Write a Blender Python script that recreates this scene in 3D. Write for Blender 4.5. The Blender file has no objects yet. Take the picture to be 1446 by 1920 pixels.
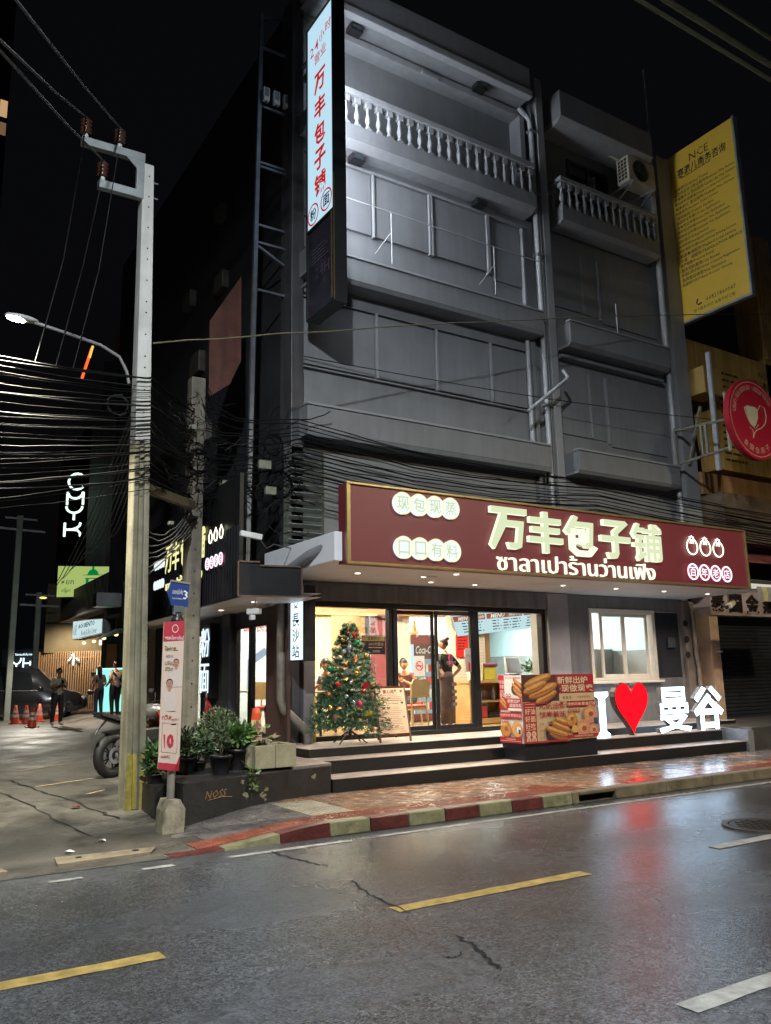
import bpy, bmesh, math, random
from mathutils import Vector, Matrix, noise as mnoise
random.seed(11)
PI = math.pi
scene = bpy.context.scene
COL = scene.collection

# ------------------------------------------------------------------ camera
cam_d = bpy.data.cameras.new("camera")
cam_d.sensor_fit = 'HORIZONTAL'; cam_d.sensor_width = 36.0
cam_d.lens = 36.0 * 1556.64 / 1446.0
cam_d.clip_start = 0.05; cam_d.clip_end = 600
cam = bpy.data.objects.new("camera", cam_d); COL.objects.link(cam)
cam.matrix_world = Matrix(((0.84597548, -0.08826833, -0.52586518, 0.0),
                           (-0.53288509, -0.17499468, -0.82789513, 0.0),
                           (-0.01894669, 0.98060469, -0.19507809, 1.6),
                           (0, 0, 0, 1)))
scene.camera = cam

# ------------------------------------------------------------------ night sky, faint moon, exposure
world = bpy.data.worlds.new("World"); scene.world = world; world.use_nodes = True
wn = world.node_tree.nodes; wl = world.node_tree.links; wn.clear()
w_out = wn.new('ShaderNodeOutputWorld'); w_bg = wn.new('ShaderNodeBackground')
w_sky = wn.new('ShaderNodeTexSky'); w_sky.sky_type = 'NISHITA'; w_sky.sun_disc = False
w_sky.sun_elevation = math.radians(-4.0); w_sky.sun_rotation = math.radians(200)
w_bg.inputs[1].default_value = 0.05
w_glow = wn.new('ShaderNodeBackground'); w_glow.inputs[0].default_value = (0.75, 0.8, 1.0, 1); w_glow.inputs[1].default_value = 0.0022
w_add = wn.new('ShaderNodeAddShader')
wl.new(w_sky.outputs[0], w_bg.inputs[0]); wl.new(w_bg.outputs[0], w_add.inputs[0]); wl.new(w_glow.outputs[0], w_add.inputs[1])
wl.new(w_add.outputs[0], w_out.inputs[0])
moon_d = bpy.data.lights.new("moon", 'SUN'); moon_d.energy = 0.012; moon_d.angle = math.radians(0.5); moon_d.color = (0.85, 0.9, 1)
moon = bpy.data.objects.new("moon", moon_d); COL.objects.link(moon); moon.rotation_euler = (math.radians(40), 0, math.radians(-20)); moon.location = (0, 0, 40)
scene.view_settings.view_transform = 'Standard'; scene.view_settings.look = 'None'
scene.view_settings.exposure = 0.0; scene.view_settings.gamma = 1.0
scene.view_settings.use_curve_mapping = False
scene.render.engine = 'CYCLES'
scene.cycles.use_denoising = True
scene.cycles.max_bounces = 6; scene.cycles.transparent_max_bounces = 16
scene.cycles.diffuse_bounces = 3; scene.cycles.glossy_bounces = 3
scene.cycles.caustics_reflective = False; scene.cycles.caustics_refractive = False
scene.cycles.sample_clamp_indirect = 4.0

def lamp(kind, name, loc, power, color=(1, 1, 1), size=0.2, aim=None, angle=None, blend=0.4, parent=None, sy=None):
    d = bpy.data.lights.new(name, kind); d.energy = power; d.color = color
    if kind == 'AREA':
        d.size = size
        if sy: d.shape = 'RECTANGLE'; d.size_y = sy
    else:
        d.shadow_soft_size = size
    if kind == 'SPOT':
        d.spot_size = math.radians(angle or 120); d.spot_blend = blend
    o = bpy.data.objects.new(name, d); COL.objects.link(o); o.location = loc
    if aim is not None:
        o.rotation_euler = (Vector(aim) - Vector(loc)).to_track_quat('-Z', 'Y').to_euler()
    return o

# ------------------------------------------------------------------ helpers: materials
MATS = {}
def P(name, col, rough=0.6, metal=0.0, var=0.25, vs=3.0, bump=0.0, bs=40.0, streak=0.0, spec=0.5, coat=0.0, rvar=0.0, alpha=None, dirt=0.0):
    if name in MATS: return MATS[name]
    m = bpy.data.materials.new(name); m.use_nodes = True
    n = m.node_tree.nodes; l = m.node_tree.links
    b = n['Principled BSDF']; b.inputs['Metallic'].default_value = metal
    b.inputs['Specular IOR Level'].default_value = spec; b.inputs['Coat Weight'].default_value = coat
    g = n.new('ShaderNodeNewGeometry')
    nz = n.new('ShaderNodeTexNoise'); nz.inputs['Scale'].default_value = vs; nz.inputs['Detail'].default_value = 6; nz.inputs['Roughness'].default_value = 0.62
    l.new(g.outputs['Position'], nz.inputs['Vector'])
    mr = n.new('ShaderNodeMapRange'); mr.inputs[1].default_value = 0.28; mr.inputs[2].default_value = 0.72
    mr.inputs[3].default_value = 1 - var; mr.inputs[4].default_value = 1 + var * 0.6
    l.new(nz.outputs['Fac'], mr.inputs[0])
    val = mr.outputs[0]
    if streak:
        mp = n.new('ShaderNodeMapping'); mp.inputs['Scale'].default_value = (5.0, 5.0, 0.35)
        l.new(g.outputs['Position'], mp.inputs[0])
        n2 = n.new('ShaderNodeTexNoise'); n2.inputs['Scale'].default_value = 1.6; n2.inputs['Detail'].default_value = 5
        l.new(mp.outputs[0], n2.inputs['Vector'])
        m2 = n.new('ShaderNodeMapRange'); m2.inputs[1].default_value = 0.35; m2.inputs[2].default_value = 0.62
        m2.inputs[3].default_value = 1 - streak; m2.inputs[4].default_value = 1.0
        l.new(n2.outputs['Fac'], m2.inputs[0])
        mu = n.new('ShaderNodeMath'); mu.operation = 'MULTIPLY'; l.new(val, mu.inputs[0]); l.new(m2.outputs[0], mu.inputs[1]); val = mu.outputs[0]
    if dirt:
        n4 = n.new('ShaderNodeTexNoise'); n4.inputs['Scale'].default_value = 1.1; n4.inputs['Detail'].default_value = 8; n4.inputs['Roughness'].default_value = 0.7
        l.new(g.outputs['Position'], n4.inputs['Vector'])
        m4 = n.new('ShaderNodeMapRange'); m4.inputs[1].default_value = 0.5; m4.inputs[2].default_value = 0.62; m4.inputs[3].default_value = 1; m4.inputs[4].default_value = 1 - dirt
        l.new(n4.outputs['Fac'], m4.inputs[0])
        mu = n.new('ShaderNodeMath'); mu.operation = 'MULTIPLY'; l.new(val, mu.inputs[0]); l.new(m4.outputs[0], mu.inputs[1]); val = mu.outputs[0]
    vm = n.new('ShaderNodeVectorMath'); vm.operation = 'SCALE'; vm.inputs[0].default_value = col[:3]
    l.new(val, vm.inputs['Scale']); l.new(vm.outputs[0], b.inputs['Base Color'])
    if rvar:
        m3 = n.new('ShaderNodeMapRange'); m3.inputs[1].default_value = 0.3; m3.inputs[2].default_value = 0.7
        m3.inputs[3].default_value = max(0.03, rough - rvar); m3.inputs[4].default_value = min(1, rough + rvar)
        l.new(nz.outputs['Fac'], m3.inputs[0]); l.new(m3.outputs[0], b.inputs['Roughness'])
    else:
        b.inputs['Roughness'].default_value = rough
    if bump:
        n3 = n.new('ShaderNodeTexNoise'); n3.inputs['Scale'].default_value = bs; n3.inputs['Detail'].default_value = 4
        l.new(g.outputs['Position'], n3.inputs['Vector'])
        bp = n.new('ShaderNodeBump'); bp.inputs['Strength'].default_value = bump; bp.inputs['Distance'].default_value = 0.02
        l.new(n3.outputs['Fac'], bp.inputs['Height']); l.new(bp.outputs[0], b.inputs['Normal'])
    MATS[name] = m; return m

def E(name, col, strength=1.0):
    if name in MATS: return MATS[name]
    m = bpy.data.materials.new(name); m.use_nodes = True
    n = m.node_tree.nodes; l = m.node_tree.links; n.clear()
    o = n.new('ShaderNodeOutputMaterial'); e = n.new('ShaderNodeEmission')
    e.inputs[0].default_value = (*col[:3], 1); e.inputs[1].default_value = strength
    l.new(e.outputs[0], o.inputs[0]); MATS[name] = m; return m

def glass(name, tint=(0.95, 0.98, 0.97), refl=0.09, rough=0.0):
    if name in MATS: return MATS[name]
    m = bpy.data.materials.new(name); m.use_nodes = True
    n = m.node_tree.nodes; l = m.node_tree.links; n.clear()
    o = n.new('ShaderNodeOutputMaterial'); t = n.new('ShaderNodeBsdfTransparent'); t.inputs[0].default_value = (*tint, 1)
    g = n.new('ShaderNodeBsdfGlossy'); g.inputs['Roughness'].default_value = rough
    lw = n.new('ShaderNodeLayerWeight'); lw.inputs[0].default_value = 0.35
    mr = n.new('ShaderNodeMapRange'); mr.inputs[3].default_value = refl * 0.6; mr.inputs[4].default_value = 0.75
    mx = n.new('ShaderNodeMixShader')
    l.new(lw.outputs['Facing'], mr.inputs[0])
    pw = n.new('ShaderNodeMath'); pw.operation = 'POWER'; pw.inputs[1].default_value = 3.0
    l.new(lw.outputs['Facing'], pw.inputs[0]); l.new(pw.outputs[0], mr.inputs[0])
    l.new(mr.outputs[0], mx.inputs[0]); l.new(t.outputs[0], mx.inputs[1]); l.new(g.outputs[0], mx.inputs[2]); l.new(mx.outputs[0], o.inputs[0])
    MATS[name] = m; return m

def grid_mat(name, col, line, sx, sy, axis='XZ', gap=0.012, rough=0.25):
    """glazed wall tiles too small to pick apart: brick pattern with a bump at the joints"""
    if name in MATS: return MATS[name]
    m = bpy.data.materials.new(name); m.use_nodes = True
    n = m.node_tree.nodes; l = m.node_tree.links; b = n['Principled BSDF']; b.inputs['Roughness'].default_value = rough
    g = n.new('ShaderNodeNewGeometry'); sp = n.new('ShaderNodeSeparateXYZ'); cb = n.new('ShaderNodeCombineXYZ')
    l.new(g.outputs['Position'], sp.inputs[0]); l.new(sp.outputs[axis[0]], cb.inputs[0]); l.new(sp.outputs[axis[1]], cb.inputs[1])
    br = n.new('ShaderNodeTexBrick'); br.offset = 0.0; br.inputs['Scale'].default_value = 1.0
    br.inputs['Brick Width'].default_value = sx; br.inputs['Row Height'].default_value = sy; br.inputs['Mortar Size'].default_value = gap; br.inputs['Mortar Smooth'].default_value = 0.2
    br.inputs['Color1'].default_value = (*col, 1); br.inputs['Color2'].default_value = (*[c * 0.93 for c in col], 1); br.inputs['Mortar'].default_value = (*line, 1)
    l.new(cb.outputs[0], br.inputs['Vector']); l.new(br.outputs['Color'], b.inputs['Base Color'])
    bp = n.new('ShaderNodeBump'); bp.inputs['Strength'].default_value = 0.35; bp.inputs['Distance'].default_value = 0.004; bp.invert = True
    l.new(br.outputs['Fac'], bp.inputs['Height']); l.new(bp.outputs[0], b.inputs['Normal'])
    MATS[name] = m; return m

# ------------------------------------------------------------------ helpers: geometry
ORG = {}
def org_of(parent):
    return ORG.get(parent.name, Vector((0, 0, 0))) if parent else Vector((0, 0, 0))

def link(o, parent=None):
    COL.objects.link(o)
    if parent: o.parent = parent
    return o

def tag(o, label=None, cat=None, group=None, kind=None):
    if label: o['label'] = label
    if cat: o['category'] = cat
    if group: o['group'] = group
    if kind: o['kind'] = kind
    return o

def thing(name, label, cat, loc=(0, 0, 0), rz=0.0, group=None, local=False):
    o = bpy.data.objects.new(name, None); link(o); o.empty_display_size = 0.2
    o.location = loc; o.rotation_euler = (0, 0, rz)
    ORG[o.name] = Vector((0, 0, 0)) if local else Vector(loc)
    return tag(o, label, cat, group)

class MB:
    def __init__(s): s.v = []; s.f = []; s.mi = []; s.sm = []; s.m = 0; s.s = False
    def add(s, vs, fs, sm=None):
        k = len(s.v); s.v += [tuple(p) for p in vs]
        for f in fs: s.f.append([i + k for i in f]); s.mi.append(s.m); s.sm.append(s.s if sm is None else sm)
        return s
    def quad(s, a, b, c, d): return s.add([a, b, c, d], [(0, 1, 2, 3)])
    def poly(s, pts): return s.add(pts, [tuple(range(len(pts)))])
    def box(s, x0, y0, z0, x1, y1, z1):
        if x0 > x1: x0, x1 = x1, x0
        if y0 > y1: y0, y1 = y1, y0
        if z0 > z1: z0, z1 = z1, z0
        return s.add([(x0, y0, z0), (x1, y0, z0), (x1, y1, z0), (x0, y1, z0), (x0, y0, z1), (x1, y0, z1), (x1, y1, z1), (x0, y1, z1)],
                     [(0, 3, 2, 1), (4, 5, 6, 7), (0, 1, 5, 4), (1, 2, 6, 5), (2, 3, 7, 6), (3, 0, 4, 7)])
    def obox(s, c, size, M=None):
        hx, hy, hz = size[0] / 2, size[1] / 2, size[2] / 2; M = M or Matrix.Identity(3); c = Vector(c)
        vs = [c + M @ Vector((x * hx, y * hy, z * hz)) for z in (-1, 1) for y in (-1, 1) for x in (-1, 1)]
        return s.add(vs, [(0, 2, 3, 1), (4, 5, 7, 6), (0, 1, 5, 4), (1, 3, 7, 5), (3, 2, 6, 7), (2, 0, 4, 6)])
    def bar(s, a, b, w, h=None):
        a = Vector(a); b = Vector(b); d = b - a; h = h or w
        M = d.to_track_quat('Z', 'Y').to_matrix()
        return s.obox((a + b) / 2, (w, h, d.length), M)
    def cyl(s, a, b, r0, r1=None, n=12, caps=True):
        a = Vector(a); b = Vector(b); r1 = r0 if r1 is None else r1
        M = (b - a).to_track_quat('Z', 'Y').to_matrix(); vs = []; fs = []
        for p, r in ((a, r0), (b, r1)):
            for i in range(n): t = 2 * PI * i / n; vs.append(p + M @ Vector((r * math.cos(t), r * math.sin(t), 0)))
        fs = [(i, (i + 1) % n, n + (i + 1) % n, n + i) for i in range(n)]
        s.add(vs, fs, True)
        if caps: s.add(vs[:n], [tuple(range(n - 1, -1, -1))], False); s.add(vs[n:], [tuple(range(n))], False)
        return s
    def tube(s, pts, r, n=6, closed=False, caps=True):
        pts = [Vector(p) for p in pts]; N = len(pts); vs = []; up = None
        for i, p in enumerate(pts):
            if closed: d = pts[(i + 1) % N] - pts[i - 1]
            else: d = pts[min(i + 1, N - 1)] - pts[max(i - 1, 0)]
            if d.length < 1e-9: d = Vector((0, 0, 1))
            d.normalize()
            if up is None:
                up = Vector((0, 0, 1)) if abs(d.z) < 0.9 else Vector((0, 1, 0))
            x = d.cross(up)
            if x.length < 1e-4: x = d.orthogonal()
            x.normalize(); y = x.cross(d).normalized(); up = y
            rr = r[i] if isinstance(r, (list, tuple)) else r
            for k in range(n): t = 2 * PI * k / n; vs.append(p + x * (rr * math.cos(t)) + y * (rr * math.sin(t)))
        fs = []
        for i in range(N if closed else N - 1):
            j = (i + 1) % N
            for k in range(n): fs.append((i * n + k, j * n + k, j * n + (k + 1) % n, i * n + (k + 1) % n))
        s.add(vs, fs, True)
        if caps and not closed: s.add(vs[:n], [tuple(range(n - 1, -1, -1))], False); s.add(vs[-n:], [tuple(range(n))], False)
        return s
    def lathe(s, prof, c=(0, 0, 0), n=16, M=None):
        c = Vector(c); M = M or Matrix.Identity(3); vs = []
        for r, z in prof:
            for k in range(n): t = 2 * PI * k / n; vs.append(c + M @ Vector((r * math.cos(t), r * math.sin(t), z)))
        fs = []
        for i in range(len(prof) - 1):
            for k in range(n): fs.append((i * n + k, i * n + (k + 1) % n, (i + 1) * n + (k + 1) % n, (i + 1) * n + k))
        s.add(vs, fs, True)
        if prof[0][0] > 1e-4: s.add(vs[:n], [tuple(range(n - 1, -1, -1))], False)
        if prof[-1][0] > 1e-4: s.add(vs[-n:], [tuple(range(n))], False)
        return s
    def ball(s, c, r, n=12, m=8, M=None):
        r = (r, r, r) if not isinstance(r, (tuple, list)) else r
        M = M or Matrix.Identity(3); c = Vector(c); vs = []; fs = []
        for i in range(m + 1):
            t = PI * i / m
            for k in range(n):
                a = 2 * PI * k / n; vs.append(c + M @ Vector((r[0] * math.sin(t) * math.cos(a), r[1] * math.sin(t) * math.sin(a), r[2] * math.cos(t))))
        for i in range(m):
            for k in range(n): fs.append((i * n + k, (i + 1) * n + k, (i + 1) * n + (k + 1) % n, i * n + (k + 1) % n))
        return s.add(vs, fs, True)
    def torus(s, c, R, r, M=None, n=24, k=10):
        M = M or Matrix.Identity(3); c = Vector(c); vs = []; fs = []
        for i in range(n):
            a = 2 * PI * i / n
            for j in range(k):
                b = 2 * PI * j / k; vs.append(c + M @ Vector(((R + r * math.cos(b)) * math.cos(a), (R + r * math.cos(b)) * math.sin(a), r * math.sin(b))))
        for i in range(n):
            for j in range(k): fs.append((i * k + j, ((i + 1) % n) * k + j, ((i + 1) % n) * k + (j + 1) % k, i * k + (j + 1) % k))
        return s.add(vs, fs, True)
    def prism(s, pts, off):
        """pts: planar 3-D outline, extruded by the vector off"""
        n = len(pts); a = [Vector(p) for p in pts]; b = [p + Vector(off) for p in a]
        s.add(a, [tuple(range(n - 1, -1, -1))], False); s.add(b, [tuple(range(n))], False)
        s.add(a + b, [(i, (i + 1) % n, n + (i + 1) % n, n + i) for i in range(n)], False)
        return s
    def build(s, name, mats, parent=None, bev=0.0, origin=None, label=None, cat=None, group=None, kind=None, flip=False, sub=0):
        me = bpy.data.meshes.new(name); o0 = Vector(origin) if origin is not None else org_of(parent)
        me.from_pydata([(x - o0.x, y - o0.y, z - o0.z) for x, y, z in s.v], [], s.f)
        if not isinstance(mats, (list, tuple)): mats = [mats]
        for m in mats: me.materials.append(m)
        me.polygons.foreach_set('material_index', s.mi); me.polygons.foreach_set('use_smooth', s.sm)
        bm = bmesh.new(); bm.from_mesh(me); bmesh.ops.recalc_face_normals(bm, faces=bm.faces); bm.to_mesh(me); bm.free()
        me.update()
        o = bpy.data.objects.new(name, me); link(o, parent)
        if origin is not None: o.location = o0
        ORG[o.name] = o0
        if bev:
            b = o.modifiers.new('bevel', 'BEVEL'); b.width = bev; b.segments = 2; b.limit_method = 'ANGLE'; b.angle_limit = math.radians(50)
        if sub:
            b = o.modifiers.new('sub', 'SUBSURF'); b.levels = sub; b.render_levels = sub
        return tag(o, label, cat, group, kind)

def copy_tree(o, parent=None, loc=None, rz=None, label=None):
    c = o.copy(); COL.objects.link(c)
    if parent: c.parent = parent
    if loc is not None: c.location = loc
    if rz is not None: c.rotation_euler[2] = rz
    if label: c['label'] = label
    for ch in o.children: copy_tree(ch, c)
    return c

def share(me_obj, name, parent, loc, rot=None, scale=None, mat=None):
    """another object on the same mesh data (a repeated part)"""
    c = bpy.data.objects.new(name, me_obj.data); link(c, parent)
    c.location = Vector(loc) - org_of(parent)
    if rot: c.rotation_euler = rot
    if scale: c.scale = scale
    return c

# ------------------------------------------------------------------ helpers: lettering
_TC = {}
def glyphs(s, depth=0.0, off=0.0, res=2, space=1.0, shear=0.0):
    key = (s, depth, off, res, space, shear)
    if key in _TC: return _TC[key]
    cu = bpy.data.curves.new("lettering", 'FONT'); cu.body = s; cu.size = 1.0; cu.extrude = depth; cu.offset = off
    cu.resolution_u = res; cu.space_character = space; cu.shear = shear; cu.fill_mode = 'BOTH'
    o = bpy.data.objects.new("lettering", cu); COL.objects.link(o)
    bpy.context.view_layer.update()
    me = bpy.data.meshes.new_from_object(o.evaluated_get(bpy.context.evaluated_depsgraph_get()))
    vs = [v.co.copy() for v in me.vertices]; fs = [tuple(p.vertices) for p in me.polygons]
    bpy.data.objects.remove(o); bpy.data.curves.remove(cu); bpy.data.meshes.remove(me)
    xs = [v.x for v in vs] or [0, 1]; ys = [v.y for v in vs] or [0, 1]
    _TC[key] = (vs, fs, min(xs), max(xs), min(ys), max(ys)); return _TC[key]

def put_text(mb, s, c, xd, yd, h=None, w=None, depth=0.0, off=0.0, res=2, align='c', space=1.0, shear=0.0, maxw=None):
    """write s into mb, centred (or left aligned) on point c, along unit directions xd, yd; h/w in metres"""
    vs, fs, x0, x1, y0, y1 = glyphs(s, 0.5 if depth else 0.0, off, res, space, shear)
    c = Vector(c); xd = Vector(xd).normalized(); yd = Vector(yd).normalized(); nd = xd.cross(yd)
    bw = max(x1 - x0, 1e-6); bh = max(y1 - y0, 1e-6)
    if h and w: sx = w / bw; sy = h / bh
    elif h: sx = sy = h / bh
    else: sx = sy = w / bw
    if maxw and bw * sx > maxw: sx = maxw / bw
    cx = (x0 + x1) / 2 if align == 'c' else x0; cy = (y0 + y1) / 2
    mb.add([c + xd * ((v.x - cx) * sx) + yd * ((v.y - cy) * sy) + nd * (depth * (v.z + (0.5 if depth else 0))) for v in vs], fs, False)
    return mb

def fake_lines(mb, c, xd, yd, w, n, pitch, h, seed=0):
    """rows of print too small to read: short dashes on one sheet"""
    r = random.Random(seed); c = Vector(c); xd = Vector(xd); yd = Vector(yd)
    for i in range(n):
        x = 0.0; end = w * r.uniform(0.72, 1.0)
        while x < end:
            l = r.uniform(0.02, 0.07) * max(1, h / 0.012); l = min(l, end - x)
            a = c + xd * x - yd * (i * pitch)
            mb.quad(a, a + xd * l, a + xd * l + yd * h, a + yd * h); x += l + h * 0.7
    return mb

X3 = Vector((1, 0, 0)); Y3 = Vector((0, 1, 0)); Z3 = Vector((0, 0, 1))
def ring(mb, c, xd, yd, r0, r1, n=32, ry=1.0, depth=0.0):
    c = Vector(c); xd = Vector(xd); yd = Vector(yd); nd = xd.cross(yd).normalized()
    a = [c + xd * (r0 * math.cos(2 * PI * i / n)) + yd * (r0 * ry * math.sin(2 * PI * i / n)) for i in range(n)]
    b = [c + xd * (r1 * math.cos(2 * PI * i / n)) + yd * (r1 * ry * math.sin(2 * PI * i / n)) for i in range(n)]
    k = nd * depth
    mb.add([p + k for p in a] + [p + k for p in b], [(i, (i + 1) % n, n + (i + 1) % n, n + i) for i in range(n)])
    if depth:
        mb.add(b + [p + k for p in b], [(i, (i + 1) % n, n + (i + 1) % n, n + i) for i in range(n)])
        mb.add(a + [p + k for p in a], [(i, (i + 1) % n, n + (i + 1) % n, n + i) for i in range(n)])
    return mb
def disc(mb, c, xd, yd, r, n=28, ry=1.0, depth=0.0):
    c = Vector(c); xd = Vector(xd); yd = Vector(yd); nd = xd.cross(yd).normalized()
    a = [c + xd * (r * math.cos(2 * PI * i / n)) + yd * (r * ry * math.sin(2 * PI * i / n)) for i in range(n)]
    if depth: mb.prism(a, nd * depth)
    else: mb.poly(a)
    return mb
def heart_pts(c, xd, yd, w, h, n=40):
    c = Vector(c); xd = Vector(xd); yd = Vector(yd); out = []
    for i in range(n):
        t = 2 * PI * i / n
        x = math.sin(t) ** 3; y = (13 * math.cos(t) - 5 * math.cos(2 * t) - 2 * math.cos(3 * t) - math.cos(4 * t) + 2.5) / 15.0
        out.append(c + xd * (x * w / 2) + yd * (y * h / 1.93))
    return out
def catenary(a, b, sag, n=14, wob=0.0, r=None):
    a = Vector(a); b = Vector(b); r = r or random
    return [a.lerp(b, i / n) - Vector((0, 0, sag * 4 * (i / n) * (1 - i / n))) + Vector((0, r.uniform(-wob, wob), r.uniform(-wob, wob))) * (0 if i in (0, n) else 1) for i in range(n + 1)]

# ================================================================== LARGE LAMPS OF THE PLACE (street lamps on the camera's side of the road)
def street_lamp(x, y, h, aim_x, aim_y, power, color, label, name="street_lamp", tilt=(0, 0)):
    t = thing(name, label, "street lamp", (x, y, 0))
    pole = P("lamp_pole_paint", (0.25, 0.26, 0.27), 0.45, 0.6)
    m = MB(); m.cyl((x, y, 0), (x, y, 0.25), 0.16); m.cyl((x, y, 0.25), (x, y, h - 0.6), 0.09, 0.06)
    m.build("pole", pole, t)
    dx, dy = aim_x - x, aim_y - y
    m = MB(); m.tube([(x, y, h - 0.7), (x + dx * .1, y + dy * .1, h - .25), (x + dx * .4, y + dy * .4, h - .03), (x + dx, y + dy, h + .05)], 0.035, 8); m.build("arm", pole, t)
    hp = Vector((aim_x, aim_y, h + .02))
    m = MB(); m.obox(hp + Vector((0, 0, .05)), (.34, .7, .1)); m.build("lamp_head", pole, t, bev=.03)
    m = MB(); m.box(hp.x - .13, hp.y - .28, hp.z - .012, hp.x + .13, hp.y + .28, hp.z - .002); m.build("lens", E("lens_" + label[:12], color, 9.0), t)
    lamp('SPOT', "street_lamp_light", (hp.x, hp.y, hp.z - .05), power, color, .22, (hp.x + tilt[0], hp.y + tilt[1], 0), 168, .5)
    return t

street_lamp(-2.2, -3.4, 10.8, -1.2, -.6, 12000, (0.9, .96, 1.0), "tall grey street lamp behind the near kerb of the road", tilt=(.9, 1.8))
street_lamp(13.5, -3.4, 9.4, 13.0, -.6, 6000, (1.0, .88, .6), "tall grey street lamp farther right on the near side of the road")

# ================================================================== GROUND, ROAD, PAVEMENT
def asphalt():
    m = bpy.data.materials.new("wet_asphalt"); m.use_nodes = True
    n = m.node_tree.nodes; l = m.node_tree.links; b = n['Principled BSDF']
    g = n.new('ShaderNodeNewGeometry')
    def nz(scale, det=5, rough=.6):
        t = n.new('ShaderNodeTexNoise'); t.inputs['Scale'].default_value = scale; t.inputs['Detail'].default_value = det; t.inputs['Roughness'].default_value = rough
        l.new(g.outputs['Position'], t.inputs['Vector']); return t
    def rng(src, a, b_, c, d):
        r = n.new('ShaderNodeMapRange'); r.inputs[1].default_value = a; r.inputs[2].default_value = b_; r.inputs[3].default_value = c; r.inputs[4].default_value = d
        l.new(src, r.inputs[0]); return r.outputs[0]
    big = nz(.55, 6, .65); fine = nz(95, 3, .7); mid = nz(7, 6, .7)
    # worn wheel tracks run along the road (world X), smooth; rougher stone shows between and towards the camera
    sp = n.new('ShaderNodeSeparateXYZ'); l.new(g.outputs['Position'], sp.inputs[0])
    wv = n.new('ShaderNodeMath'); wv.operation = 'SINE'
    ym = n.new('ShaderNodeMath'); ym.operation = 'MULTIPLY'; ym.inputs[1].default_value = 3.4; l.new(sp.outputs['Y'], ym.inputs[0]); l.new(ym.outputs[0], wv.inputs[0])
    v = n.new('ShaderNodeTexVoronoi'); v.inputs['Scale'].default_value = 75; l.new(g.outputs['Position'], v.inputs['Vector'])
    v2 = n.new('ShaderNodeTexVoronoi'); v2.inputs['Scale'].default_value = 62; l.new(g.outputs['Position'], v2.inputs['Vector'])
    sx = n.new('ShaderNodeSeparateXYZ'); l.new(v2.outputs['Color'], sx.inputs[0])
    spk = n.new('ShaderNodeMath'); spk.operation = 'MULTIPLY'; l.new(rng(sx.outputs[0], 0, 1, .5, 1.5), spk.inputs[0]); l.new(rng(fine.outputs['Fac'], .3, .7, .5, 1.55), spk.inputs[1])
    col = n.new('ShaderNodeMath'); col.operation = 'MULTIPLY'; l.new(spk.outputs[0], col.inputs[0]); l.new(rng(mid.outputs['Fac'], .3, .7, .72, 1.2), col.inputs[1])
    c2 = n.new('ShaderNodeMath'); c2.operation = 'MULTIPLY'; l.new(col.outputs[0], c2.inputs[0]); l.new(rng(big.outputs['Fac'], .33, .67, .6, 1.3), c2.inputs[1])
    vm = n.new('ShaderNodeVectorMath'); vm.operation = 'SCALE'; vm.inputs[0].default_value = (.068, .073, .082); l.new(c2.outputs[0], vm.inputs['Scale'])
    l.new(vm.outputs[0], b.inputs['Base Color'])
    ra = n.new('ShaderNodeMath'); ra.operation = 'ADD'; l.new(rng(big.outputs['Fac'], .35, .65, .14, .3), ra.inputs[0]); l.new(rng(wv.outputs[0], -1, 1, -.05, .07), ra.inputs[1])
    l.new(ra.outputs[0], b.inputs['Roughness'])
    b.inputs['Specular IOR Level'].default_value = .5
    ad = n.new('ShaderNodeMath'); ad.operation = 'ADD'; l.new(fine.outputs['Fac'], ad.inputs[0]); l.new(v.outputs['Distance'], ad.inputs[1])
    bp = n.new('ShaderNodeBump'); bp.inputs['Strength'].default_value = .28; bp.inputs['Distance'].default_value = .006
    l.new(ad.outputs[0], bp.inputs['Height']); l.new(bp.outputs[0], b.inputs['Normal'])
    return m
ASPHALT = asphalt()
CONC = P("old_concrete", (.2, .19, .17), .75, 0, .35, 1.8, .5, 30, dirt=.35)
CONC_SOI = P("lane_concrete", (.1, .094, .08), .5, 0, .55, 1.3, .5, 30, dirt=.55, rvar=.2)
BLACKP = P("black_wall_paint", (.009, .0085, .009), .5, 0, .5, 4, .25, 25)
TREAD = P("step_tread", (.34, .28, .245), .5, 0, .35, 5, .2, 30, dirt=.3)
LINE_Y = P("worn_yellow_line", (.46, .32, .1), .5, 0, .55, 9, .2, 60)
LINE_W = P("worn_white_line", (.34, .34, .33), .5, 0, .5, 9, .2, 60, dirt=.45)
STONE_R = P("kerb_red_paint", (.1, .02, .018), .4, 0, .5, 6, .4, 22, dirt=.5)
STONE_W = P("kerb_dirty_white_paint", (.2, .19, .105), .5, 0, .5, 6, .4, 22, dirt=.55)
STONE_C = P("kerb_mossy_concrete", (.15, .12, .075), .6, 0, .5, 5, .4, 22, dirt=.4)

MB().add([(-120, -60, 0), (160, -60, 0), (160, 7.94, 0), (-120, 7.94, 0)], [(0, 1, 2, 3)]).build("road", ASPHALT, kind='structure')
MB().add([(-160, -80, -.12), (200, -80, -.12), (200, 200, -.12), (-160, 200, -.12)], [(0, 1, 2, 3)]).build("ground", CONC, kind='structure')

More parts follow.
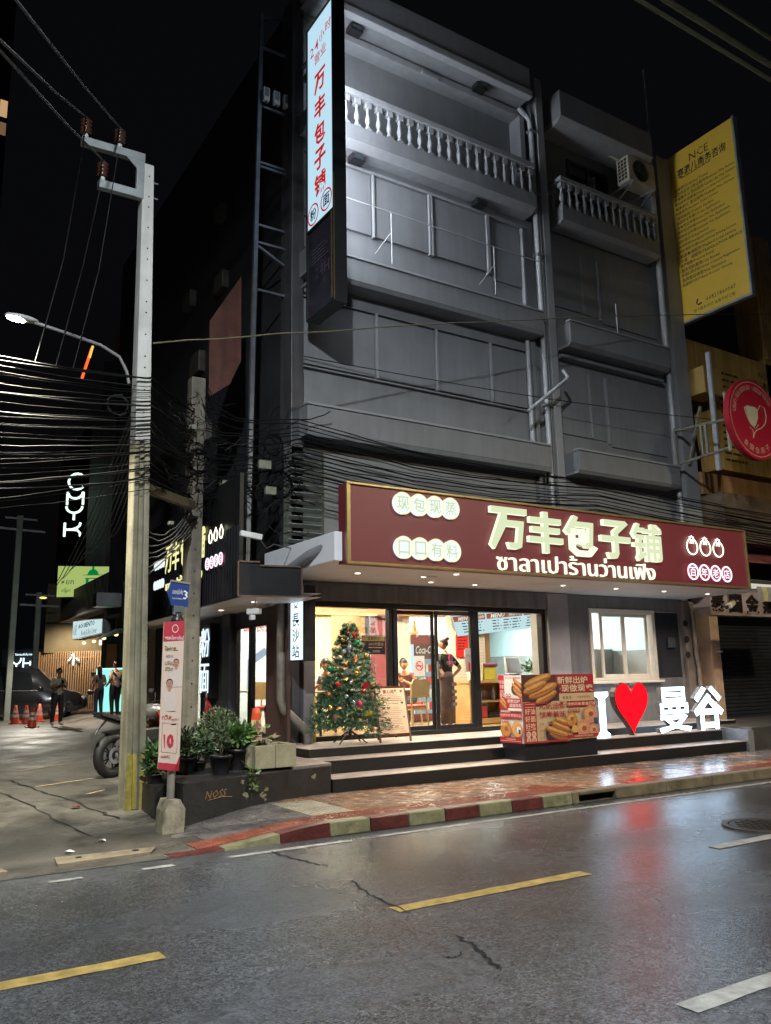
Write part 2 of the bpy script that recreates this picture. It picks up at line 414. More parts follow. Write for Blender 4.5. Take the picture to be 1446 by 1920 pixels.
def zs(x, y):
    def sm(a, b, t): t = max(0, min(1, (t - a) / (b - a))); return t * t * (3 - 2 * t)
    z = .004 + .2 * sm(8.6, 11.5, y) + .05 * sm(11.5, 15, y) + .1 * sm(15, 30, y)
    edge = 5.6 + (y - 12) * .08 - .4
    z += .14 * sm(edge - .25, edge, x) * sm(22, 24, y)
    return z
m = MB(); xs = [-40, -25, -15, -10, -6, -3, -1, 0] + [i * .4 for i in range(1, 30)] + [14, 20]; ys = [7.94 + i * .35 for i in range(24)] + [17, 18.5, 20, 22, 23, 24, 26, 28, 30, 33, 38, 45, 60, 90]
vs = [(x, y, zs(x, y)) for y in ys for x in xs]; nx = len(xs)
m.s = True
m.add(vs, [(j * nx + i, j * nx + i + 1, (j + 1) * nx + i + 1, (j + 1) * nx + i) for j in range(len(ys) - 1) for i in range(nx - 1)])
m.build("side_lane", CONC_SOI, kind='structure')

# painted road lines: thin sheets on the asphalt
def sheet(name, pts, mat, z=.004, **k):
    return MB().poly([(x, y, z) for x, y in pts]).build(name, mat, kind='structure', **k)
def rough_strip(x0, x1, y0, y1, seed):
    r = random.Random(seed); n = max(2, int((x1 - x0) / .12)); top = []; bot = []
    for i in range(n + 1):
        x = x0 + (x1 - x0) * i / n; bot.append((x, y0 + r.uniform(-.006, .006))); top.append((x, y1 + r.uniform(-.006, .006)))
    return bot + top[::-1]
for k in range(-4, 9):
    x = -.15 + 3.5 * k
    sheet("lane_marking", rough_strip(x, x + 1.86, 5.19, 5.33, k), LINE_Y if k < 2 else LINE_W)
    sheet("lane_marking", rough_strip(x + .2 , x + 2.06, 2.9, 3.03, k + 50), LINE_W)
sheet("lane_marking", rough_strip(3.08, 4.36, 7.6, 7.69, 91), LINE_W)
sheet("lane_marking", rough_strip(4.68, 40, 7.62, 7.7, 92), LINE_W)
for a, b_ in ((1.51, 1.78), (2.28, 2.56), (.7, 1.0), (-.1, .2)): sheet("lane_marking", rough_strip(a, b_, 7.6, 7.68, int(a * 10)), LINE_W)
# cracks in the asphalt, open dark seams
CRK = P("crack_dark", (.006, .006, .006), .8)
def crack(pts, w, seed, name="road_crack", z=.0045, zf=None):
    r = random.Random(seed); path = []
    for a, b_ in zip(pts, pts[1:]):
        for i in range(7): t = i / 7; path.append((a[0] + (b_[0] - a[0]) * t + r.uniform(-.022, .022), a[1] + (b_[1] - a[1]) * t + r.uniform(-.02, .02)))
    path.append(pts[-1]); L = []; R = []
    for i, p in enumerate(path):
        ww = w * (.35 + r.random()) * (1 if 0 < i < len(path) - 1 else .1)
        zz = (zf(*p) + .006) if zf else z
        L.append((p[0] - ww, p[1], zz)); R.append((p[0] + ww, p[1] + ww * .4, zz))
    n = len(path)
    return MB().add(L + R, [(i, i + 1, n + i + 1, n + i) for i in range(n - 1)]).build(name, CRK, kind='structure')
crack([(3.49, 7.72), (3.52, 7.25), (3.6, 6.95), (3.62, 6.75)], .011, 1)
crack([(3.55, 6.2), (3.45, 5.9), (3.42, 5.5), (3.38, 5.1)], .009, 2)
crack([(3.36, 4.55), (3.3, 4.3), (3.22, 4.05), (3.17, 3.9)], .013, 3)
crack([(3.2, 4.3), (3.1, 4.2), (3.02, 4.25)], .006, 4)
crack([(1.3, 3.6), (1.42, 3.45), (1.6, 3.42)], .004, 5)
m = MB(); IRON = P("cast_iron_cover", (.07, .065, .06), .4, .7, .4, 20, .3, 60)
mh = thing("manhole_cover", "round cast iron manhole cover set in the road by the lane line", "manhole cover", (8.2, 5.62, 0))
disc(m, (8.2, 5.62, .002), X3, Y3, .36, 32, depth=.012); m.build("cover_plate", IRON, mh)
m = MB(); ring(m, (8.2, 5.62, .002), X3, Y3, .38, .44, 32, depth=.014); m.build("rim", P("iron_rim", (.11, .1, .09), .5, .5), mh)
m = MB()
for i in range(7):
    for j in range(7):
        if (i - 3) ** 2 + (j - 3) ** 2 < 11: m.box(8.2 + (i - 3) * .09 - .028, 5.62 + (j - 3) * .09 - .028, .013, 8.2 + (i - 3) * .09 + .028, 5.62 + (j - 3) * .09 + .028, .02)
m.build("tread_pattern", IRON, mh)['kind'] = 'stuff'

# the pavement: bed, kerb stones and tiles, sloping down to the lane at its left end
def zr(x):
    t = max(0, min(1, (x - 2.9) / 1.5)); t = t * t * (3 - 2 * t); return .012 + .128 * t
pv = MB(); px = [2.9 + i * .15 for i in range(11)] + [6, 10, 16, 60]
pv.add([(x, y, zr(x) - .03) for x in px for y in (8.0, 10.0)], [(2 * i, 2 * i + 1, 2 * i + 3, 2 * i + 2) for i in range(len(px) - 1)])
PAVE = pv.build("pavement", P("joint_mortar", (.06, .05, .045), .8), kind='structure')
KERB = MB().box(2.6, 8.0, -.1, 60, 8.11, .008).build("kerb", STONE_C, kind='structure')
def kerb_stone(x0, x1, mat):
    m = MB(); g = .006; N = 4 if x0 < 4.3 else 1
    for i in range(N):
        a = x0 + g + (x1 - x0 - 2 * g) * i / N; b_ = x0 + g + (x1 - x0 - 2 * g) * (i + 1) / N
        za, zb = zr(a), zr(b_)
        v = [(a, 7.94, 0), (b_, 7.94, 0), (b_, 8.12, 0), (a, 8.12, 0), (a, 7.955, za), (b_, 7.955, zb), (b_, 8.12, zb), (a, 8.12, za)]
        m.add(v, [(0, 3, 2, 1), (4, 5, 6, 7), (0, 1, 5, 4), (2, 3, 7, 6)] + ([(3, 0, 4, 7)] if i == 0 else []) + ([(1, 2, 6, 5)] if i == N - 1 else []))
    return m.build("kerb_stone", mat, KERB, bev=.012 if N == 1 else 0)
bounds = [2.62, 3.15, 3.74, 4.3]
for i, a in enumerate(bounds[:-1]): kerb_stone(a, bounds[i + 1], (STONE_R, STONE_W, STONE_R)[i])
for i in range(7): kerb_stone(4.3 + .49 * i, 4.79 + .49 * i, STONE_W if i % 2 == 0 else STONE_R)
kerb_stone(7.73, 7.85, STONE_C)
x = 8.5
while x < 18: kerb_stone(x, x + .98, STONE_C); x += .98
MB().box(7.86, 7.95, .095, 8.49, 8.12, .14).build("kerb_lintel", STONE_C, KERB, bev=.012)
MB().box(7.86, 8.1, -.02, 8.49, 8.115, .094).build("drain_inlet", P("black_void", (.004, .004, .004), .9), KERB)

TILE_RED = P("tile_red", (.27, .085, .06), .21, 0, .3, 7, .1, 30, rvar=.1, dirt=.2)
TILE_TAN = P("tile_tan", (.34, .23, .165), .21, 0, .3, 6, .1, 30, rvar=.1, dirt=.2)
TILE_ORG = P("tile_orange", (.36, .2, .125), .21, 0, .3, 6, .1, 30, rvar=.1, dirt=.2)
TILE_GRY = P("tile_grey", (.17, .16, .16), .2, 0, .3, 6, .08, 30, rvar=.1, dirt=.25)
tr = random.Random(5); base_tile = {}
rows = [8.13, 8.47, 8.83, 9.19, 9.55, 9.93]
for r_ in range(5):
    x = 2.95 + (.2 if r_ % 2 else 0)
    while x < 17:
        w = .4; y0, y1 = rows[r_] + .004, rows[r_ + 1] - .004
        if r_ == 0 and 7.8 < x < 8.6: mat = TILE_TAN
        elif r_ == 0: mat = TILE_RED
        elif r_ == 1: mat = TILE_RED if (5.3 < x < 7.7 and tr.random() < .55) or x > 12.4 else (TILE_ORG if tr.random() < .4 else TILE_TAN)
        else: mat = TILE_TAN if tr.random() < .62 else TILE_ORG
        if x < 4.5 and r_ > 0: mat = TILE_GRY
        if x > 10.2 and r_ > 1: mat = TILE_GRY if tr.random() < .75 else TILE_TAN
        if x < 3.15 and r_ > 2: x += w; continue
        if 4.3 < x + .2 < 4.9 and 1 <= r_ <= 3: x += w; continue
        dz = [tr.uniform(-.0022, .0022) for _ in range(4)]
        c = [(x + .004, y0), (x + w - .004, y0), (x + w - .004, y1), (x + .004, y1)]
        v = [(a, b_, zr(a) - .03) for a, b_ in c] + [(a, b_, zr(a) + dz[i]) for i, (a, b_) in enumerate(c)]
        MB().add(v, [(4, 5, 6, 7), (0, 1, 5, 4), (1, 2, 6, 5), (2, 3, 7, 6), (3, 0, 4, 7)]).build("paving_tile", mat, PAVE)
        x += w
TACT = P("tactile_tile", (.3, .27, .2), .5, 0, .3, 8, .3, 40, dirt=.3)
for k, yy in enumerate((8.47, 8.83, 9.19)):
    m = MB(); x0 = 4.36
    m.box(x0, yy + .004, zr(x0) - .03, x0 + .53, yy + .352, zr(x0 + .25) + .001)
    for i in range(8):
        for j in range(5): m.lathe([(.02, 0), (.017, .006), (.0, .007)], (x0 + .04 + i * .064, yy + .035 + j * .07, zr(x0 + .25) + .001), 6)
    m.build("tactile_tile", TACT, PAVE)

# side lane details: gutter cracks, pale joints, drain slab, litter
crack([(2.05, 13.6), (2.15, 12.8), (2.3, 11.6), (2.5, 10.5), (2.68, 9.9)], .02, 11, "lane_crack", zf=zs)
crack([(1.75, 12.6), (1.85, 11.6), (2.0, 10.4), (2.25, 9.3)], .014, 12, "lane_crack", zf=zs)
PALE = P("pale_joint", (.42, .33, .2), .6, 0, .4, 10)
def lane_joint(a, b_, w=.03):
    n = 10; L = []; R = []
    for i in range(n + 1):
        x = a[0] + (b_[0] - a[0]) * i / n; y = a[1] + (b_[1] - a[1]) * i / n
        L.append((x, y - w, zs(x, y - w) + .007)); R.append((x, y + w, zs(x, y + w) + .007))
    MB().add(L + R, [(i, i + 1, n + 2 + i, n + 1 + i) for i in range(n)]).build("lane_joint", PALE, kind='structure')
lane_joint((2.25, 12.6), (3.1, 13.0)); lane_joint((2.35, 14.6), (3.3, 15.4)); lane_joint((2.45, 16.6), (4.0, 18.4)); lane_joint((2.9, 20.6), (4.6, 22.4), .04); lane_joint((2.65, 11.4), (2.95, 11.7))
dr = thing("drain_slab", "worn concrete drain slab lying across the mouth of the side lane", "drain cover", (2.15, 8.35, 0))
MB().prism([(1.68, 8.17, .0), (2.52, 8.2, .0), (2.64, 8.43, .0), (1.72, 8.5, .0)], (0, 0, .03)).build("slab", P("slab_concrete", (.27, .22, .15), .7, 0, .35, 5, .4, 25, dirt=.3), dr, bev=.01)
m = MB(); disc(m, (1.9, 8.36, .034), X3, Y3, .03, 10); disc(m, (2.42, 8.36, .034), X3, Y3, .035, 10); m.build("lifting_hole", CRK, dr)
MB().prism([(.6, 8.15, .0), (1.28, 8.16, .0), (1.2, 8.5, .0), (.6, 8.55, .0)], (0, 0, .03)).build("drain_slab", P("slab_concrete", (.27, .22, .15)), origin=(.9, 8.3, 0), bev=.01, label="second concrete drain slab at the left, broken along its edge", cat="drain cover")
def litter(name, label, x, y, mat, s, seed):
    r = random.Random(seed); c = Vector((x, y, zs(x, y) if y > 7.94 else 0)); m = MB(); pts = []
    for i in range(7):
        t = 2 * PI * i / 7; pts.append(c + Vector((s * math.cos(t) * r.uniform(.6, 1.2), s * .7 * math.sin(t) * r.uniform(.6, 1.2), .01 + r.uniform(0, s * .5))))
    for i in range(7): m.add([pts[i], pts[(i + 1) % 7], c + Vector((0, 0, .02 + s * .3))], [(0, 1, 2)])
    m.build(name, mat, origin=c, label=label, cat="litter")
WHITE = P("white_plastic", (.75, .75, .73), .4, 0, .1); REDP = P("red_plastic", (.55, .03, .025), .35, 0, .15)
litter("paper_scrap", "crumpled white paper scrap on the lane near the gutter crack", 2.28, 9.05, WHITE, .05, 1)
litter("crushed_cup", "white crushed cup lying flat on the lane by the kerb", 1.9, 8.75, WHITE, .05, 2)
litter("red_wrapper", "small red wrapper lying on the gutter crack of the lane", 2.35, 10.6, REDP, .07, 3)

# ================================================================== ENTRANCE STEPS
ST = thing("entrance_steps", "black painted concrete steps with pale treads leading up to the shop", "steps", (9.8, 10.9, .1))
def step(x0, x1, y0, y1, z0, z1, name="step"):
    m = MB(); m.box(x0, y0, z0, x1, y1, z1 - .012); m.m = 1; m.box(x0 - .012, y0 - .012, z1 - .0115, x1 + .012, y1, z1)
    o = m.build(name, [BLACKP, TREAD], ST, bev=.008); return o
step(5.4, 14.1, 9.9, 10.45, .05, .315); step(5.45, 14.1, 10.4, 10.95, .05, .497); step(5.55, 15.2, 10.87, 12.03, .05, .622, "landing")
# wedge and higher kerb of the neighbour's threshold at the right end
m = MB(); m.prism([(14.12, 9.86, .1), (14.12, 10.9, .1), (14.12, 10.9, .56), (14.12, 9.86, .5)], (.16, 0, 0)); m.build("end_wedge", P("grey_step_paint", (.2, .2, .21), .4, 0, .3, 8), ST, bev=.006)
THR = P("dark_stone_threshold", (.07, .066, .06), .45, 0, .4, 3, .2, 20, dirt=.3)
MB().box(14.3, 9.9, .05, 26, 13, .55).build("raised_threshold", THR, origin=(20, 11.4, .1), label="dark raised stone threshold in front of the closed shutter shop", cat="threshold", bev=.015)

# ================================================================== THE CORNER SHOP BUILDING
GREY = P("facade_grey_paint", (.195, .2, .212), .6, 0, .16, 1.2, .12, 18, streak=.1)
GREY_L = P("facade_trim_grey", (.27, .276, .29), .55, 0, .14, 2, .1, 18, streak=.1)
GREY_D = P("ground_floor_dark_grey", (.075, .073, .08), .45, 0, .3, 2.2, .12, 20, streak=.35)
GREY_B = P("bay_grey_brown", (.15, .14, .135), .5, 0, .25, 2.2, .12, 20, streak=.2)
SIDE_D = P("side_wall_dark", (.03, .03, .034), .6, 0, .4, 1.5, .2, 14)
WHT = P("white_board", (.84, .85, .88), .45, 0, .08, 3)
BLKM = P("black_metal", (.018, .018, .02), .35, .3, .3, 8)
STEEL = P("painted_steel", (.3, .31, .33), .4, .5, .25, 6)
GLASS = glass("window_glass")
GLASS_D = glass("shop_glass", refl=.12)

B = thing("shop_building", "grey four storey corner shop building with balustrade balconies above the red sign", "building", (9, 12, 0))
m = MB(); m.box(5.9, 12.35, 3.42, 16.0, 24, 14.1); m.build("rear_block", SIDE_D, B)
# upper walls of the two bays
m = MB(); m.box(5.9, 12.02, 3.141, 11.5, 12.34, 11.14); m.box(5.9, 12.2, 11.14, 11.5, 12.34, 13.5); m.build("wall", GREY, B)
m = MB(); m.box(11.75, 12.06, 3.141, 15.6, 12.34, 11.1)
m.box(11.75, 12.25, 11.1, 12.9, 12.34, 14.3); m.box(14.22, 12.25, 11.1, 15.6, 12.34, 14.3); m.box(12.9, 12.25, 13.26, 14.22, 12.34, 14.3); m.box(12.9, 12.25, 11.1, 14.22, 12.34, 12.2); m.build("wall", GREY, B)
# inner beams under the eaves
MB().box(5.9, 11.9, 13.5, 11.42, 12.3, 13.66).build("beam", GREY_L, B, bev=.015)
MB().box(5.9, 11.62, 13.72, 11.2, 12.2, 13.74).build("eave_soffit", GREY, B)
# roof parapets and their lower lips
m = MB(); m.box(5.9, 11.5, 13.86, 11.2, 12.3, 14.42); m.build("parapet", GREY, B, bev=.01)
m = MB(); m.box(5.9, 11.46, 13.7, 11.22, 11.62, 13.858); m.build("parapet_lip", GREY_L, B, bev=.015)
m = MB(); m.box(12.05, 11.5, 13.62, 15.05, 12.3, 14.26); m.build("parapet", GREY, B, bev=.02)
m = MB(); m.prism([(12.05, 11.5, 13.618), (12.05, 11.62, 13.5), (12.05, 12.2, 13.5), (12.05, 12.2, 13.618)], (3.0, 0, 0)); m.build("parapet_lip", GREY_L, B)
# floor bands with sloping undersides (balcony fronts)
def band(x0, x1, z0, z1, bot, slope_y=.14, cap=True):
    m = MB(); m.box(x0, 11.6, z0, x1, 12.05, z1)
    m.build("balcony_front", GREY, B, bev=.008)
    m = MB(); m.prism([(x0, 11.602, z0 - .002), (x0, 11.602 + slope_y, bot), (x0, 12.02, bot), (x0, 12.02, z0 - .002)], (x1 - x0, 0, 0)); m.build("balcony_soffit", GREY_L, B)
    if cap:
        m = MB(); m.box(x0 - .015, 11.57, z1 + .001, x1 + .015, 11.72, z1 + .045); m.build("balcony_cap", GREY_L, B, bev=.008)
band(5.9, 11.27, 5.57, 6.0, 5.5, .05); band(5.9, 11.27, 8.42, 8.83, 8.36, .05); band(5.9, 11.27, 11.2, 11.5, 11.1, .16, False)
band(12.02, 15.14, 5.62, 6.03, 5.57, .05); band(12.02, 15.14, 8.36, 8.82, 8.3, .1); band(12.02, 15.14, 11.17, 11.48, 11.1, .1, False)
# balustrades
def baluster_mesh():
    m = MB(); m.box(-.055, -.055, 0, .055, .055, .06); m.lathe([(.04, .06), (.055, .09), (.03, .13), (.032, .15), (.055, .22), (.05, .28), (.03, .38), (.026, .44), (.04, .46), (.03, .475), (.042, .485)], (0, 0, 0), 10)
    m.box(-.058, -.058, .485, .058, .058, .6); return m
bal0 = baluster_mesh().build("baluster", GREY_L, B, origin=(0, 0, 0))
bal0.location = Vector((6.02, 11.68, 11.5)) - Vector((9, 12, 0))
for i in range(1, 23): share(bal0, "baluster", B, (6.02 + .235 * i, 11.68, 11.5))
for i in range(14): share(bal0, "baluster", B, (12.1 + .228 * i, 11.68, 11.48))
share(bal0, "baluster", B, (12.08, 11.92, 11.48))
MB().box(5.9, 11.58, 12.1, 11.27, 11.78, 12.22).build("balustrade_rail", GREY_L, B, bev=.012)
MB().box(12.0, 11.58, 12.08, 15.14, 11.78, 12.19).build("balustrade_rail", GREY_L, B, bev=.012)
MB().box(12.0, 11.79, 12.08, 12.14, 12.24, 12.19).build("balustrade_rail", GREY_L, B, bev=.012)
# boarded window panels: raised sheets with recessed joints and thin mullions
def panel(x0, x1, z0, z1, y=11.965, mat=None): MB().box(x0, y, z0, x1, 12.03 if x1 < 11.6 else 12.08, z1).build("wall_panel", mat or GREY, B, bev=.006)
def mull(x, z0, z1, w=.03, y=11.93): MB().box(x - w, y, z0, x + w, 12.02 if x < 11.6 else 12.07, z1).build("mullion", GREY_L, B, bev=.005)
for a, b_ in ((5.95, 7.41), (7.5, 8.7), (8.83, 10.14)): panel(a, b_, 9.62, 10.85)
panel(10.34, 11.1, 9.5, 10.82, 12.0 - .012)
for x, w in ((7.455, .022), (8.735, .02), (8.795, .02), (10.2, .04)): mull(x, 9.58, 10.87, w)
mull(11.14, 8.9, 10.85, .022)
MB().box(5.92, 11.93, 10.87, 11.25, 12.01, 10.93).build("ledge", GREY_L, B, bev=.006)
for a, b_ in ((5.95, 7.43), (7.52, 8.76), (8.86, 10.08), (10.2, 11.05)): panel(a, b_, 6.86, 8.04)
for x in (7.475, 8.81, 10.13): mull(x, 6.84, 8.07, .024)
MB().box(5.92, 11.94, 8.07, 11.1, 12.01, 8.1).build("ledge", GREY, B, bev=.005); MB().box(5.92, 11.945, 6.79, 11.05, 12.01, 6.82).build("ledge", GREY, B, bev=.005)
for z0, z1 in ((9.35, 10.75), (6.5, 7.95)):
    panel(12.0, 12.85, z0, z1, 12.02); panel(12.95, 13.35, z0, z1, 12.035); panel(13.5, 15.3, z0 - .1, z1 - .12, 12.025)
    mull(12.9, z0, z1, .02, 12.0); mull(13.42, z0 - .05, z1, .018, 12.0)
# cornice-like ledge below the right bay's band
MB().box(12.0, 11.86, 8.12, 15.2, 12.07, 8.2).build("ledge", GREY, B, bev=.02)
# columns and downpipes
m = MB(); m.box(11.54, 11.72, 3.3, 11.74, 12.3, 14.5); m.build("pilaster", GREY_L, B, bev=.012)
m = MB(); m.box(11.16, 11.86, 11.5, 11.3, 12.2, 13.5); m.build("pilaster", GREY_L, B, bev=.01)
m = MB(); m.box(11.2, 11.9, 3.3, 11.3, 12.05, 8.3); m.build("pilaster", GREY, B, bev=.01)
m = MB(); m.box(15.5, 11.76, 3.3, 15.98, 12.34, 14.0); m.build("pilaster", GREY_L, B, bev=.012)
m = MB(); m.box(5.75, 11.9, 3.3, 5.98, 12.34, 13.9); m.build("pilaster", GREY_D, B, bev=.012)
PIPE = P("grey_pipe", (.36, .37, .39), .4, 0, .15, 5)
def pipe(pts, r=.05, mat=PIPE, n=8): return MB().tube(pts, r, n).build("downpipe", mat, B)
pipe([(11.4, 11.78, 3.4), (11.4, 11.78, 13.2), (11.38, 11.8, 13.45), (11.1, 11.8, 13.62)], .055)
pipe([(11.47, 11.74, 3.4), (11.47, 11.74, 12.1)], .022, P("dark_pipe", (.1, .1, .1), .5))
pipe([(15.3, 11.8, 3.5), (15.3, 11.8, 13.9)], .06)
pipe([(11.1, 11.93, 5.98), (11.1, 11.93, 8.3)], .05)
pipe([(10.55, 11.42, 6.57), (11.57, 11.36, 7.38), (11.6, 11.36, 7.44), (11.52, 11.4, 7.58)], .035)
m = MB()
for z in (6.9, 8.7, 10.2, 11.6, 13.1): m.box(11.32, 11.7, z, 11.5, 11.85, z + .05)
m.build("pipe_clip", STEEL, B)
# wire rail along the third floor
def rail_post(x):
    m = MB(); m.tube([(x, 11.5, 8.88), (x, 11.5, 9.88)], .012, 6); m.tube([(x, 11.5, 9.5), (x - .22, 11.72, 9.12)], .01, 5); m.build("rail_post", PIPE, B)
for x in (7.55, 9.95): rail_post(x)
MB().tube([(5.95, 11.5, 9.9), (11.3, 11.5, 9.88)], .011, 6).build("safety_rail", PIPE, B)
MB().tube([(13.4, 11.55, 8.83), (13.4, 11.55, 9.5)], .014, 6).build("rail_post", PIPE, B)
# small vent, fourth floor window with dark glass
m = MB(); m.box(8.62, 11.86, 13.49, 9.02, 11.9, 13.56)
m.build("vent_grille", GREY_L, B)
wf = MB(); wf.box(12.9, 12.2, 12.2, 12.96, 12.3, 13.26); wf.box(14.16, 12.2, 12.2, 14.22, 12.3, 13.26); wf.box(12.96, 12.2, 13.2, 14.16, 12.3, 13.26); wf.box(12.96, 12.2, 12.2, 14.16, 12.3, 12.26); wf.box(13.53, 12.21, 12.26, 13.58, 12.29, 13.2)
win = wf.build("window", P("dark_window_frame", (.03, .03, .03), .5), B, bev=.005)
MB().box(12.96, 12.24, 12.26, 14.16, 12.25, 13.2).build("pane", P("dark_glass", (.006, .007, .009), .08, 0, .1), win)
MB().box(12.9, 12.31, 12.2, 14.22, 12.335, 13.26).build("curtain", P("dark_curtain", (.02, .02, .02), .8), win)
# louvres between the corner and the sign
lv = MB().box(5.62, 11.9, 3.35, 6.35, 12.0, 5.35).build("louvre_frame", P("louvre_dark", (.03, .04, .04), .5), B)
m = MB(); m.obox((0, 0, 0), (.6, .09, .012), Matrix.Rotation(math.radians(-35), 3, 'X')); l0 = m.build("slat", P("louvre_slat", (.3, .34, .34), .35, .2, .2), lv, origin=(0, 0, 0)); l0.location = Vector((5.98, 11.86, 3.5)) - Vector((9, 12, 0))
for i in range(1, 14): share(l0, "slat", lv, (5.98, 11.86, 3.5 + .13 * i))

# ground floor: lintel, corner column, pilaster, right bay
MB().box(5.98, 11.9, 2.83, 11.25, 12.25, 3.14).build("lintel", P("lintel_grey", (.13, .13, .145), .5, 0, .2, 4, .15, 20, streak=.5), B, bev=.006)
MB().box(5.6, 12.02, .05, 6.0, 12.4, 3.14).build("corner_wall", GREY_D, B, bev=.01)
MB().box(5.99, 11.92, .62, 6.19, 12.3, 2.829).build("column", P("column_grey", (.17, .16, .17), .4, 0, .2, 3), B, bev=.012)
MB().box(11.2, 11.88, .62, 11.74, 12.4, 3.14).build("column", P("column_grey_light", (.24, .235, .245), .45, 0, .15, 3, .1, 20), B, bev=.012)
m = MB(); m.box(11.742, 12.0, .62, 12.38, 12.3, 3.14); m.box(12.38, 12.0, 2.88, 14.32, 12.3, 3.14); m.box(12.38, 12.0, .62, 14.32, 12.3, 1.44); m.box(14.32, 12.0, 2.86, 15.2, 12.3, 3.14); m.box(14.32, 12.0, .62, 15.2, 12.3, 1.46); m.box(15.12, 12.0, 1.46, 15.2, 12.3, 2.86)
m.build("wall", GREY_B, B)
MB().box(14.36, 11.985, 1.47, 15.1, 12.06, 2.85).build("dark_panel", P("dark_meter_panel", (.02, .021, .025), .4, 0, .3, 6), B, bev=.01)
mb_ = MB().box(14.66, 11.93, 2.1, 14.9, 11.984, 2.32).build("meter_box", P("meter_box_dark", (.045, .05, .055), .35), B, bev=.01)
PINKISH = P("shopfront_stone", (.3, .22, .18), .5, 0, .25, 5, .15, 25, dirt=.2)
MB().box(15.2, 11.9, .55, 15.55, 12.3, 3.1).build("end_wall", P("end_wall_brown", (.2, .16, .13), .55, 0, .3, 3, .15, 20, streak=.3), B, bev=.01)
for z in (2.62, 2.28, 1.95):
    m = MB(); disc(m, (15.2, 11.885, z), X3, Z3, .07, 14, depth=.02); m.build("wall_opening", CRK, B)
pipe([(15.44, 11.82, .6), (15.44, 11.82, 1.75), (15.4, 11.82, 1.9), (15.4, 11.82, 2.9)], .045, P("brown_pipe", (.2, .16, .13), .5))
# kitchen window of the right bay
CREAM = P("cream_aluminium", (.62, .55, .45), .4, .1, .1, 5)
wf = MB()
wf.box(12.38, 11.96, 1.44, 14.32, 12.14, 1.5); wf.box(12.38, 11.96, 2.8, 14.32, 12.14, 2.88); wf.box(12.38, 11.96, 1.5, 12.45, 12.14, 2.8); wf.box(14.24, 11.96, 1.5, 14.32, 12.14, 2.8)
kw = wf.build("window", CREAM, B, bev=.006)
MB().box(12.3, 11.88, 1.39, 14.4, 12.1, 1.438).build("sill", CREAM, kw, bev=.008)
for x0, x1, y in ((12.72, 13.4, 12.02), (13.42, 14.16, 12.06)):
    m = MB(); m.box(x0, y - .02, 1.5, x0 + .06, y + .02, 2.8); m.box(x1 - .06, y - .02, 1.5, x1, y + .02, 2.8); m.box(x0 + .06, y - .02, 1.5, x1 - .06, y + .02, 1.57); m.box(x0 + .06, y - .02, 2.73, x1 - .06, y + .02, 2.8)
    m.build("sash", CREAM, kw, bev=.004)
    MB().box(x0 + .06, y - .004, 1.57, x1 - .06, y + .004, 2.73).build("pane", GLASS, kw)

# canopy soffit with recessed downlights
MB().box(5.35, 9.8, 3.152, 15.3, 12.02, 3.25).build("canopy_soffit", WHT, B)
MB().box(5.34, 9.7, 3.15, 5.46, 12.0, 3.55).build("canopy_side", WHT, B, bev=.01)
MB().box(5.46, 9.8, 3.25, 15.3, 12.0, 3.32).build("canopy_roof", P("canopy_roof_dark", (.03, .03, .03), .7), B)
DLE = E("downlight_warm", (1, .8, .62), 5.0); DRIM = P("downlight_trim", (.6, .6, .6), .4)
def downlight(x, y, z=3.15, par=B, power=120, col=(1, .83, .7)):
    m = MB(); ring(m, (x, y, z - .006), X3, -Y3, .045, .07, 20); o = m.build("downlight", DRIM, par)
    m = MB(); disc(m, (x, y, z - .004), X3, -Y3, .045, 16); m.build("lamp_lens", DLE, o)
    lamp('SPOT', "downlight_beam", (x, y, z - .03), power, col, .05, (x, y, 0), 130, .7)
for x, y in ((6.34, 10.8), (7.55, 10.79), (7.83, 10.3), (8.1, 11.37), (9.07, 11.41), (10.64, 10.86), (12.02, 10.88), (13.37, 10.88), (14.73, 10.9)): downlight(x, y)
m = MB(); m.box(7.4, 10.7, 3.145, 7.75, 10.72, 3.151); m.build("soffit_seam", GREY, B)

# ------------------------------------------------------------------ aluminium shopfront
FR = P("shopfront_black_frame", (.02, .021, .024), .3, .4, .2, 8)
m = MB()
m.box(6.19, 11.97, .624, 11.2, 12.1, .7); m.box(6.19, 11.96, 2.74, 11.2, 12.12, 2.828)
m.box(7.64, 11.965, .7, 7.69, 12.11, 2.74); m.box(7.71, 11.965, .7, 7.79, 12.11, 2.74); m.box(9.43, 11.965, .7, 9.56, 12.11, 2.74); m.box(11.1, 11.965, .7, 11.2, 12.11, 2.74); m.box(6.19, 11.965, .7, 6.22, 12.11, 2.74)
SF = m.build("shopfront_frame", FR, B, bev=.008)
for x0, x1 in ((6.22, 7.64), (9.56, 11.1)): MB().box(x0, 12.03, .7, x1, 12.045, 2.74).build("pane", GLASS_D, SF)
def leaf(x0, x1, y):
    m = MB(); m.box(x0, y - .025, .64, x0 + .055, y + .025, 2.73); m.box(x1 - .055, y - .025, .64, x1, y + .025, 2.73); m.box(x0 + .055, y - .025, .64, x1 - .055, y + .025, .77); m.box(x0 + .055, y - .025, 2.66, x1 - .055, y + .025, 2.73)
    d = m.build("sliding_door", FR, B, bev=.006)
    MB().box(x0 + .055, y - .006, .77, x1 - .055, y + .006, 2.66).build("pane", GLASS_D, d)
    return d
d1 = leaf(7.8, 8.62, 12.075); d2 = leaf(8.6, 9.43, 12.0)
MB().box(8.6, 11.955, 1.55, 8.63, 11.975, 1.85).build("handle", STEEL, d2, bev=.006)
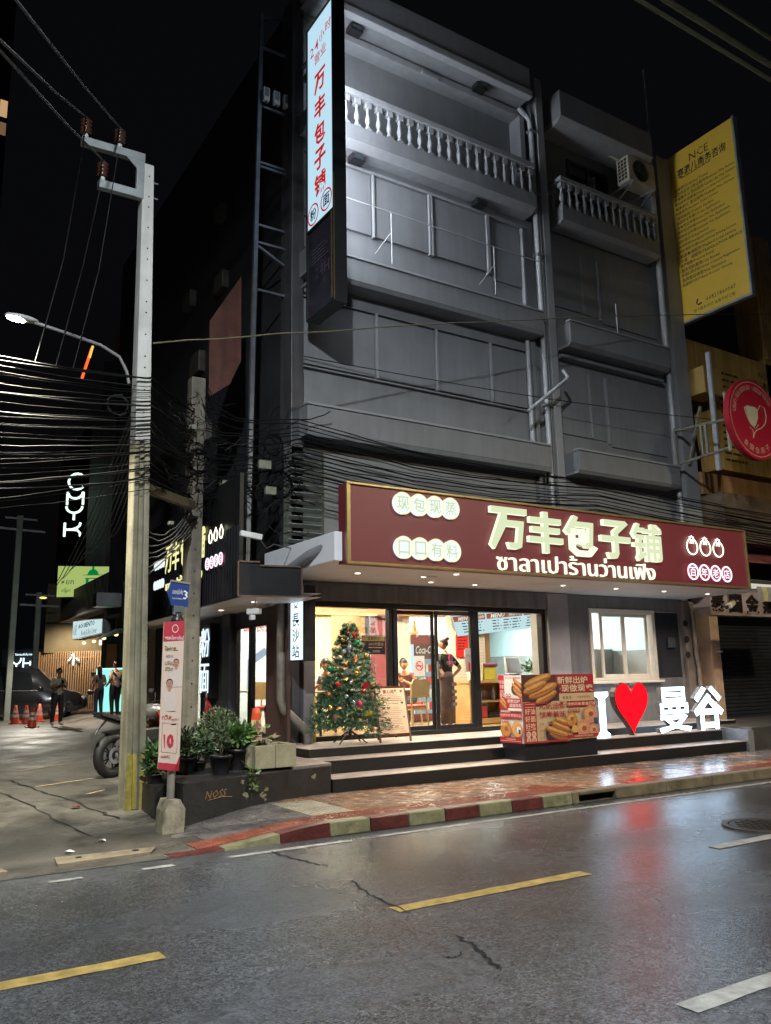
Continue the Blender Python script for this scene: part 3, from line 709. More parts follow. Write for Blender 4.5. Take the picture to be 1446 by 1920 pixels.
# door stickers: no smoking, opening notice
def sticker(x, y, z, w, h, base, parts, name, par, label=None):
    o = MB().box(x - w / 2, y, z - h / 2, x + w / 2, y + .002, z + h / 2).build(name, base, par, label=label)
    for mat, fn in parts:
        m = MB(); fn(m); m.build("print", mat, o)
    return o
STK = P("sticker_cream", (.7, .6, .55), .5, 0, .05); INKR = P("ink_red", (.5, .02, .02), .5, 0, .05); INKK = P("ink_black", (.012, .012, .012), .5, 0, .05); INKW = P("ink_white", (.75, .74, .7), .5, 0, .05)
def nosmoke(m):
    c = (8.3, 12.0655, 1.78); ring(m, c, X3, Z3, .065, .082, 28)
    m.box(8.24, 12.0645, 1.77, 8.36, 12.066, 1.79); m.obox((8.3, 12.0645, 1.78), (.15, .002, .014), Matrix.Rotation(math.radians(45), 3, 'Y'))
sticker(8.3, 12.0665, 1.78, .22, .34, STK, [(INKR, nosmoke)], "no_smoking_sticker", d1)
st2 = sticker(9.33, 11.99, 1.87, .17, .42, P("sticker_grey", (.35, .34, .33), .5), [(INKR, lambda m: m.box(9.31, 11.987, 1.68, 9.35, 11.9895, 1.83)), (INKK, lambda m: put_text(m, "拉 PULL", (9.33, 11.988, 1.95), X3, Z3, h=.05, maxw=.14))], "door_notice", d2)

# ------------------------------------------------------------------ side front on the lane
m = MB(); m.box(5.6, 12.4, .05, 5.64, 13.72, .74); m.box(5.6, 12.4, 2.5, 5.64, 17.0, 3.4); m.box(5.6, 13.72, .05, 5.64, 15.35, 2.5); m.box(5.6, 17.0, .05, 5.64, 18.4, 3.4); m.box(5.6, 15.35, .05, 5.64, 17, .62)
m.build("side_wall", GREY_D, B)
m = MB(); m.box(5.56, 11.6, .05, 5.61, 12.38, 3.0); m.build("brown_cladding", P("brown_cladding", (.06, .035, .03), .4, 0, .25, 3), B, bev=.005)
m = MB(); m.box(5.57, 13.03, .74, 5.66, 13.13, 2.5); m.box(5.58, 12.4, .74, 5.66, 12.44, 2.5); m.box(5.58, 13.68, .74, 5.66, 13.72, 2.5); m.box(5.58, 12.44, 2.46, 5.66, 13.68, 2.5); m.box(5.58, 12.44, .74, 5.66, 13.68, .78)
sw = m.build("side_window", FR, B, bev=.005)
MB().box(5.61, 12.44, .78, 5.62, 13.03, 2.46).build("pane", GLASS, sw); MB().box(5.61, 13.13, .78, 5.62, 13.68, 2.46).build("pane", GLASS, sw)
m = MB(); m.box(5.58, 15.35, .62, 5.68, 15.41, 2.5); m.box(5.58, 16.94, .62, 5.68, 17.0, 2.5); m.box(5.58, 15.41, 2.44, 5.68, 16.94, 2.5); m.box(5.58, 15.41, .62, 5.68, 16.94, .68)
sw = m.build("side_window", FR, B, bev=.005); MB().box(5.62, 15.41, .68, 5.63, 16.94, 2.44).build("pane", GLASS, sw)
m = MB(); m.box(5.5, 13.8, .4, 5.6, 14.15, 3.0); m.build("pilaster", P("dark_slate", (.035, .037, .045), .4), B, bev=.01)
# pipes at the corner
pipe([(5.52, 11.75, 2.95), (5.52, 11.75, 1.3), (5.55, 11.72, 1.15), (5.9, 11.7, .85), (5.95, 11.7, .75), (5.95, 11.7, .3)], .07, P("dirty_corner_pipe", (.16, .145, .12), .5, 0, .4, 8), 10)
pipe([(5.45, 9.95, 3.42), (5.3, 10.4, 3.3), (5.25, 11.2, 3.1), (5.25, 11.75, 2.9), (5.38, 11.8, 2.75)], .075, P("grey_drain_pipe", (.25, .26, .28), .4, 0, .2, 4), 10)

# side canopy: ribbed black fascia, white soffit
def yl(x, y): return x + (y - 10.8) * .055            # the lane leans a little to the right as it runs back
sc = MB(); sc.add([(4.42, 10.8, 2.745), (5.62, 10.6, 2.745), (6.1, 18.5, 2.745), (yl(4.42, 18.5), 18.5, 2.745)], [(0, 1, 2, 3)])
sc.add([(4.42, 10.8, 2.8), (5.62, 10.6, 2.8), (6.1, 18.5, 2.8), (yl(4.42, 18.5), 18.5, 2.8)], [(0, 1, 2, 3)])
sc.build("side_canopy_soffit", WHT, B)
FASC = P("fascia_black", (.014, .014, .016), .45, .2, .3, 4)
m = MB(); m.prism([(4.42, 10.8, 2.735), (yl(4.42, 18.5), 18.5, 2.735), (yl(4.42, 18.5), 18.5, 4.5), (4.42, 10.8, 4.5)], (.06, 0, 0)); sf = m.build("side_fascia", FASC, B)
m = MB(); m.obox((0, 0, 0), (.03, .045, 1.0)); rb0 = m.build("rib", FASC, sf, origin=(0, 0, 0)); rb0.location = Vector((yl(4.41, 10.85), 10.85, 3.25)) - Vector((9, 12, 0))
for i in range(1, 62): share(rb0, "rib", sf, (yl(4.408, 10.85 + i * .122), 10.85 + i * .122, 3.25))
m = MB(); m.prism([(4.4, 10.78, 2.74), (5.3, 10.62, 2.74), (5.3, 10.62, 3.17), (4.7, 10.73, 3.17), (4.7, 10.73, 3.22), (4.4, 10.78, 3.22)], (.02, .1, 0)); m.build("fascia_end", FASC, B)
EDGE = P("rusty_trim", (.16, .1, .07), .5, .3, .3, 9)
m = MB()
for a, b_ in (((4.4, 10.77, 2.74), (4.4, 10.77, 3.22)), ((4.4, 10.77, 3.22), (4.7, 10.715, 3.22)), ((4.7, 10.71, 3.17), (5.3, 10.605, 3.17)), ((5.3, 10.605, 3.17), (5.3, 10.605, 2.74)), ((4.4, 10.77, 2.74), (5.3, 10.605, 2.74))): m.bar(a, b_, .022)
m.build("fascia_trim", EDGE, B)
for x, y in ((5.0, 11.6), (5.1, 13.2), (5.2, 14.8), (5.3, 16.4)): downlight(x, y, 2.744, B, 30, (1, .92, .85))

# ================================================================== SIGNS OF THE SHOP
RED_S = P("sign_red_panel", (.15, .024, .033), .45, 0, .06, 2)
GOLDT = P("sign_gold_trim", (.35, .26, .12), .35, .7, .2, 6)
SG = thing("shop_sign", "long dark red shop sign with glowing Chinese and Thai letters over the entrance", "sign", (9.8, 9.67, 3.1))
MB().box(5.47, 9.58, 3.115, 14.2, 9.82, 4.21).build("panel", RED_S, SG)
m = MB(); m.box(5.45, 9.55, 3.1, 14.22, 9.6, 3.135); m.box(5.45, 9.55, 4.195, 14.22, 9.6, 4.23); m.box(5.45, 9.55, 3.135, 5.51, 9.6, 4.195); m.box(14.17, 9.55, 3.135, 14.22, 9.6, 4.195); m.build("trim", GOLDT, SG, bev=.005)
EL = E("letter_warm_white", (.86, .98, .62), .86); EH = E("letter_halo_edge", (1, .98, .7), 1.25)
EW = E("letter_cool_white", (.8, .95, 1.0), 1.15); EB = E("badge_blue_white", (.85, .88, 1), 1.6)
GLD = P("badge_gold_letter", (.6, .55, .3), .5, 0, .1)
YS = 9.58
def letter(s, x, z, h, par, front, side, depth=.07, off=.032, y=YS, name="letter", w=None):
    if s == "铺": off = .018
    m = MB(); put_text(m, s, (x, y, z), X3, Z3, h=h, w=w, depth=depth, off=off, res=1)
    o = m.build(name, [front, side], par)
    for p in o.data.polygons:                                            # front face glows steadily, rims light the panel
        p.material_index = 0 if p.normal.y < -.9 else 1
    return o
for ch, x, w_ in zip("万丰包子铺", (8.27, 9.03, 9.8, 10.6, 11.38), (.74, .72, .72, .7, .74)): letter(ch, x, 3.785, .66, SG, EL, EH, w=w_)
m = MB(); put_text(m, "ซาลาเปาร้านว่านเฟิง", (9.8, YS, 3.3), X3, Z3, h=.31, w=3.52, depth=.03, off=0, res=1); m.build("thai_lettering", E("thai_letter_glow", (1, 1, .74), 1.35), SG)
def badge_row(s, x0, z, dx, r):
    m = MB(); g = MB()
    for i in range(4): disc(m, (x0 + dx * i, YS, z), X3, Z3, r, 24, depth=.05); ring(g, (x0 + dx * i, YS - .052, z), X3, Z3, r - .012, r + .008, 28)
    bb = m.build("badge_row", EW, SG)
    g.build("badge_edge", E("badge_edge_yellow", (1, .9, .5), 1.1), bb)
    for i, ch in enumerate(s):
        t = MB(); put_text(t, ch, (x0 + dx * i, YS - .054, z), X3, Z3, h=.2, off=.01, res=1); t.build("letter", E("badge_letter_glow", (.85, .9, .5), .82), bb)
badge_row("现包现蒸", 6.35, 4.0, .278, .155); badge_row("口口有料", 6.35, 3.37, .278, .155)
def bao(x, z, s, par, y=YS):
    pts = []
    for i in range(28):
        t = PI * .5 + .32 + (2 * PI - .64) * i / 27
        pts.append((x + .145 * s * math.cos(t), y - .03, z - .03 * s + .14 * s * math.sin(t) * (1 if math.sin(t) < .6 else 1.05)))
    m = MB(); m.tube(pts, .012 * s, 6)
    m.tube([(x - .045 * s, y - .03, z + .105 * s), (x - .055 * s, y - .03, z + .15 * s), (x - .02 * s, y - .03, z + .14 * s), (x, y - .03, z + .17 * s), (x + .02 * s, y - .03, z + .14 * s), (x + .055 * s, y - .03, z + .15 * s), (x + .045 * s, y - .03, z + .105 * s)], .011 * s, 5)
    for k in (-1, 0, 1): m.tube([(x + .016 * k * s, y - .03, z + .1 * s), (x + .05 * k * s, y - .03, z + .03 * s)], .009 * s, 5)
    return m.build("bun_outline", E("neon_bun", (1, .93, .72), 2.6), par)
for x in (12.6, 12.97, 13.34): bao(x, 3.83, 1.0, SG)
EVR = E("round_badge_red", (.62, .02, .05), .75)
for i, ch in enumerate("百年老店"):
    x = 12.55 + .318 * i; m = MB(); disc(m, (x, YS, 3.345), X3, Z3, .145, 28, depth=.035); o = m.build("round_badge", EVR, SG)
    m = MB(); ring(m, (x, YS - .036, 3.345), X3, Z3, .122, .15, 28, depth=.012); m.build("badge_ring", EB, o)
    m = MB(); put_text(m, ch, (x, YS - .04, 3.345), X3, Z3, h=.17, off=.014, res=1); m.build("letter", EB, o)

# ------------------------------------------------------------------ tall blade sign at the corner (lit box above an unlit one)
BS = thing("blade_sign", "tall white lit blade sign with red characters projecting from the building corner", "sign", (5.9, 11.05, 7.4))
XS = 5.86
MB().box(5.86, 10.6, 7.42, 6.06, 11.5, 8.95).build("unlit_box", P("dark_sign_face", (.035, .033, .045), .25, 0, .6, 3), BS, bev=.01)
m = MB(); m.box(5.84, 10.57, 7.39, 6.08, 10.6, 12.93); m.box(5.84, 11.5, 7.39, 6.08, 11.53, 12.93); m.box(5.84, 10.6, 12.9, 6.08, 11.5, 12.93); m.box(5.84, 10.6, 8.95, 6.08, 11.5, 9.0); m.box(5.84, 10.6, 7.39, 6.08, 11.5, 7.42); m.build("frame", P("sign_dark_frame", (.04, .04, .045), .4, .5), BS)
m = MB(); m.box(5.835, 10.63, 7.46, 5.845, 10.66, 8.95); m.box(5.835, 10.55, 7.4, 5.845, 10.575, 9.6); m.build("gold_edge", GOLDT, BS)
MB().box(XS, 10.6, 9.0, 5.95, 11.5, 12.9).build("lit_face", E("blade_light_left", (.55, .82, .97), .92), BS)
MB().box(5.951, 10.6, 9.0, 6.06, 11.5, 12.9).build("lit_face", E("blade_light_right", (.84, .91, 1.0), 23), BS)
REDG = E("blade_red_glow", (.62, .02, .015), .8); 
INV = -Y3
xx = XS - .006
for s, y, z in (("2", 11.33, 12.36), ("4", 11.16, 12.39), ("小", 10.97, 12.45), ("时", 10.74, 12.5), ("营", 11.14, 12.12), ("业", 10.92, 12.15)):
    m = MB(); put_text(m, s, (xx, y, z), INV, Z3, h=.2, w=.13 if s in "24" else .2, off=.008, res=1); m.build("letter", REDG, BS)
for s, z in zip("万丰包子铺", (11.62, 11.12, 10.63, 10.15, 9.68)):
    m = MB(); put_text(m, s, (xx, 11.05, z), INV, Z3, h=.4, w=.4, off=.035, res=1, shear=.0); m.build("letter", REDG, BS)
for s, y, z in (("粉", 11.3, 9.23), ("面", 10.84, 9.27)):
    m = MB(); ring(m, (xx, y, z), INV, Z3, .165, .195, 28); o = m.build("round_badge", REDG, BS)
    m = MB(); put_text(m, s, (xx, y, z), INV, Z3, h=.21, off=.02, res=1); m.build("letter", E("blade_dark_ink", (.01, .05, .06), .3), o)
m = MB(); put_text(m, "24H", (5.85, 10.98, 8.1), INV, Z3, h=.2, res=1); m.build("faint_number", P("faded_print", (.11, .08, .12), .5), BS); m = MB(); fake_lines(m, (5.852, 11.35, 8.55), INV, Z3, .6, 5, .06, .025, 4); m.build("faint_lettering", P("faded_print", (.11, .08, .12), .5), BS)
MB().bar((5.96, 11.5, 12.5), (5.96, 12.3, 12.5), .05).build("bracket", STEEL, BS); MB().bar((5.96, 11.5, 8.2), (5.96, 12.3, 8.2), .05).build("bracket", STEEL, BS)

# ------------------------------------------------------------------ small vertical light box by the door
VS = thing("station_sign", "narrow white vertical light box with black characters beside the entrance", "sign", (5.8, 11.5, 1.85))
MB().box(5.66, 11.26, 1.86, 5.86, 11.74, 3.0).build("box", BLKM, VS, bev=.008)
MB().box(5.652, 11.29, 1.88, 5.66, 11.72, 2.98).build("lit_face", E("station_light", (.72, .9, 1), 1.5), VS)
EKK = E("dark_print", (.01, .01, .015), .15)
for s, z in zip("長沙站", (2.48, 2.24, 2.01)):
    m = MB(); put_text(m, s, (5.65, 11.51, z), -Y3, Z3, h=.2, w=.24, off=.01, res=1); m.build("letter", EKK, VS)
m = MB(); ring(m, (5.65, 11.51, 2.78), -Y3, Z3, .07, .085, 24, 1.2); m.box(5.648, 11.45, 2.66, 5.651, 11.57, 2.675); m.build("logo_ring", EKK, VS)
m = MB(); disc(m, (5.649, 11.51, 2.78), -Y3, Z3, .025, 12); m.build("logo_dot", E("logo_red", (.5, .02, .03), .5), VS)

# ------------------------------------------------------------------ side sign over the lane
SS = thing("side_shop_sign", "smaller copy of the shop sign in glowing letters on the black side fascia", "sign", (4.45, 13, 3.2))
sdir = Vector((-.055, -1, 0)).normalized()
def sp(y, z, d=.0): return Vector((yl(4.40, y) - d, y, z))
def side_text(s, y, z, h, w, mat, depth=.05, off=.02, name="letter"):
    m = MB(); put_text(m, s, sp(y, z), sdir, Z3, h=h, w=w, depth=depth, off=off, res=1); return m.build(name, mat, SS)
ESY = E("side_letter_yellow", (1, .95, .42), 1.05)
for ch, y in zip("万丰包子铺", (14.49, 14.02, 13.5, 13.02, 12.54)): side_text(ch, y, 3.74, .5, .42, ESY, .012, .008)
side_text("ซาลาเปาร้านว่านเฟิง", 13.53, 3.27, .18, 2.2, ESY, .02, .004, "thai_lettering")
for z, s in ((3.72, "现包现蒸"), (3.35, "口口有料")):
    m = MB()
    for i in range(4): disc(m, sp(15.37 - .18 * i, z), sdir, Z3, .082, 18, depth=.03)
    o = m.build("badge_row", E("side_badge", (.8, .92, 1), 1.2), SS)
    for i, ch in enumerate(s):
        t = MB(); put_text(t, ch, sp(15.37 - .18 * i, z, .033), sdir, Z3, h=.12, res=1); t.build("letter", E("badge_letter_glow", (.85, .9, .5), .82), o)
for i, ch in enumerate("百年老店"):
    y = 12.12 - .215 * i; m = MB(); disc(m, sp(y, 3.35), sdir, Z3, .085, 20, depth=.02); o = m.build("round_badge", EVR, SS)
    m = MB(); ring(m, sp(y, 3.35, .022), sdir, Z3, .075, .095, 20, depth=.01); m.build("badge_ring", E("side_badge_pink", (1, .8, 1), 1.6), o)
    m = MB(); put_text(m, ch, sp(y, 3.35, .026), sdir, Z3, h=.1, off=.01, res=1); m.build("letter", EB, o)
for i in range(3):
    y = 12.01 - .26 * i; m = MB(); c = sp(y, 3.74, .02)
    pts = [c + sdir * (.08 * math.cos(t)) + Z3 * (.085 * math.sin(t)) for t in [PI * .5 + .3 + (2 * PI - .6) * k / 18 for k in range(19)]]
    m.tube(pts, .008, 5); m.tube([c + sdir * .03 + Z3 * .08, c + Z3 * .12, c - sdir * .03 + Z3 * .08], .008, 5); m.build("bun_outline", E("neon_bun", (1, .93, .72), 2.6), SS)

# neon noodle sign on the side wall
NS = thing("neon_noodle_sign", "bright white lit two character sign stacked on the side wall by the lane", "sign", (5.5, 14.75, 1.2))
MB().box(5.42, 14.55, 1.3, 5.6, 14.98, 2.62).build("box", BLKM, NS)
NE = E("neon_box_white", (.68, .84, 1), 1.5)
for s, z in (("粉", 2.28), ("面", 1.64)):
    m = MB(); put_text(m, s, (5.415, 14.76, z), -Y3, Z3, h=.52, w=.42, depth=.01, off=.0, res=1); m.build("letter", NE, NS)
m = MB(); m.box(5.53, 14.05, 1.15, 5.6, 14.25, 1.42); o = m.build("wall_notice", INKK, origin=(5.56, 14.15, 1.15), label="small black notice with white print under the neon sign", cat="notice")
m = MB(); put_text(m, "LS", (5.527, 14.15, 1.32), -Y3, Z3, h=.08); fake_lines(m, (5.527, 14.22, 1.22), -Y3, Z3, .13, 2, .035, .015, 3); m.build("print", INKW, o)

# ------------------------------------------------------------------ I (heart) Bangkok letters on the steps
IL = thing("heart_letter_sign", "white glowing letters and a red heart standing on the steps", "sign", (12.3, 10.55, .5))
LW = E("love_letter_white", (.55, .76, 1.0), 8.0); LSD = P("letter_shell", (.2, .21, .23), .4, .3)
def stand(pts_fn, name, mat):
    pass
def serif_i(x0, x1, z0, z1, y):
    xm = (x0 + x1) / 2; a = .075; h = .06
    pts = [(x0, z0), (x1, z0), (x1, z0 + h), (xm + a, z0 + h * 1.8), (xm + a, z1 - h * 1.8), (x1, z1 - h), (x1, z1), (x0, z1), (x0, z1 - h), (xm - a, z1 - h * 1.8), (xm - a, z0 + h * 1.8), (x0, z0 + h)]
    return [(px_, y, pz_) for px_, pz_ in pts]
m = MB(); m.prism(serif_i(10.76, 11.1, .5, 1.285, 10.4), (0, .1, 0)); o = m.build("letter", LSD, IL)
m = MB(); m.poly(serif_i(10.77, 11.09, .51, 1.275, 10.396)); m.build("lit_face", LW, o)
HY = 10.46
m = MB(); m.prism([Vector(p) for p in heart_pts((11.75, HY, .97), X3, Z3, .86, .92)], (0, .12, 0)); hb = m.build("heart", P("heart_shell", (.03, .02, .02), .4), IL)
m = MB(); m.poly(heart_pts((11.75, HY - .004, .97), X3, Z3, .82, .88)); m.build("lit_face", E("heart_red_light", (.85, .0015, .004), 5.5), hb)
for ch, x, w_, of_ in (("曼", 12.75, .88, .012), ("谷", 13.72, .86, .026)):
    m = MB(); put_text(m, ch, (x, 10.46, .92), X3, Z3, h=.8, w=w_, depth=.1, off=of_, res=1)
    o = m.build("letter", [LSD, LW], IL)
    for p in o.data.polygons: p.material_index = 1 if p.normal.y < -.9 else 0

# ================================================================== INSIDE THE SHOP
WOOD = P("light_oak", (.5, .3, .13), .4, 0, .2, 4, .05, 40)
WOOD_D = P("warm_oak_panel", (.45, .24, .1), .4, 0, .2, 3)
BEIGE = P("beige_wall", (.62, .5, .33), .6, 0, .08, 2)
TILEW = grid_mat("white_wall_tiles", (.74, .67, .55), (.56, .49, .38), .13, .065, 'XZ', .006)
TILEW_Y = grid_mat("white_wall_tiles_side", (.74, .68, .6), (.56, .5, .42), .13, .065, 'YZ', .006)
FLOORI = P("shop_floor_oak", (.5, .33, .17), .25, 0, .15, 3)
WARM = (1, .77, .5)
IN = thing("shop_interior", "warm lit noodle shop room with oak panels and white tiles behind the glass", "room", (9, 15, .62))
MB().box(5.65, 12.1, .5, 15.2, 19.6, .622).build("floor", FLOORI, IN)
MB().box(5.8, 12.1, 3.3, 15.2, 19.6, 3.36).build("ceiling", P("orange_ceiling", (.62, .36, .14), .5, 0, .05), IN)
MB().box(5.8, 19.5, .62, 15.2, 19.6, 3.3).build("rear_wall", BEIGE, IN)
MB().box(15.12, 12.3, 2.1, 15.2, 19.5, 3.3).build("kitchen_wall", P("kitchen_white", (.55, .68, .7), .5, 0, .05), IN); MB().box(15.12, 12.3, .62, 15.2, 19.5, 2.1).build("kitchen_dado", P("kitchen_grey_dado", (.26, .27, .26), .5, 0, .2, 4), IN)
MB().box(5.8, 17.4, .62, 8.8, 17.5, 3.3).build("partition", P("menu_blue_wall", (.5, .58, .58), .5, 0, .05), IN)
# bulkhead with the gold light strip, beige piers, burgundy pier, tiled piers
MB().box(6.9, 14.6, 2.86, 11.2, 14.9, 3.3).build("bulkhead", WOOD_D, IN)
MB().box(6.9, 14.56, 2.84, 9.0, 14.598, 2.87).build("light_strip", E("cove_strip", (1, .72, .25), 3.2), IN)
MB().box(7.0, 14.7, .62, 8.0, 15.0, 2.86).build("pier", BEIGE, IN)
MB().box(9.15, 14.9, .62, 9.5, 15.1, 3.3).build("pier", P("burgundy_pier", (.2, .05, .06), .5), IN)
MB().box(9.5, 15.0, .62, 10.1, 15.1, 3.3).build("tiled_pier", TILEW, IN)
MB().box(10.35, 17.0, .62, 13.5, 17.1, 3.3).build("tiled_wall", TILEW, IN)
MB().box(8.0, 17.4, .62, 10.4, 17.45, 3.3).build("oak_wall", WOOD, IN)
MB().box(8.3, 17.3, 1.6, 8.9, 17.4, 2.6).build("notice_frame", P("dark_oak", (.2, .12, .06), .5), IN)
# tiled pier that carries the red notice, oak door frame behind it, kitchen glazing
MB().box(10.6, 14.2, .62, 11.5, 14.4, 3.3).build("tiled_pier", TILEW, IN)
MB().box(11.5, 14.3, .62, 11.72, 14.45, 3.0).build("oak_post", WOOD, IN, bev=.01)
MB().box(13.0, 13.6, .62, 13.25, 13.8, 3.0).build("oak_post", WOOD, IN, bev=.01)
MB().box(12.2, 12.5, .62, 12.32, 13.5, 3.0).build("tiled_pier", TILEW_Y, IN)
MB().box(11.72, 14.36, 1.52, 13.0, 14.38, 2.9).build("pane", glass("kitchen_glass", (.93, .97, .96)), IN)
MB().box(11.0, 18.8, .62, 15.1, 18.9, 3.3).build("kitchen_rear_wall", P("kitchen_white", (.66, .72, .72), .5, 0, .05), IN)
ip = MB().box(12.9, 18.6, 1.4, 14.6, 18.75, 3.2).build("printed_panel", P("kitchen_poster_white", (.6, .78, .82), .5, 0, .03), IN)
m = MB()
for s, x, z in (("现做现卖新鲜包子", 14.2, 3.0), ("手工每天现蒸", 13.9, 3.0), ("好面好馅", 13.6, 3.0)):
    for i, ch in enumerate(s): put_text(m, ch, (x, 18.59, z - .17 * i), X3, Z3, h=.13, res=1)
m.build("print", P("dark_blue_print", (.06, .1, .14), .5), ip)
m = MB(); disc(m, (13.45, 18.59, 1.85), X3, Z3, .22, 16, 1.1); disc(m, (13.42, 18.588, 2.13), X3, Z3, .09, 12); m.obox((13.75, 18.59, 1.78), (.4, .004, .1), Matrix.Rotation(-.5, 3, 'Y')); m.build("print", P("pale_blue_print", (.25, .36, .5), .5), ip)
fan = MB(); ring(fan, (12.55, 17.9, 2.45), X3, Z3, .34, .36, 28, depth=.05)
for k in range(10): fan.bar((12.55, 17.88, 2.45), (12.55 + .35 * math.cos(k * PI / 5), 17.88, 2.45 + .35 * math.sin(k * PI / 5)), .008)
fan.build("wall_fan", P("fan_grey", (.4, .42, .42), .4), origin=(12.55, 17.9, 2.45), label="round grey wall fan behind the kitchen glass", cat="fan")
MB().box(12.3, 17.6, 1.5, 13.1, 18.2, 2.3).build("steel_cabinet", P("kitchen_steel", (.22, .27, .26), .3, .6), origin=(12.7, 17.9, .62), label="grey steel kitchen cabinet behind the service glass", cat="cabinet", bev=.02)
# ceiling lights of the room (lit panels and warm cove)
def ceil_light(x0, y0, x1, y1, col, s, nm): MB().box(x0, y0, 3.27, x1, y1, 3.295).build(nm, E("ceil_%s_%g" % (nm, s), col, s * (4.5 if nm == "dining_panel" else 12)), IN)
ceil_light(6.4, 13.0, 7.4, 14.2, (1, .84, .62), 5.5, "ceiling_panel"); ceil_light(8.2, 12.7, 10.2, 13.4, (1, .84, .62), 6.0, "ceiling_panel_front")
ceil_light(9.6, 15.6, 11.6, 16.4, (1, .86, .66), 6.0, "ceiling_panel_rear"); ceil_light(12.0, 15.6, 14.2, 16.6, (.82, .95, 1), 7.0, "kitchen_panel"); ceil_light(12.2, 12.7, 14.8, 13.3, (.92, .95, 1), .9, "kitchen_panel_front")
ceil_light(6.4, 15.6, 8.4, 16.6, (.9, .96, 1), 6.0, "dining_panel")

# menu light box, tilted forward
MN = thing("menu_board", "long lit menu board tilted over the counter with MENU headings", "menu board", (11.9, 14.0, 2.6))
A_, B2 = Vector((10.46, 14.0, 2.82)), Vector((12.98, 13.75, 3.06)); C_, D_ = Vector((12.98, 13.95, 2.63)), Vector((10.75, 14.171, 2.418))
xd = (B2 - A_).normalized(); yd = (A_ - D_); yd = (yd - xd * yd.dot(xd)).normalized(); nd = xd.cross(yd)
m = MB(); m.prism([D_, C_, B2, A_], -nd * .06); m.build("box", P("menu_grey_rim", (.4, .42, .42), .4), MN)
m = MB(); e_ = nd * .004; m.poly([D_ + e_, C_ + e_, B2 + e_, A_ + e_]); m.build("lit_face", E("menu_light", (.7, .92, .98), 1.0), MN)
def mp(u, v, d=.008):
    """point on the menu face: u across 0..1, v down 0..1"""
    return (A_.lerp(B2, u)).lerp(D_.lerp(C_, u), v) + nd * d
def mquad(m, u0, u1, v0, v1, d=.008): m.quad(mp(u0, v1, d), mp(u1, v1, d), mp(u1, v0, d), mp(u0, v0, d))
m = MB()
for u0, u1 in ((.01, .33), (.345, .72), (.74, .985)): mquad(m, u0, u1, .03, .29)
m.build("heading_band", E("menu_orange_red", (.52, .16, .07), .8), MN)
m = MB(); put_text(m, "MENU", mp(.12, .16, .012), xd, yd, h=.085, off=.03, res=1); put_text(m, "MENU", mp(.46, .16, .012), xd, yd, h=.1, off=.03, res=1); put_text(m, "精品小吃", mp(.645, .16, .012), xd, yd, h=.075, off=.01, res=1); put_text(m, "汤面粉", mp(.28, .16, .012), xd, yd, h=.07, off=.01, res=1)
m.build("heading_letters", E("menu_white_letters", (1, .95, .9), 1.0), MN)
m = MB(); rr = random.Random(3)
for u in (.08, .21, .4, .52, .62, .78, .9):
    for v in (.38, .52, .66, .8): w_ = rr.uniform(.03, .07); mquad(m, u, u + w_, v, v + .045, .012); mquad(m, u + w_ + .015, u + w_ + .03, v, v + .04, .012)
m.build("menu_print", E("menu_ink", (.03, .05, .06), .2), MN)
m = MB(); mquad(m, .86, .97, .06, .26, .011); mquad(m, .565, .6, .07, .25, .011); mquad(m, .19, .235, .06, .27, .011); m.build("food_picture", E("menu_food", (.75, .4, .15), .7), MN)
MB().bar((11.0, 14.05, 2.9), (11.0, 14.05, 3.3), .02).build("hanger", STEEL, MN); MB().bar((12.6, 14.0, 3.0), (12.6, 14.0, 3.3), .02).build("hanger", STEEL, MN)

# red sheet of writing on the tiled pier
rn = MB().box(10.71, 14.17, 1.98, 11.02, 14.195, 2.45).build("red_notice", P("red_paper", (.6, .015, .012), .5), origin=(11.1, 14.18, 1.9), label="red paper notice pinned on the white tiles under the menu board", cat="notice")
m = MB(); fake_lines(m, (10.74, 14.166, 2.38), X3, Z3, .24, 5, .06, .025, 8); m.build("print", INKK, rn); MB().box(10.9, 14.163, 1.99, 11.01, 14.168, 2.14).build("white_slip", INKW, rn)

# counter with open shelves and what stands on it
CT = thing("service_counter", "light oak service counter with open shelves facing the door", "counter", (11.9, 14.0, .62))
m = MB(); m.box(10.52, 13.55, 1.44, 13.0, 14.15, 1.5); m.build("counter_top", WOOD, CT, bev=.006)
for x in (10.54, 11.7, 12.4, 12.96): MB().box(x, 13.57, .72, x + .03, 14.13, 1.44).build("upright", WOOD, CT)
MB().box(10.52, 13.57, .64, 13.0, 14.13, .74).build("plinth", WOOD, CT); MB().box(10.57, 13.58, 1.06, 12.95, 14.12, 1.09).build("shelf", WOOD, CT); MB().box(10.54, 14.1, .74, 13.0, 14.13, 1.44).build("back_board", WOOD_D, CT)
def simple(name, label, cat, mbs, loc, group=None):
    """a thing of several parts: mbs = [(part name, MB, material, bevel)]"""
    t = thing(name, label, cat, loc, group=group)
    for n_, mb_, mt, bv in mbs: mb_.build(n_, mt, t, bev=bv)
    return t
PLW = P("white_paper_bag", (.72, .66, .5), .6); YEL = P("yellow_lid_box", (.6, .55, .08), .4); PUR = P("purple_lid", (.25, .05, .2), .4)
simple("paper_bag", "cream paper bag on the counter by the tiled pier", "bag", [("bag", MB().prism([(10.72, 13.7, 1.5), (11.0, 13.7, 1.5), (11.02, 13.7, 1.84), (10.7, 13.7, 1.84)], (0, .16, 0)), PLW, .01), ("print", MB().box(10.78, 13.694, 1.6, 10.86, 13.698, 1.72), INKR, 0)], (10.86, 13.78, 1.5))
simple("storage_tub", "yellowish plastic tub with a purple lid on the counter", "tub", [("tub", MB().box(11.06, 13.72, 1.5, 11.4, 13.98, 1.78), YEL, .02), ("lid", MB().box(11.04, 13.7, 1.781, 11.42, 14.0, 1.84), PUR, .015)], (11.2, 13.85, 1.5))
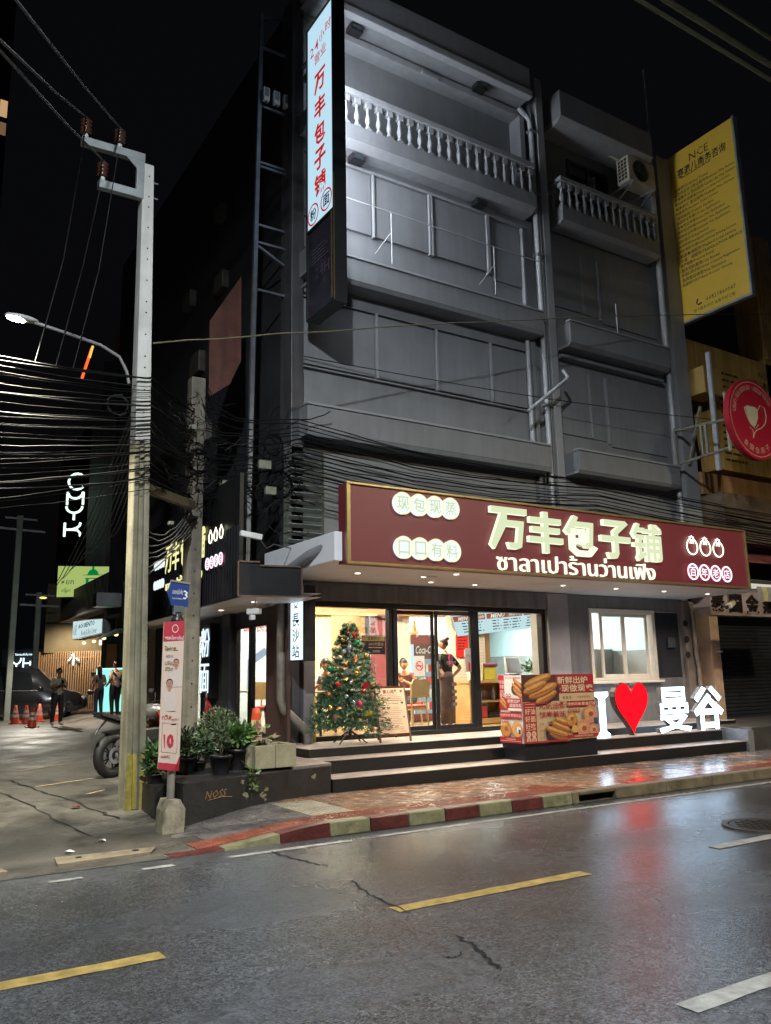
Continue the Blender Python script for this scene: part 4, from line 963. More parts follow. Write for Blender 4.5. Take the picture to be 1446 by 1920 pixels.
simple("cash_register", "tilted grey cash register screen on the oak counter", "screen", [("screen", MB().prism([(11.72, 13.8, 1.62), (12.12, 13.75, 1.62), (12.22, 13.95, 1.98), (11.86, 14.0, 1.98)], (0, .03, 0)), P("register_white", (.6, .6, .58), .4), .008), ("display", MB().prism([(11.76, 13.787, 1.65), (12.09, 13.745, 1.65), (12.18, 13.925, 1.95), (11.88, 13.97, 1.95)], (0, .01, 0)), P("register_display", (.1, .09, .09), .3), 0), ("base", MB().box(11.8, 13.8, 1.5, 12.1, 14.0, 1.62), BLKM, .02)], (11.95, 13.9, 1.5))
simple("red_gift_box", "small red box lying on the counter edge", "box", [("box", MB().box(11.48, 13.6, 1.5, 11.72, 13.8, 1.6), REDP, .008)], (11.6, 13.7, 1.5))
simple("document_tray", "white tray of papers on the counter shelf", "tray", [("tray", MB().box(11.75, 13.6, 1.09, 12.3, 13.9, 1.3), WHITE, .01)], (12, 13.75, 1.09))
simple("yellow_binder", "pale yellow binder standing on the counter shelf", "binder", [("binder", MB().box(12.46, 13.6, 1.09, 12.64, 13.9, 1.42), P("binder_yellow", (.7, .6, .3), .5), .008)], (12.55, 13.75, 1.09))
simple("red_snack_box", "red snack box on the lowest counter shelf", "box", [("box", MB().box(10.75, 13.65, .74, 11.05, 13.9, .98), REDP, .02), ("tray", MB().box(11.1, 13.65, .74, 11.45, 13.9, .86), BLKM, .02)], (10.9, 13.8, .74))
simple("blue_carton", "blue carton on the lowest shelf beside the food counter", "carton", [("carton", MB().box(12.5, 13.6, .74, 12.85, 13.95, 1.04), P("blue_carton", (.03, .2, .5), .5), .01)], (12.7, 13.8, .74))
def bottle(name, label, x, y, z, h, r, mat, cap, group=None):
    t = thing(name, label, "bottle", (x, y, z), group=group)
    MB().lathe([(r, 0), (r, h * .62), (r * .4, h * .8), (r * .4, h * .93)], (x, y, z), 12).build("bottle_body", mat, t); MB().cyl((x, y, z + h * .93), (x, y, z + h), r * .45, n=10).build("cap", cap, t)
    return t
CLR = P("clear_bottle", (.5, .52, .6), .15); SOY = P("soy_bottle", (.03, .012, .01), .2)
bottle("water_bottle", "left clear water bottle on the middle counter shelf", 10.95, 13.75, 1.09, .28, .04, CLR, P("cap_blue", (.1, .15, .4), .4)); bottle("water_bottle", "right clear water bottle on the middle counter shelf", 11.3, 13.75, 1.09, .28, .04, CLR, P("cap_blue", (.1, .15, .4), .4))
# leafy plant on the counter
LEAF1 = P("leaf_green", (.06, .16, .035), .4, 0, .5, 14); LEAF2 = P("leaf_light", (.11, .2, .045), .4, 0, .4, 14); LEAF3 = P("leaf_deep", (.02, .06, .02), .4, 0, .5, 14)
def leaves(m, c, R, n, size, seed, zmin=-.3, droop=0.0):
    r = random.Random(seed); c = Vector(c)
    for _ in range(n):
        d = Vector((r.gauss(0, 1), r.gauss(0, 1), r.gauss(.25, 1))).normalized(); d.z = max(d.z, zmin)
        p = c + Vector((d.x * R[0], d.y * R[1], d.z * R[2])) * (r.random() ** .45); s = size * r.uniform(.6, 1.3)
        u = (d + Vector((r.uniform(-.9, .9), r.uniform(-.9, .9), r.uniform(-.8, .6)))).normalized(); w = u.cross(Vector((r.uniform(-1, 1), r.uniform(-1, 1), r.uniform(.2, 1)))).normalized(); nn = u.cross(w) * .15
        m.m = r.choice((0, 0, 1, 2)); a = p; b_ = p + u * s
        m.add([a, a + u * s * .45 + w * s * .26 + nn * s, b_ - nn * s, a + u * s * .45 - w * s * .26 + nn * s], [(0, 1, 2), (0, 2, 3)])
def plant(name, label, pot_c, pot_r, pot_h, potmat, R, n, size, seed, cz=None, mats=(LEAF1, LEAF2, LEAF3), group=None):
    x, y, z = pot_c; t = thing(name, label, "plant", pot_c, group=group)
    if pot_r:
        MB().lathe([(pot_r * .72, 0), (pot_r * .95, pot_h * .86), (pot_r * 1.06, pot_h * .86), (pot_r * 1.06, pot_h), (pot_r * .9, pot_h), (pot_r * .88, pot_h * .9), (0, pot_h * .9)], pot_c, 18).build("pot", potmat, t)
    m = MB(); r = random.Random(seed)
    for i in range(7):
        a = r.uniform(0, 6.28); m.tube([(x, y, z + pot_h * .85), (x + math.cos(a) * R[0] * .3, y + math.sin(a) * R[1] * .3, z + pot_h + R[2] * .6), (x + math.cos(a) * R[0] * .6, y + math.sin(a) * R[1] * .6, z + pot_h + R[2] * 1.1)], .006, 5)
    m.build("stem", P("plant_stem", (.06, .05, .02), .6), t)
    m = MB(); leaves(m, (x, y, cz if cz else z + pot_h + R[2] * .8), R, n, size, seed); m.build("leaves", list(mats), t)
    return t
plant("counter_plant", "leafy green plant with a yellow flower on the oak counter", (12.5, 13.8, 1.5), .09, .12, WHITE, (.26, .2, .14), 110, .1, 3)
MB().ball((12.86, 13.72, 1.72), (.05, .05, .09), 10, 8).build("yellow_bloom", P("yellow_bloom", (.8, .6, .03), .5), origin=(12.86, 13.72, 1.6), label="yellow bloom at the right of the counter plant", cat="flower")

# drinks fridge
FG = thing("drinks_fridge", "glowing drinks fridge with a white script name on its dark red top", "fridge", (10.65, 15.75, .62))
m = MB(); m.box(10.15, 15.4, .64, 11.12, 16.1, 2.52); m.build("cabinet", P("fridge_dark_red", (.1, .015, .02), .35), FG, bev=.02)
MB().box(10.2, 15.38, .8, 10.44, 15.398, 2.3).build("lit_side", E("fridge_side_light", (.62, .85, 1), 1.3), FG)
MB().box(10.47, 15.38, .8, 11.07, 15.399, 1.98).build("door_glass", E("fridge_inside_light", (.5, .68, .75), .75), FG)
MB().box(10.28, 15.37, .85, 10.32, 15.379, 2.2).build("tube_lamp", E("fridge_tube", (1, .75, 1), 2.2), FG)
MB().box(10.47, 15.385, 2.02, 11.08, 15.399, 2.3).build("header", P("fridge_black_header", (.03, .02, .02), .4), FG)
m = MB(); put_text(m, "Coca-Cola", (10.77, 15.38, 2.18), X3, Z3, h=.17, w=.56, off=.012, shear=.35); m.build("script_lettering", E("fridge_script", (1, .85, .72), 1.0), FG)
m = MB(); rr = random.Random(4)
for sh in range(4):
    for i in range(7):
        m.m = rr.randrange(3); x = 10.51 + i * .078; z = .88 + sh * .27; m.box(x, 15.36, z, x + .055, 15.376, z + .17)
m.build("bottles", [P("drink_green", (.03, .2, .08), .3), P("drink_red", (.3, .02, .02), .3), P("drink_pale", (.5, .5, .5), .3)], FG)['kind'] = 'stuff'
simple("gold_ornament", "small golden ornament standing on top of the drinks fridge", "ornament", [("figure", MB().lathe([(.1, 0), (.12, .06), (.06, .12), (.08, .18), (.03, .25), (.05, .3), (0, .36)], (10.62, 15.6, 2.52), 12), P("brass", (.6, .35, .08), .3, .8), 0)], (10.62, 15.6, 2.52))

# furniture
CHW = P("chair_wood", (.5, .36, .17), .4, 0, .15, 6); CHR = P("chair_red_seat", (.5, .06, .045), .5)
def make_chair(label, x, y, rz, group="chairs in the noodle shop"):
    t = thing("dining_chair", label, "chair", (x, y, .622), rz, group, local=True)
    m = MB(); m.box(-.21, -.2, .43, .21, .2, .47); m.build("seat", CHR, t, bev=.015)
    pts = [(-.2, .2, .6), (.2, .2, .6), (.23, .23, .84), (.18, .235, .93), (-.18, .235, .93), (-.23, .23, .84)]
    MB().prism(pts, (0, .03, 0)).build("backrest", CHW, t, bev=.01)
    for sx in (-1, 1):
        MB().tube([(sx * .19, .19, .62 + .22), (sx * .18, .19, .44), (sx * .2, .24, 0)], [.016, .022, .015], 8).build("leg", CHW, t)
        MB().tube([(sx * .18, -.17, .44), (sx * .2, -.19, 0)], [.022, .014], 8).build("leg", CHW, t)
    MB().box(-.18, -.18, .38, .18, .18, .425).build("seat_frame", CHW, t)
    return t
chA = make_chair("pale wooden chair with red seat behind the standing cook, its back to the door", 8.75, 13.0, PI + .15)
for lab, x, y, rz in (("pale wooden chair at the far table seen through the side window", 7.2, 15.6, .4), ("pale wooden chair behind the drinks fridge table", 9.5, 14.3, -1.3), ("pale wooden chair beside the pink bin", 6.8, 15.2, 2.4)):
    copy_tree(chA, None, (x, y, .622), rz, lab)
def make_table(label, x, y, w, d, top, h=.76):
    t = thing("dining_table", label, "table", (x, y, .622), 0, "tables in the noodle shop")
    z = .622; MB().box(x - w / 2, y - d / 2, z + h - .035, x + w / 2, y + d / 2, z + h).build("tabletop", top, t, bev=.008)
    for sx in (-1, 1):
        for sy in (-1, 1): MB().cyl((x + sx * (w / 2 - .07), y + sy * (d / 2 - .07), z), (x + sx * (w / 2 - .07), y + sy * (d / 2 - .07), z + h - .035), .025, n=8).build("leg", BLKM, t)
    return t
make_table("white topped table beside the pale chair near the door", 8.55, 13.75, .9, .7, P("table_white", (.7, .68, .64), .3)); make_table("oak table where the dark haired woman sits behind the tree", 7.0, 13.5, 1.3, .7, P("table_dark", (.06, .05, .05), .3))
make_table("oak table against the menu wall behind the side window", 7.4, 16.2, 1.4, .7, WOOD); make_table("oak table in the side window with chopsticks", 6.5, 13.15, .8, .55, WOOD)
for i, (x, y, mt, lb) in enumerate(((6.55, 13.35, SOY, "dark soy bottle at the left end of the table behind the glass"), (6.68, 13.38, P("sauce_red", (.5, .05, .03), .3), "red sauce bottle on the table behind the glass"), (6.83, 13.4, P("vinegar_pale", (.5, .4, .2), .3), "pale vinegar bottle on the table behind the glass"))): bottle("sauce_bottle", lb, x, y, 1.382, .24, .04, mt, WHITE)
m = MB(); rr = random.Random(6); m.lathe([(.05, 0), (.055, .14), (.05, .14), (.045, .02), (0, .02)], (6.3, 13.1, 1.382), 12); hp_ = thing("chopstick_holder", "pot of red and brown chopsticks on the table in the side window", "holder", (6.3, 13.1, 1.382)); m.build("pot", BLKM, hp_)
m = MB()
for i in range(14): a = rr.uniform(0, 6.28); m.m = i % 3 == 0; m.tube([(6.3 + .02 * math.cos(a), 13.1 + .02 * math.sin(a), 1.41), (6.3 + .07 * math.cos(a), 13.1 + .07 * math.sin(a), 1.66 + rr.uniform(-.03, .03))], .006, 5)
m.build("chopsticks", [P("chop_brown", (.25, .1, .04), .5), REDP], hp_)['kind'] = 'stuff'
simple("waste_bin", "magenta waste bin with a dark lid on the dining floor", "bin", [("bin", MB().lathe([(.13, 0), (.17, .38)], (6.75, 14.7, .622), 16), P("magenta_plastic", (.45, .02, .16), .4), 0), ("lid", MB().lathe([(.175, .0), (.18, .1), (.1, .14), (0, .14)], (6.75, 14.7, 1.0), 16), BLKM, 0)], (6.75, 14.7, .622))
# printed wall inside the side window: drawing of noodles, heading
m = MB(); put_text(m, "人间好面 长沙味道", (7.5, 17.39, 2.75), X3, Z3, h=.22, off=.015, res=1); m.build("print", INKR, IN)
m = MB(); disc(m, (6.9, 17.385, 2.0), X3, Z3, .25, 16, .7); m.obox((7.6, 17.385, 2.1), (.5, .01, .16), Matrix.Rotation(-.6, 3, 'Y')); m.obox((7.45, 17.385, 1.7), (.16, .01, .6)); m.build("print", P("grey_blue_print", (.12, .17, .24), .5), IN)
# hour notice board on the glass
hb_ = MB().box(7.15, 12.06, 1.98, 7.6, 12.075, 2.3).build("hours_board", P("navy_board", (.02, .018, .03), .35), origin=(7.4, 12.07, 1.98), label="dark blue opening hours board with a gold heading hanging behind the glass", cat="notice board")
m = MB(); m.box(7.16, 12.056, 2.2, 7.59, 12.059, 2.29); m.build("heading", P("gold_board", (.5, .38, .14), .4), hb_)
m = MB(); put_text(m, "温馨提示", (7.375, 12.054, 2.245), X3, Z3, h=.06, res=1); m.build("heading_print", INKK, hb_)
m = MB(); put_text(m, "24小时营业", (7.42, 12.055, 2.15), X3, Z3, h=.055, res=1); put_text(m, "OPEN", (7.42, 12.055, 2.03), X3, Z3, h=.04, res=1); fake_lines(m, (7.27, 12.055, 2.085), X3, Z3, .28, 1, .03, .012, 2); m.build("board_print", P("board_print", (.65, .55, .35), .5), hb_)
MB().tube([(7.3, 12.07, 2.3), (7.375, 12.07, 2.42), (7.45, 12.07, 2.3)], .004, 4).build("cord", INKW, hb_)
# yellow strip by the glass edge
MB().box(6.165, 11.9, .64, 6.195, 11.918, 1.32).build("yellow_tape", P("yellow_tape", (.7, .5, .02), .4), B)
# noodle house across the road: its sign shows in the glass (it stands behind the camera)
OS = thing("opposite_shop", "low dark shop across the road with a red and white lit noodle sign", "building", (22, -10, 0))
MB().box(15, -18, 0, 29, -9.4, 6).build("wall", SIDE_D, OS)
osg = MB().box(19.2, -9.4, 3.0, 24.8, -9.2, 4.7).build("sign_panel", E("opposite_red", (.5, .05, .05), .5), OS)
m = MB()
for i, ch in enumerate("牛肉面庄"): put_text(m, ch, (23.6 - 1.15 * i, -9.19, 3.95), -X3, Z3, h=1.0, off=.02, res=1, depth=.02)
m.build("letter", E("opposite_white", (1, .97, .9), 2.6), osg)

# things seen through the kitchen window
MB().box(14.5, 13.9, .64, 15.1, 14.4, 2.15).build("kitchen_fridge", P("kitchen_fridge_grey", (.25, .24, .22), .4, .3), origin=(14.8, 14.1, .62), label="grey kitchen fridge seen through the right hand window", cat="fridge", bev=.03)
MB().box(13.35, 13.2, .64, 13.75, 13.3, 3.0).build("sash_shade_panel", P("sash_shade_grey", (.34, .36, .35), .5), IN)  # grey panel added to stand for the shading at the sash
simple("stock_pot", "steel stock pot on the sill side of the kitchen window", "pot", [("pot", MB().lathe([(.16, 0), (.16, .26), (.17, .27)], (12.75, 12.7, 1.45), 18), P("kitchen_steel", (.22, .27, .26)), 0), ("lid", MB().lathe([(.17, .0), (.1, .05), (.02, .06), (0, .08)], (12.75, 12.7, 1.72), 18), STEEL, 0)], (12.75, 12.7, 1.45))
simple("yellow_box", "small yellow box beside the stock pot in the kitchen window", "box", [("box", MB().box(13.0, 12.6, 1.45, 13.16, 12.75, 1.66), YEL, .01)], (13.08, 12.68, 1.45))
MB().box(12.5, 12.45, .64, 14.3, 12.95, 1.45).build("kitchen_bench", P("kitchen_steel", (.22, .27, .26)), origin=(13.4, 12.7, .62), label="steel kitchen bench under the right hand window", cat="bench", bev=.01)
for i in range(3): MB().box(13.85 + .22 * i, 14.46, 2.3, 14.02 + .22 * i, 14.6, 2.5).build("shelf_box", P("shelf_box_grey", (.12, .11, .1), .6), origin=(13.93 + .22 * i, 14.53, 2.3), label=("left", "middle", "right")[i] + " small dark box high in the kitchen behind the window", cat="box", group="boxes in the kitchen")

# ================================================================== CHRISTMAS TREE AND ORNAMENTS
TC_ = Vector((6.5, 11.36, .622))
CT_ = thing("christmas_tree", "bushy green artificial Christmas tree with baubles standing left of the entrance", "christmas tree", TC_)
NE1 = P("needle_green", (.032, .115, .05), .45, 0, .4, 16); NE2 = P("needle_dark", (.016, .06, .03), .45, 0, .4, 16); NE3 = P("needle_light", (.07, .18, .08), .45, 0, .4, 16)
MB().tube([TC_ + Vector((0, 0, .08)), TC_ + Vector((0, 0, 1.0)), TC_ + Vector((0, 0, 1.76))], [.03, .026, .008], 8).build("trunk", P("tree_trunk_green", (.02, .03, .015), .6), CT_)
for k in range(4):
    a = .5 + k * PI / 2; d = Vector((math.cos(a), math.sin(a), 0))
    MB().tube([TC_ + Vector((0, 0, .2)), TC_ + d * .2 + Vector((0, 0, .08)), TC_ + d * .3 + Vector((0, 0, .01))], .011, 6).build("stand_leg", BLKM, CT_)
tr = random.Random(21)
tm = MB()
def brush(m, p, q, L, n, w=.011):
    p = Vector(p); q = Vector(q); d = (q - p); ln = d.length; d.normalize(); s1 = d.orthogonal().normalized(); s2 = d.cross(s1)
    for i in range(n):
        t = tr.random() ** .8; a = tr.uniform(0, 2 * PI); o = s1 * math.cos(a) + s2 * math.sin(a)
        b = p + d * (ln * t); e = b + (o * .8 + d * .55).normalized() * L * tr.uniform(.7, 1.15) * (1 - .35 * max(0, t - .75) * 4 * .5); side = d.cross(o).normalized() * w
        m.m = tr.choice((0, 0, 0, 1, 1, 2)); m.add([b - side * .5, b + side * .5, e + side * .45, e - side * .45], [(0, 1, 2, 3)])
z = .3
while z < 1.74:
    f_ = (z - .3) / 1.5; R = .62 * (1 - f_) ** .85 + .06; n = int(15 - 10 * f_); ph = tr.uniform(0, 6)
    for k in range(n):
        a = ph + 2 * PI * k / n + tr.uniform(-.12, .12); r_ = R * tr.uniform(.82, 1.1); d = Vector((math.cos(a), math.sin(a), 0)); sd = Vector((-d.y, d.x, 0))
        p0 = TC_ + Vector((0, 0, z)); droop = tr.uniform(-.16, -.02) * (1 - f_ * .8)
        p1 = p0 + d * r_ * .55 + Vector((0, 0, droop * r_ + .02)); p2 = p0 + d * r_ + Vector((0, 0, droop * r_ * 1.6 + .04 * f_))
        brush(tm, p0 + d * r_ * .2, p1, .055, 16); brush(tm, p1, p2, .055, 20)
        for sgn in (-1, 1):
            for t in (.45, .7):
                b = p0.lerp(p2, t); e = b + (d * .75 + sd * sgn * .7).normalized() * r_ * (.42 - .2 * (t - .4)) + Vector((0, 0, tr.uniform(-.05, .06))); brush(tm, b, e, .05, 15)
    z += .092 - .018 * f_
brush(tm, TC_ + Vector((0, 0, 1.6)), TC_ + Vector((0.0, 0, 1.84)), .06, 40); brush(tm, TC_ + Vector((0, 0, 1.6)), TC_ + Vector((-.1, -.03, 1.76)), .05, 20); brush(tm, TC_ + Vector((0, 0, 1.55)), TC_ + Vector((.09, .03, 1.73)), .05, 20)
tm.build("crown", [NE1, NE2, NE3], CT_)
RT = Vector((.868, -.497, 0)); TW = Vector((-.497, -.868, 0))
def on_tree(u, z, out=1.03):
    f_ = max(0, min(1, (z - .9) / 1.5)); R = (.6 * (1 - f_) ** .85 + .05) * out; u = max(-R * .98, min(R * .98, u))
    return Vector((TC_.x, TC_.y, z)) + RT * u + TW * math.sqrt(max(.0004, R * R - u * u))
GB = P("bauble_green", (.0, .28, .1), .15, .4, .05); RB = P("bauble_red", (.5, .012, .02), .2, .3, .05); GO = P("bauble_gold", (.65, .42, .1), .2, .8, .05); SI = P("bauble_silver", (.6, .6, .65), .2, .8, .05); MG = P("bauble_pink", (.55, .02, .1), .25, .3); CP = P("bauble_copper", (.45, .16, .06), .3, .6); PC = P("pinecone_brown", (.11, .045, .02), .6)
def ornament(kind, u, z, r, mat, label):
    c = on_tree(u, z); t = thing("bauble" if kind == 'b' else {'s': "star_ornament", 'p': "pine_cone", 'f': "silver_figure", 'w': "ribbon_bow", 't': "tinsel_cluster"}[kind], label, "ornament", c, group="ornaments on the Christmas tree")
    if kind == 'b':
        MB().ball(c, r, 14, 10).build("ball", mat, t); MB().cyl(c + Vector((0, 0, r * .93)), c + Vector((0, 0, r * 1.22)), r * .22, n=8).build("cap", GO, t)
    elif kind == 's':
        pts = [];
        for i in range(12 if mat is SI else 10):
            n_ = 12 if mat is SI else 10; a = PI / 2 + 2 * PI * i / n_; q = r if i % 2 == 0 else r * .45; pts.append(c + RT * (q * math.cos(a)) + Z3 * (q * math.sin(a)))
        MB().prism(pts, TW * .015).build("star", mat, t)
    elif kind == 'p':
        m = MB()
        for i in range(6): m.lathe([(r * (.35 + .5 * math.sin(PI * (i + 1) / 7)), 0), (r * (.3 + .35 * math.sin(PI * (i + 1) / 7)), r * .38)], c + Vector((0, 0, r * (.9 - i * .36))), 9)
        m.build("scales", mat, t)
    elif kind == 'f':
        MB().lathe([(.006, .12), (.03, .09), (.012, .06), (.035, .04), (.04, .0), (.014, -.03), (.028, -.05), (.01, -.09), (.006, -.17)], c, 10).build("figure", mat, t)
        MB().tube([c + Vector((0, 0, .12)) + RT * -.04, c + Vector((0, 0, .18)), c + Vector((0, 0, .12)) + RT * .03], .005, 5).build("loop", mat, t)
    elif kind == 'w':
        m = MB()
        for sg in (-1, 1): m.torus(c + RT * (.045 * sg) + Z3 * (.02 - .03 * sg), .035, .014, Matrix.Rotation(PI / 2, 3, 'X'), 12, 6)
        m.build("loop", mat, t); MB().tube([c, c + RT * .05 - Z3 * .09], .014, 6).build("tail", mat, t)
    else:
        m = MB(); rr = random.Random(int(u * 100 + z * 10))
        for i in range(60): a = c + Vector((rr.gauss(0, r * .35), rr.gauss(0, r * .25), rr.gauss(0, r * .3))) + TW * .03; b = Vector((rr.uniform(-1, 1), rr.uniform(-1, 1), rr.uniform(-1, 1))).normalized() * .03; m.quad(a, a + b, a + b + Vector((.006, 0, .012)), a + Vector((.006, 0, .012)))
        m.build("tinsel_fringe", mat, t)
for a in (('b', .125, 2.13, .042, GB, "shiny green bauble high on the right of the tree"), ('b', -.285, 1.73, .045, GB, "green bauble on the left edge of the tree at mid height"), ('w', .05, 2.26, .05, RB, "red ribbon bow near the top of the tree"),
          ('b', -.085, 2.16, .035, GO, "gold bauble at the upper left of the tree"), ('f', .0, 2.04, .05, SI, "hanging silver figure ornament in the upper middle of the tree"), ('b', -.08, 1.99, .038, SI, "silver bauble left of the hanging silver figure"),
          ('b', -.135, 1.9, .036, P("bauble_champagne", (.55, .45, .3), .25, .6), "champagne bauble left of the middle of the tree"), ('p', .09, 1.88, .042, CP, "copper pine cone ornament right of the silver figure"), ('b', .26, 1.93, .034, GO, "small gold bauble on the right edge below the notice board"),
          ('s', -.03, 1.69, .072, SI, "silver star in the middle of the tree"), ('b', .1, 1.66, .045, GO, "gold bauble right of the silver star"), ('b', .125, 1.73, .034, P("bauble_champagne", (.55, .45, .3)), "champagne bauble just above the gold one right of the star"),
          ('b', -.175, 1.5, .04, RB, "red bauble left of centre below the silver star"), ('s', .245, 1.48, .07, RB, "red star on the right side of the tree"), ('b', .34, 1.5, .036, GO, "gold bauble beside the red star"),
          ('b', -.31, 1.36, .036, CP, "copper bauble on the left side of the lower tree"), ('b', .05, 1.22, .052, P("bauble_mirror", (.25, .33, .33), .15, .9), "dark mirror bauble in the lower middle"), ('b', .15, 1.22, .044, MG, "pink red bauble right of the dark mirror bauble"),
          ('b', -.285, 1.17, .042, GO, "gold bauble at the lower left of the tree"), ('b', .46, 1.21, .036, GO, "gold bauble touching the notice easel"), ('t', .28, 1.07, .07, P("tinsel_gold", (.75, .55, .04), .2, .8), "bright gold tinsel cluster at the lower right"),
          ('p', .33, 1.32, .05, PC, "dark brown pine cone below the red star"), ('p', -.22, 1.02, .045, PC, "dark brown pine cone low on the left"), ('p', .33, 1.74, .04, P("berry_red", (.2, .02, .02), .4), "dark red berry cone on the right edge"),
          ('b', -.06, 1.8, .03, CP, "small copper bauble above the silver star"), ('b', .02, 1.53, .03, SI, "small silver bauble under the silver star"), ('b', -.05, 1.33, .034, SI, "silver bauble in the lower middle of the tree"), ('b', .2, 1.4, .03, RB, "small red bauble left of the dark pine cone")): ornament(*a)

# ================================================================== NOTICE EASEL
ES = thing("notice_easel", "beige free meal notice board on a dark brown easel beside the tree", "easel", (7.1, 11.1, .622))
EB_ = P("easel_brown", (.09, .028, .014), .4, 0, .2, 8)
tl = Vector((6.88, 11.25, 1.43)); tr_ = Vector((7.42, 11.25, 1.43)); bl = Vector((6.85, 11.06, .74)); br_ = Vector((7.39, 11.06, .74))
def bp(u, v, d=0): return tl.lerp(tr_, u).lerp(bl.lerp(br_, u), v) + Vector((0, -.96, .26)) * d
for a, b in ((0, 1),): pass
for u in (-.01, 1.01):
    m = MB(); m.bar(bp(u, -.02), bp(u, 1.0) + (bp(u, 1.0) - bp(u, 0)) * .165, .028); m.build("leg", EB_, ES)
MB().bar((7.15, 11.27, 1.4), (7.15, 11.6, .625), .024).build("rear_leg", EB_, ES)
for v in (-.02, 1.02): MB().bar(bp(0, v), bp(1, v), .026, .032).build("rail", EB_, ES)
MB().bar(bp(.5, 1.02), bp(.5, 1.06, .03), .03).build("peg", BLKM, ES)
m = MB(); m.prism([bp(.02, .99), bp(.98, .99), bp(.98, .01), bp(.02, .01)], Vector((0, -.96, .26)) * .012); nb = m.build("board", P("notice_beige", (.6, .42, .27), .5, 0, .06, 6), ES, bev=.01)
BX = X3; BY = (tl - bl).normalized(); D0 = .0145
EINK = P("notice_brown_ink", (.2, .05, .02), .5); GINK = P("notice_grey_ink", (.22, .15, .1), .6)
m = MB(); put_text(m, "爱心用餐", bp(.5, .085, D0), BX, BY, h=.07, off=.03, res=1)
for u in (.14, .87): m.poly(heart_pts(bp(u, .085, D0), BX, BY, .05, .05))
m.build("heading", EINK, nb)
m = MB(); put_text(m, "Love Dining", bp(.52, .345, D0), BX, BY, h=.042, off=.01, res=1)
for u in (.2, .86): m.poly(heart_pts(bp(u, .34, D0), BX, BY, .05, .05))
m.build("green_heading", P("notice_green_ink", (.01, .1, .03), .5), nb)
m = MB(); m.poly(heart_pts(bp(.87, .645, D0), BX, BY, .035, .035)); m.build("small_heart", P("notice_blue_ink", (.04, .06, .12), .5), nb)
m = MB(); fake_lines(m, bp(.12, .17, D0), BX, BY, .42, 4, .027, .008, 1); fake_lines(m, bp(.16, .29, D0), BX, BY, .38, 1, .03, .012, 2); fake_lines(m, bp(.12, .43, D0), BX, BY, .42, 5, .028, .006, 3); fake_lines(m, bp(.1, .64, D0), BX, BY, .4, 8, .027, .007, 4)
put_text(m, "万丰包子铺", bp(.78, .945, D0), BX, BY, h=.018, res=1); m.build("small_print", GINK, nb)

# ================================================================== FOOD COUNTER WITH ITS PRINTED PANELS
FC = thing("food_counter", "waist high black food counter wrapped in red and beige fried dough posters", "counter", (9.48, 10.16, .315))
MB().box(8.71, 9.91, .315, 10.25, 10.43, .57).build("plinth", P("counter_black_base", (.012, .013, .017), .35, 0, .3, 6), FC, bev=.006)
MB().box(8.71, 9.91, .571, 10.25, 10.43, 1.59).build("body", P("counter_edge", (.04, .02, .02), .4), FC, bev=.004)
CRED = P("poster_red", (.36, .022, .03), .4, 0, .04); CBEI = P("poster_beige", (.52, .38, .22), .4, 0, .04); CCRM = P("poster_cream_ink", (.66, .55, .36), .4, 0, .04); CBRN = P("poster_brown", (.1, .035, .03), .4, 0, .2, 8)
DG1 = P("dough_gold", (.5, .22, .06), .45, 0, .3, 22); DG2 = P("dough_dark", (.28, .09, .03), .45, 0, .3, 22); DG3 = P("dough_pink", (.55, .24, .15), .45, 0, .25, 22); DG4 = P("dough_light", (.62, .34, .12), .45, 0, .2, 22); PLATE = P("plate_dark", (.05, .03, .04), .35); NAVY = P("navy_paper", (.05, .06, .14), .5)
FOOD = [CRED, CBEI, CCRM, CBRN, DG1, DG2, DG3, DG4, PLATE, NAVY, P("poster_white", (.7, .66, .6), .4, 0, .04)]
class Flat:
    """flat print laid on a panel: (u right, v down) in panel units, each layer a fraction of a millimetre proud"""
    def __init__(s, o, xd, yd, w, h): s.o = Vector(o); s.x = Vector(xd).normalized(); s.y = Vector(yd).normalized(); s.w = w; s.h = h; s.n = s.x.cross(s.y); s.d = .001; s.m = MB()
    def p(s, u, v): return s.o + s.x * (u * s.w) - s.y * (v * s.h) + s.n * s.d
    def nxt(s): s.d += .0006
    def rect(s, c, u0, v0, u1, v1): s.nxt(); s.m.m = c; s.m.quad(s.p(u0, v1), s.p(u1, v1), s.p(u1, v0), s.p(u0, v0))
    def text(s, c, t, u, v, h, maxw=None, off=.0, w=None): s.nxt(); s.m.m = c; put_text(s.m, t, s.p(u, v), s.x, s.y, h=h * s.h, w=None if w is None else w * s.w, maxw=None if maxw is None else maxw * s.w, off=off, res=1)
    def ell(s, c, u, v, ru, rv, rot=0, n=22):
        s.nxt(); s.m.m = c; pts = []
        for i in range(n):
            t = 2 * PI * i / n; a = ru * s.w * math.cos(t); b = rv * s.w * math.sin(t)
            pts.append(s.p(u, v) + s.x * (a * math.cos(rot) - b * math.sin(rot)) + s.y * (a * math.sin(rot) + b * math.cos(rot)))
        s.m.poly(pts)
    def stick(s, u, v, L, r, rot):
        s.ell(5, u, v, L, r * 1.15, rot, 20); s.ell(4, u - .004, v - .012, L * .95, r * .86, rot, 20); s.ell(7, u - .008, v - .024, L * .8, r * .3, rot, 16); s.ell(5, u, v + .018, L * .82, r * .14, rot, 14)
    def ringf(s, u, v, r, c=6):
        s.ell(5, u, v + .008, r * 1.05, r * .95); s.ell(c, u, v, r, r * .9); s.ell(7, u - r * .2, v - r * .35, r * .6, r * .3, .3); s.ell(5, u + r * .05, v, r * .32, r * .26)
    def circ(s, c, u, v, r, ink, t): s.ell(c, u, v, r, r); s.text(ink, t, u, v, r * 1.3 * s.w / s.h)
    def done(s, name, par): return s.m.build(name, FOOD, par)
f = Flat((8.71, 9.908, 1.59), X3, Z3, 1.54, 1.02)
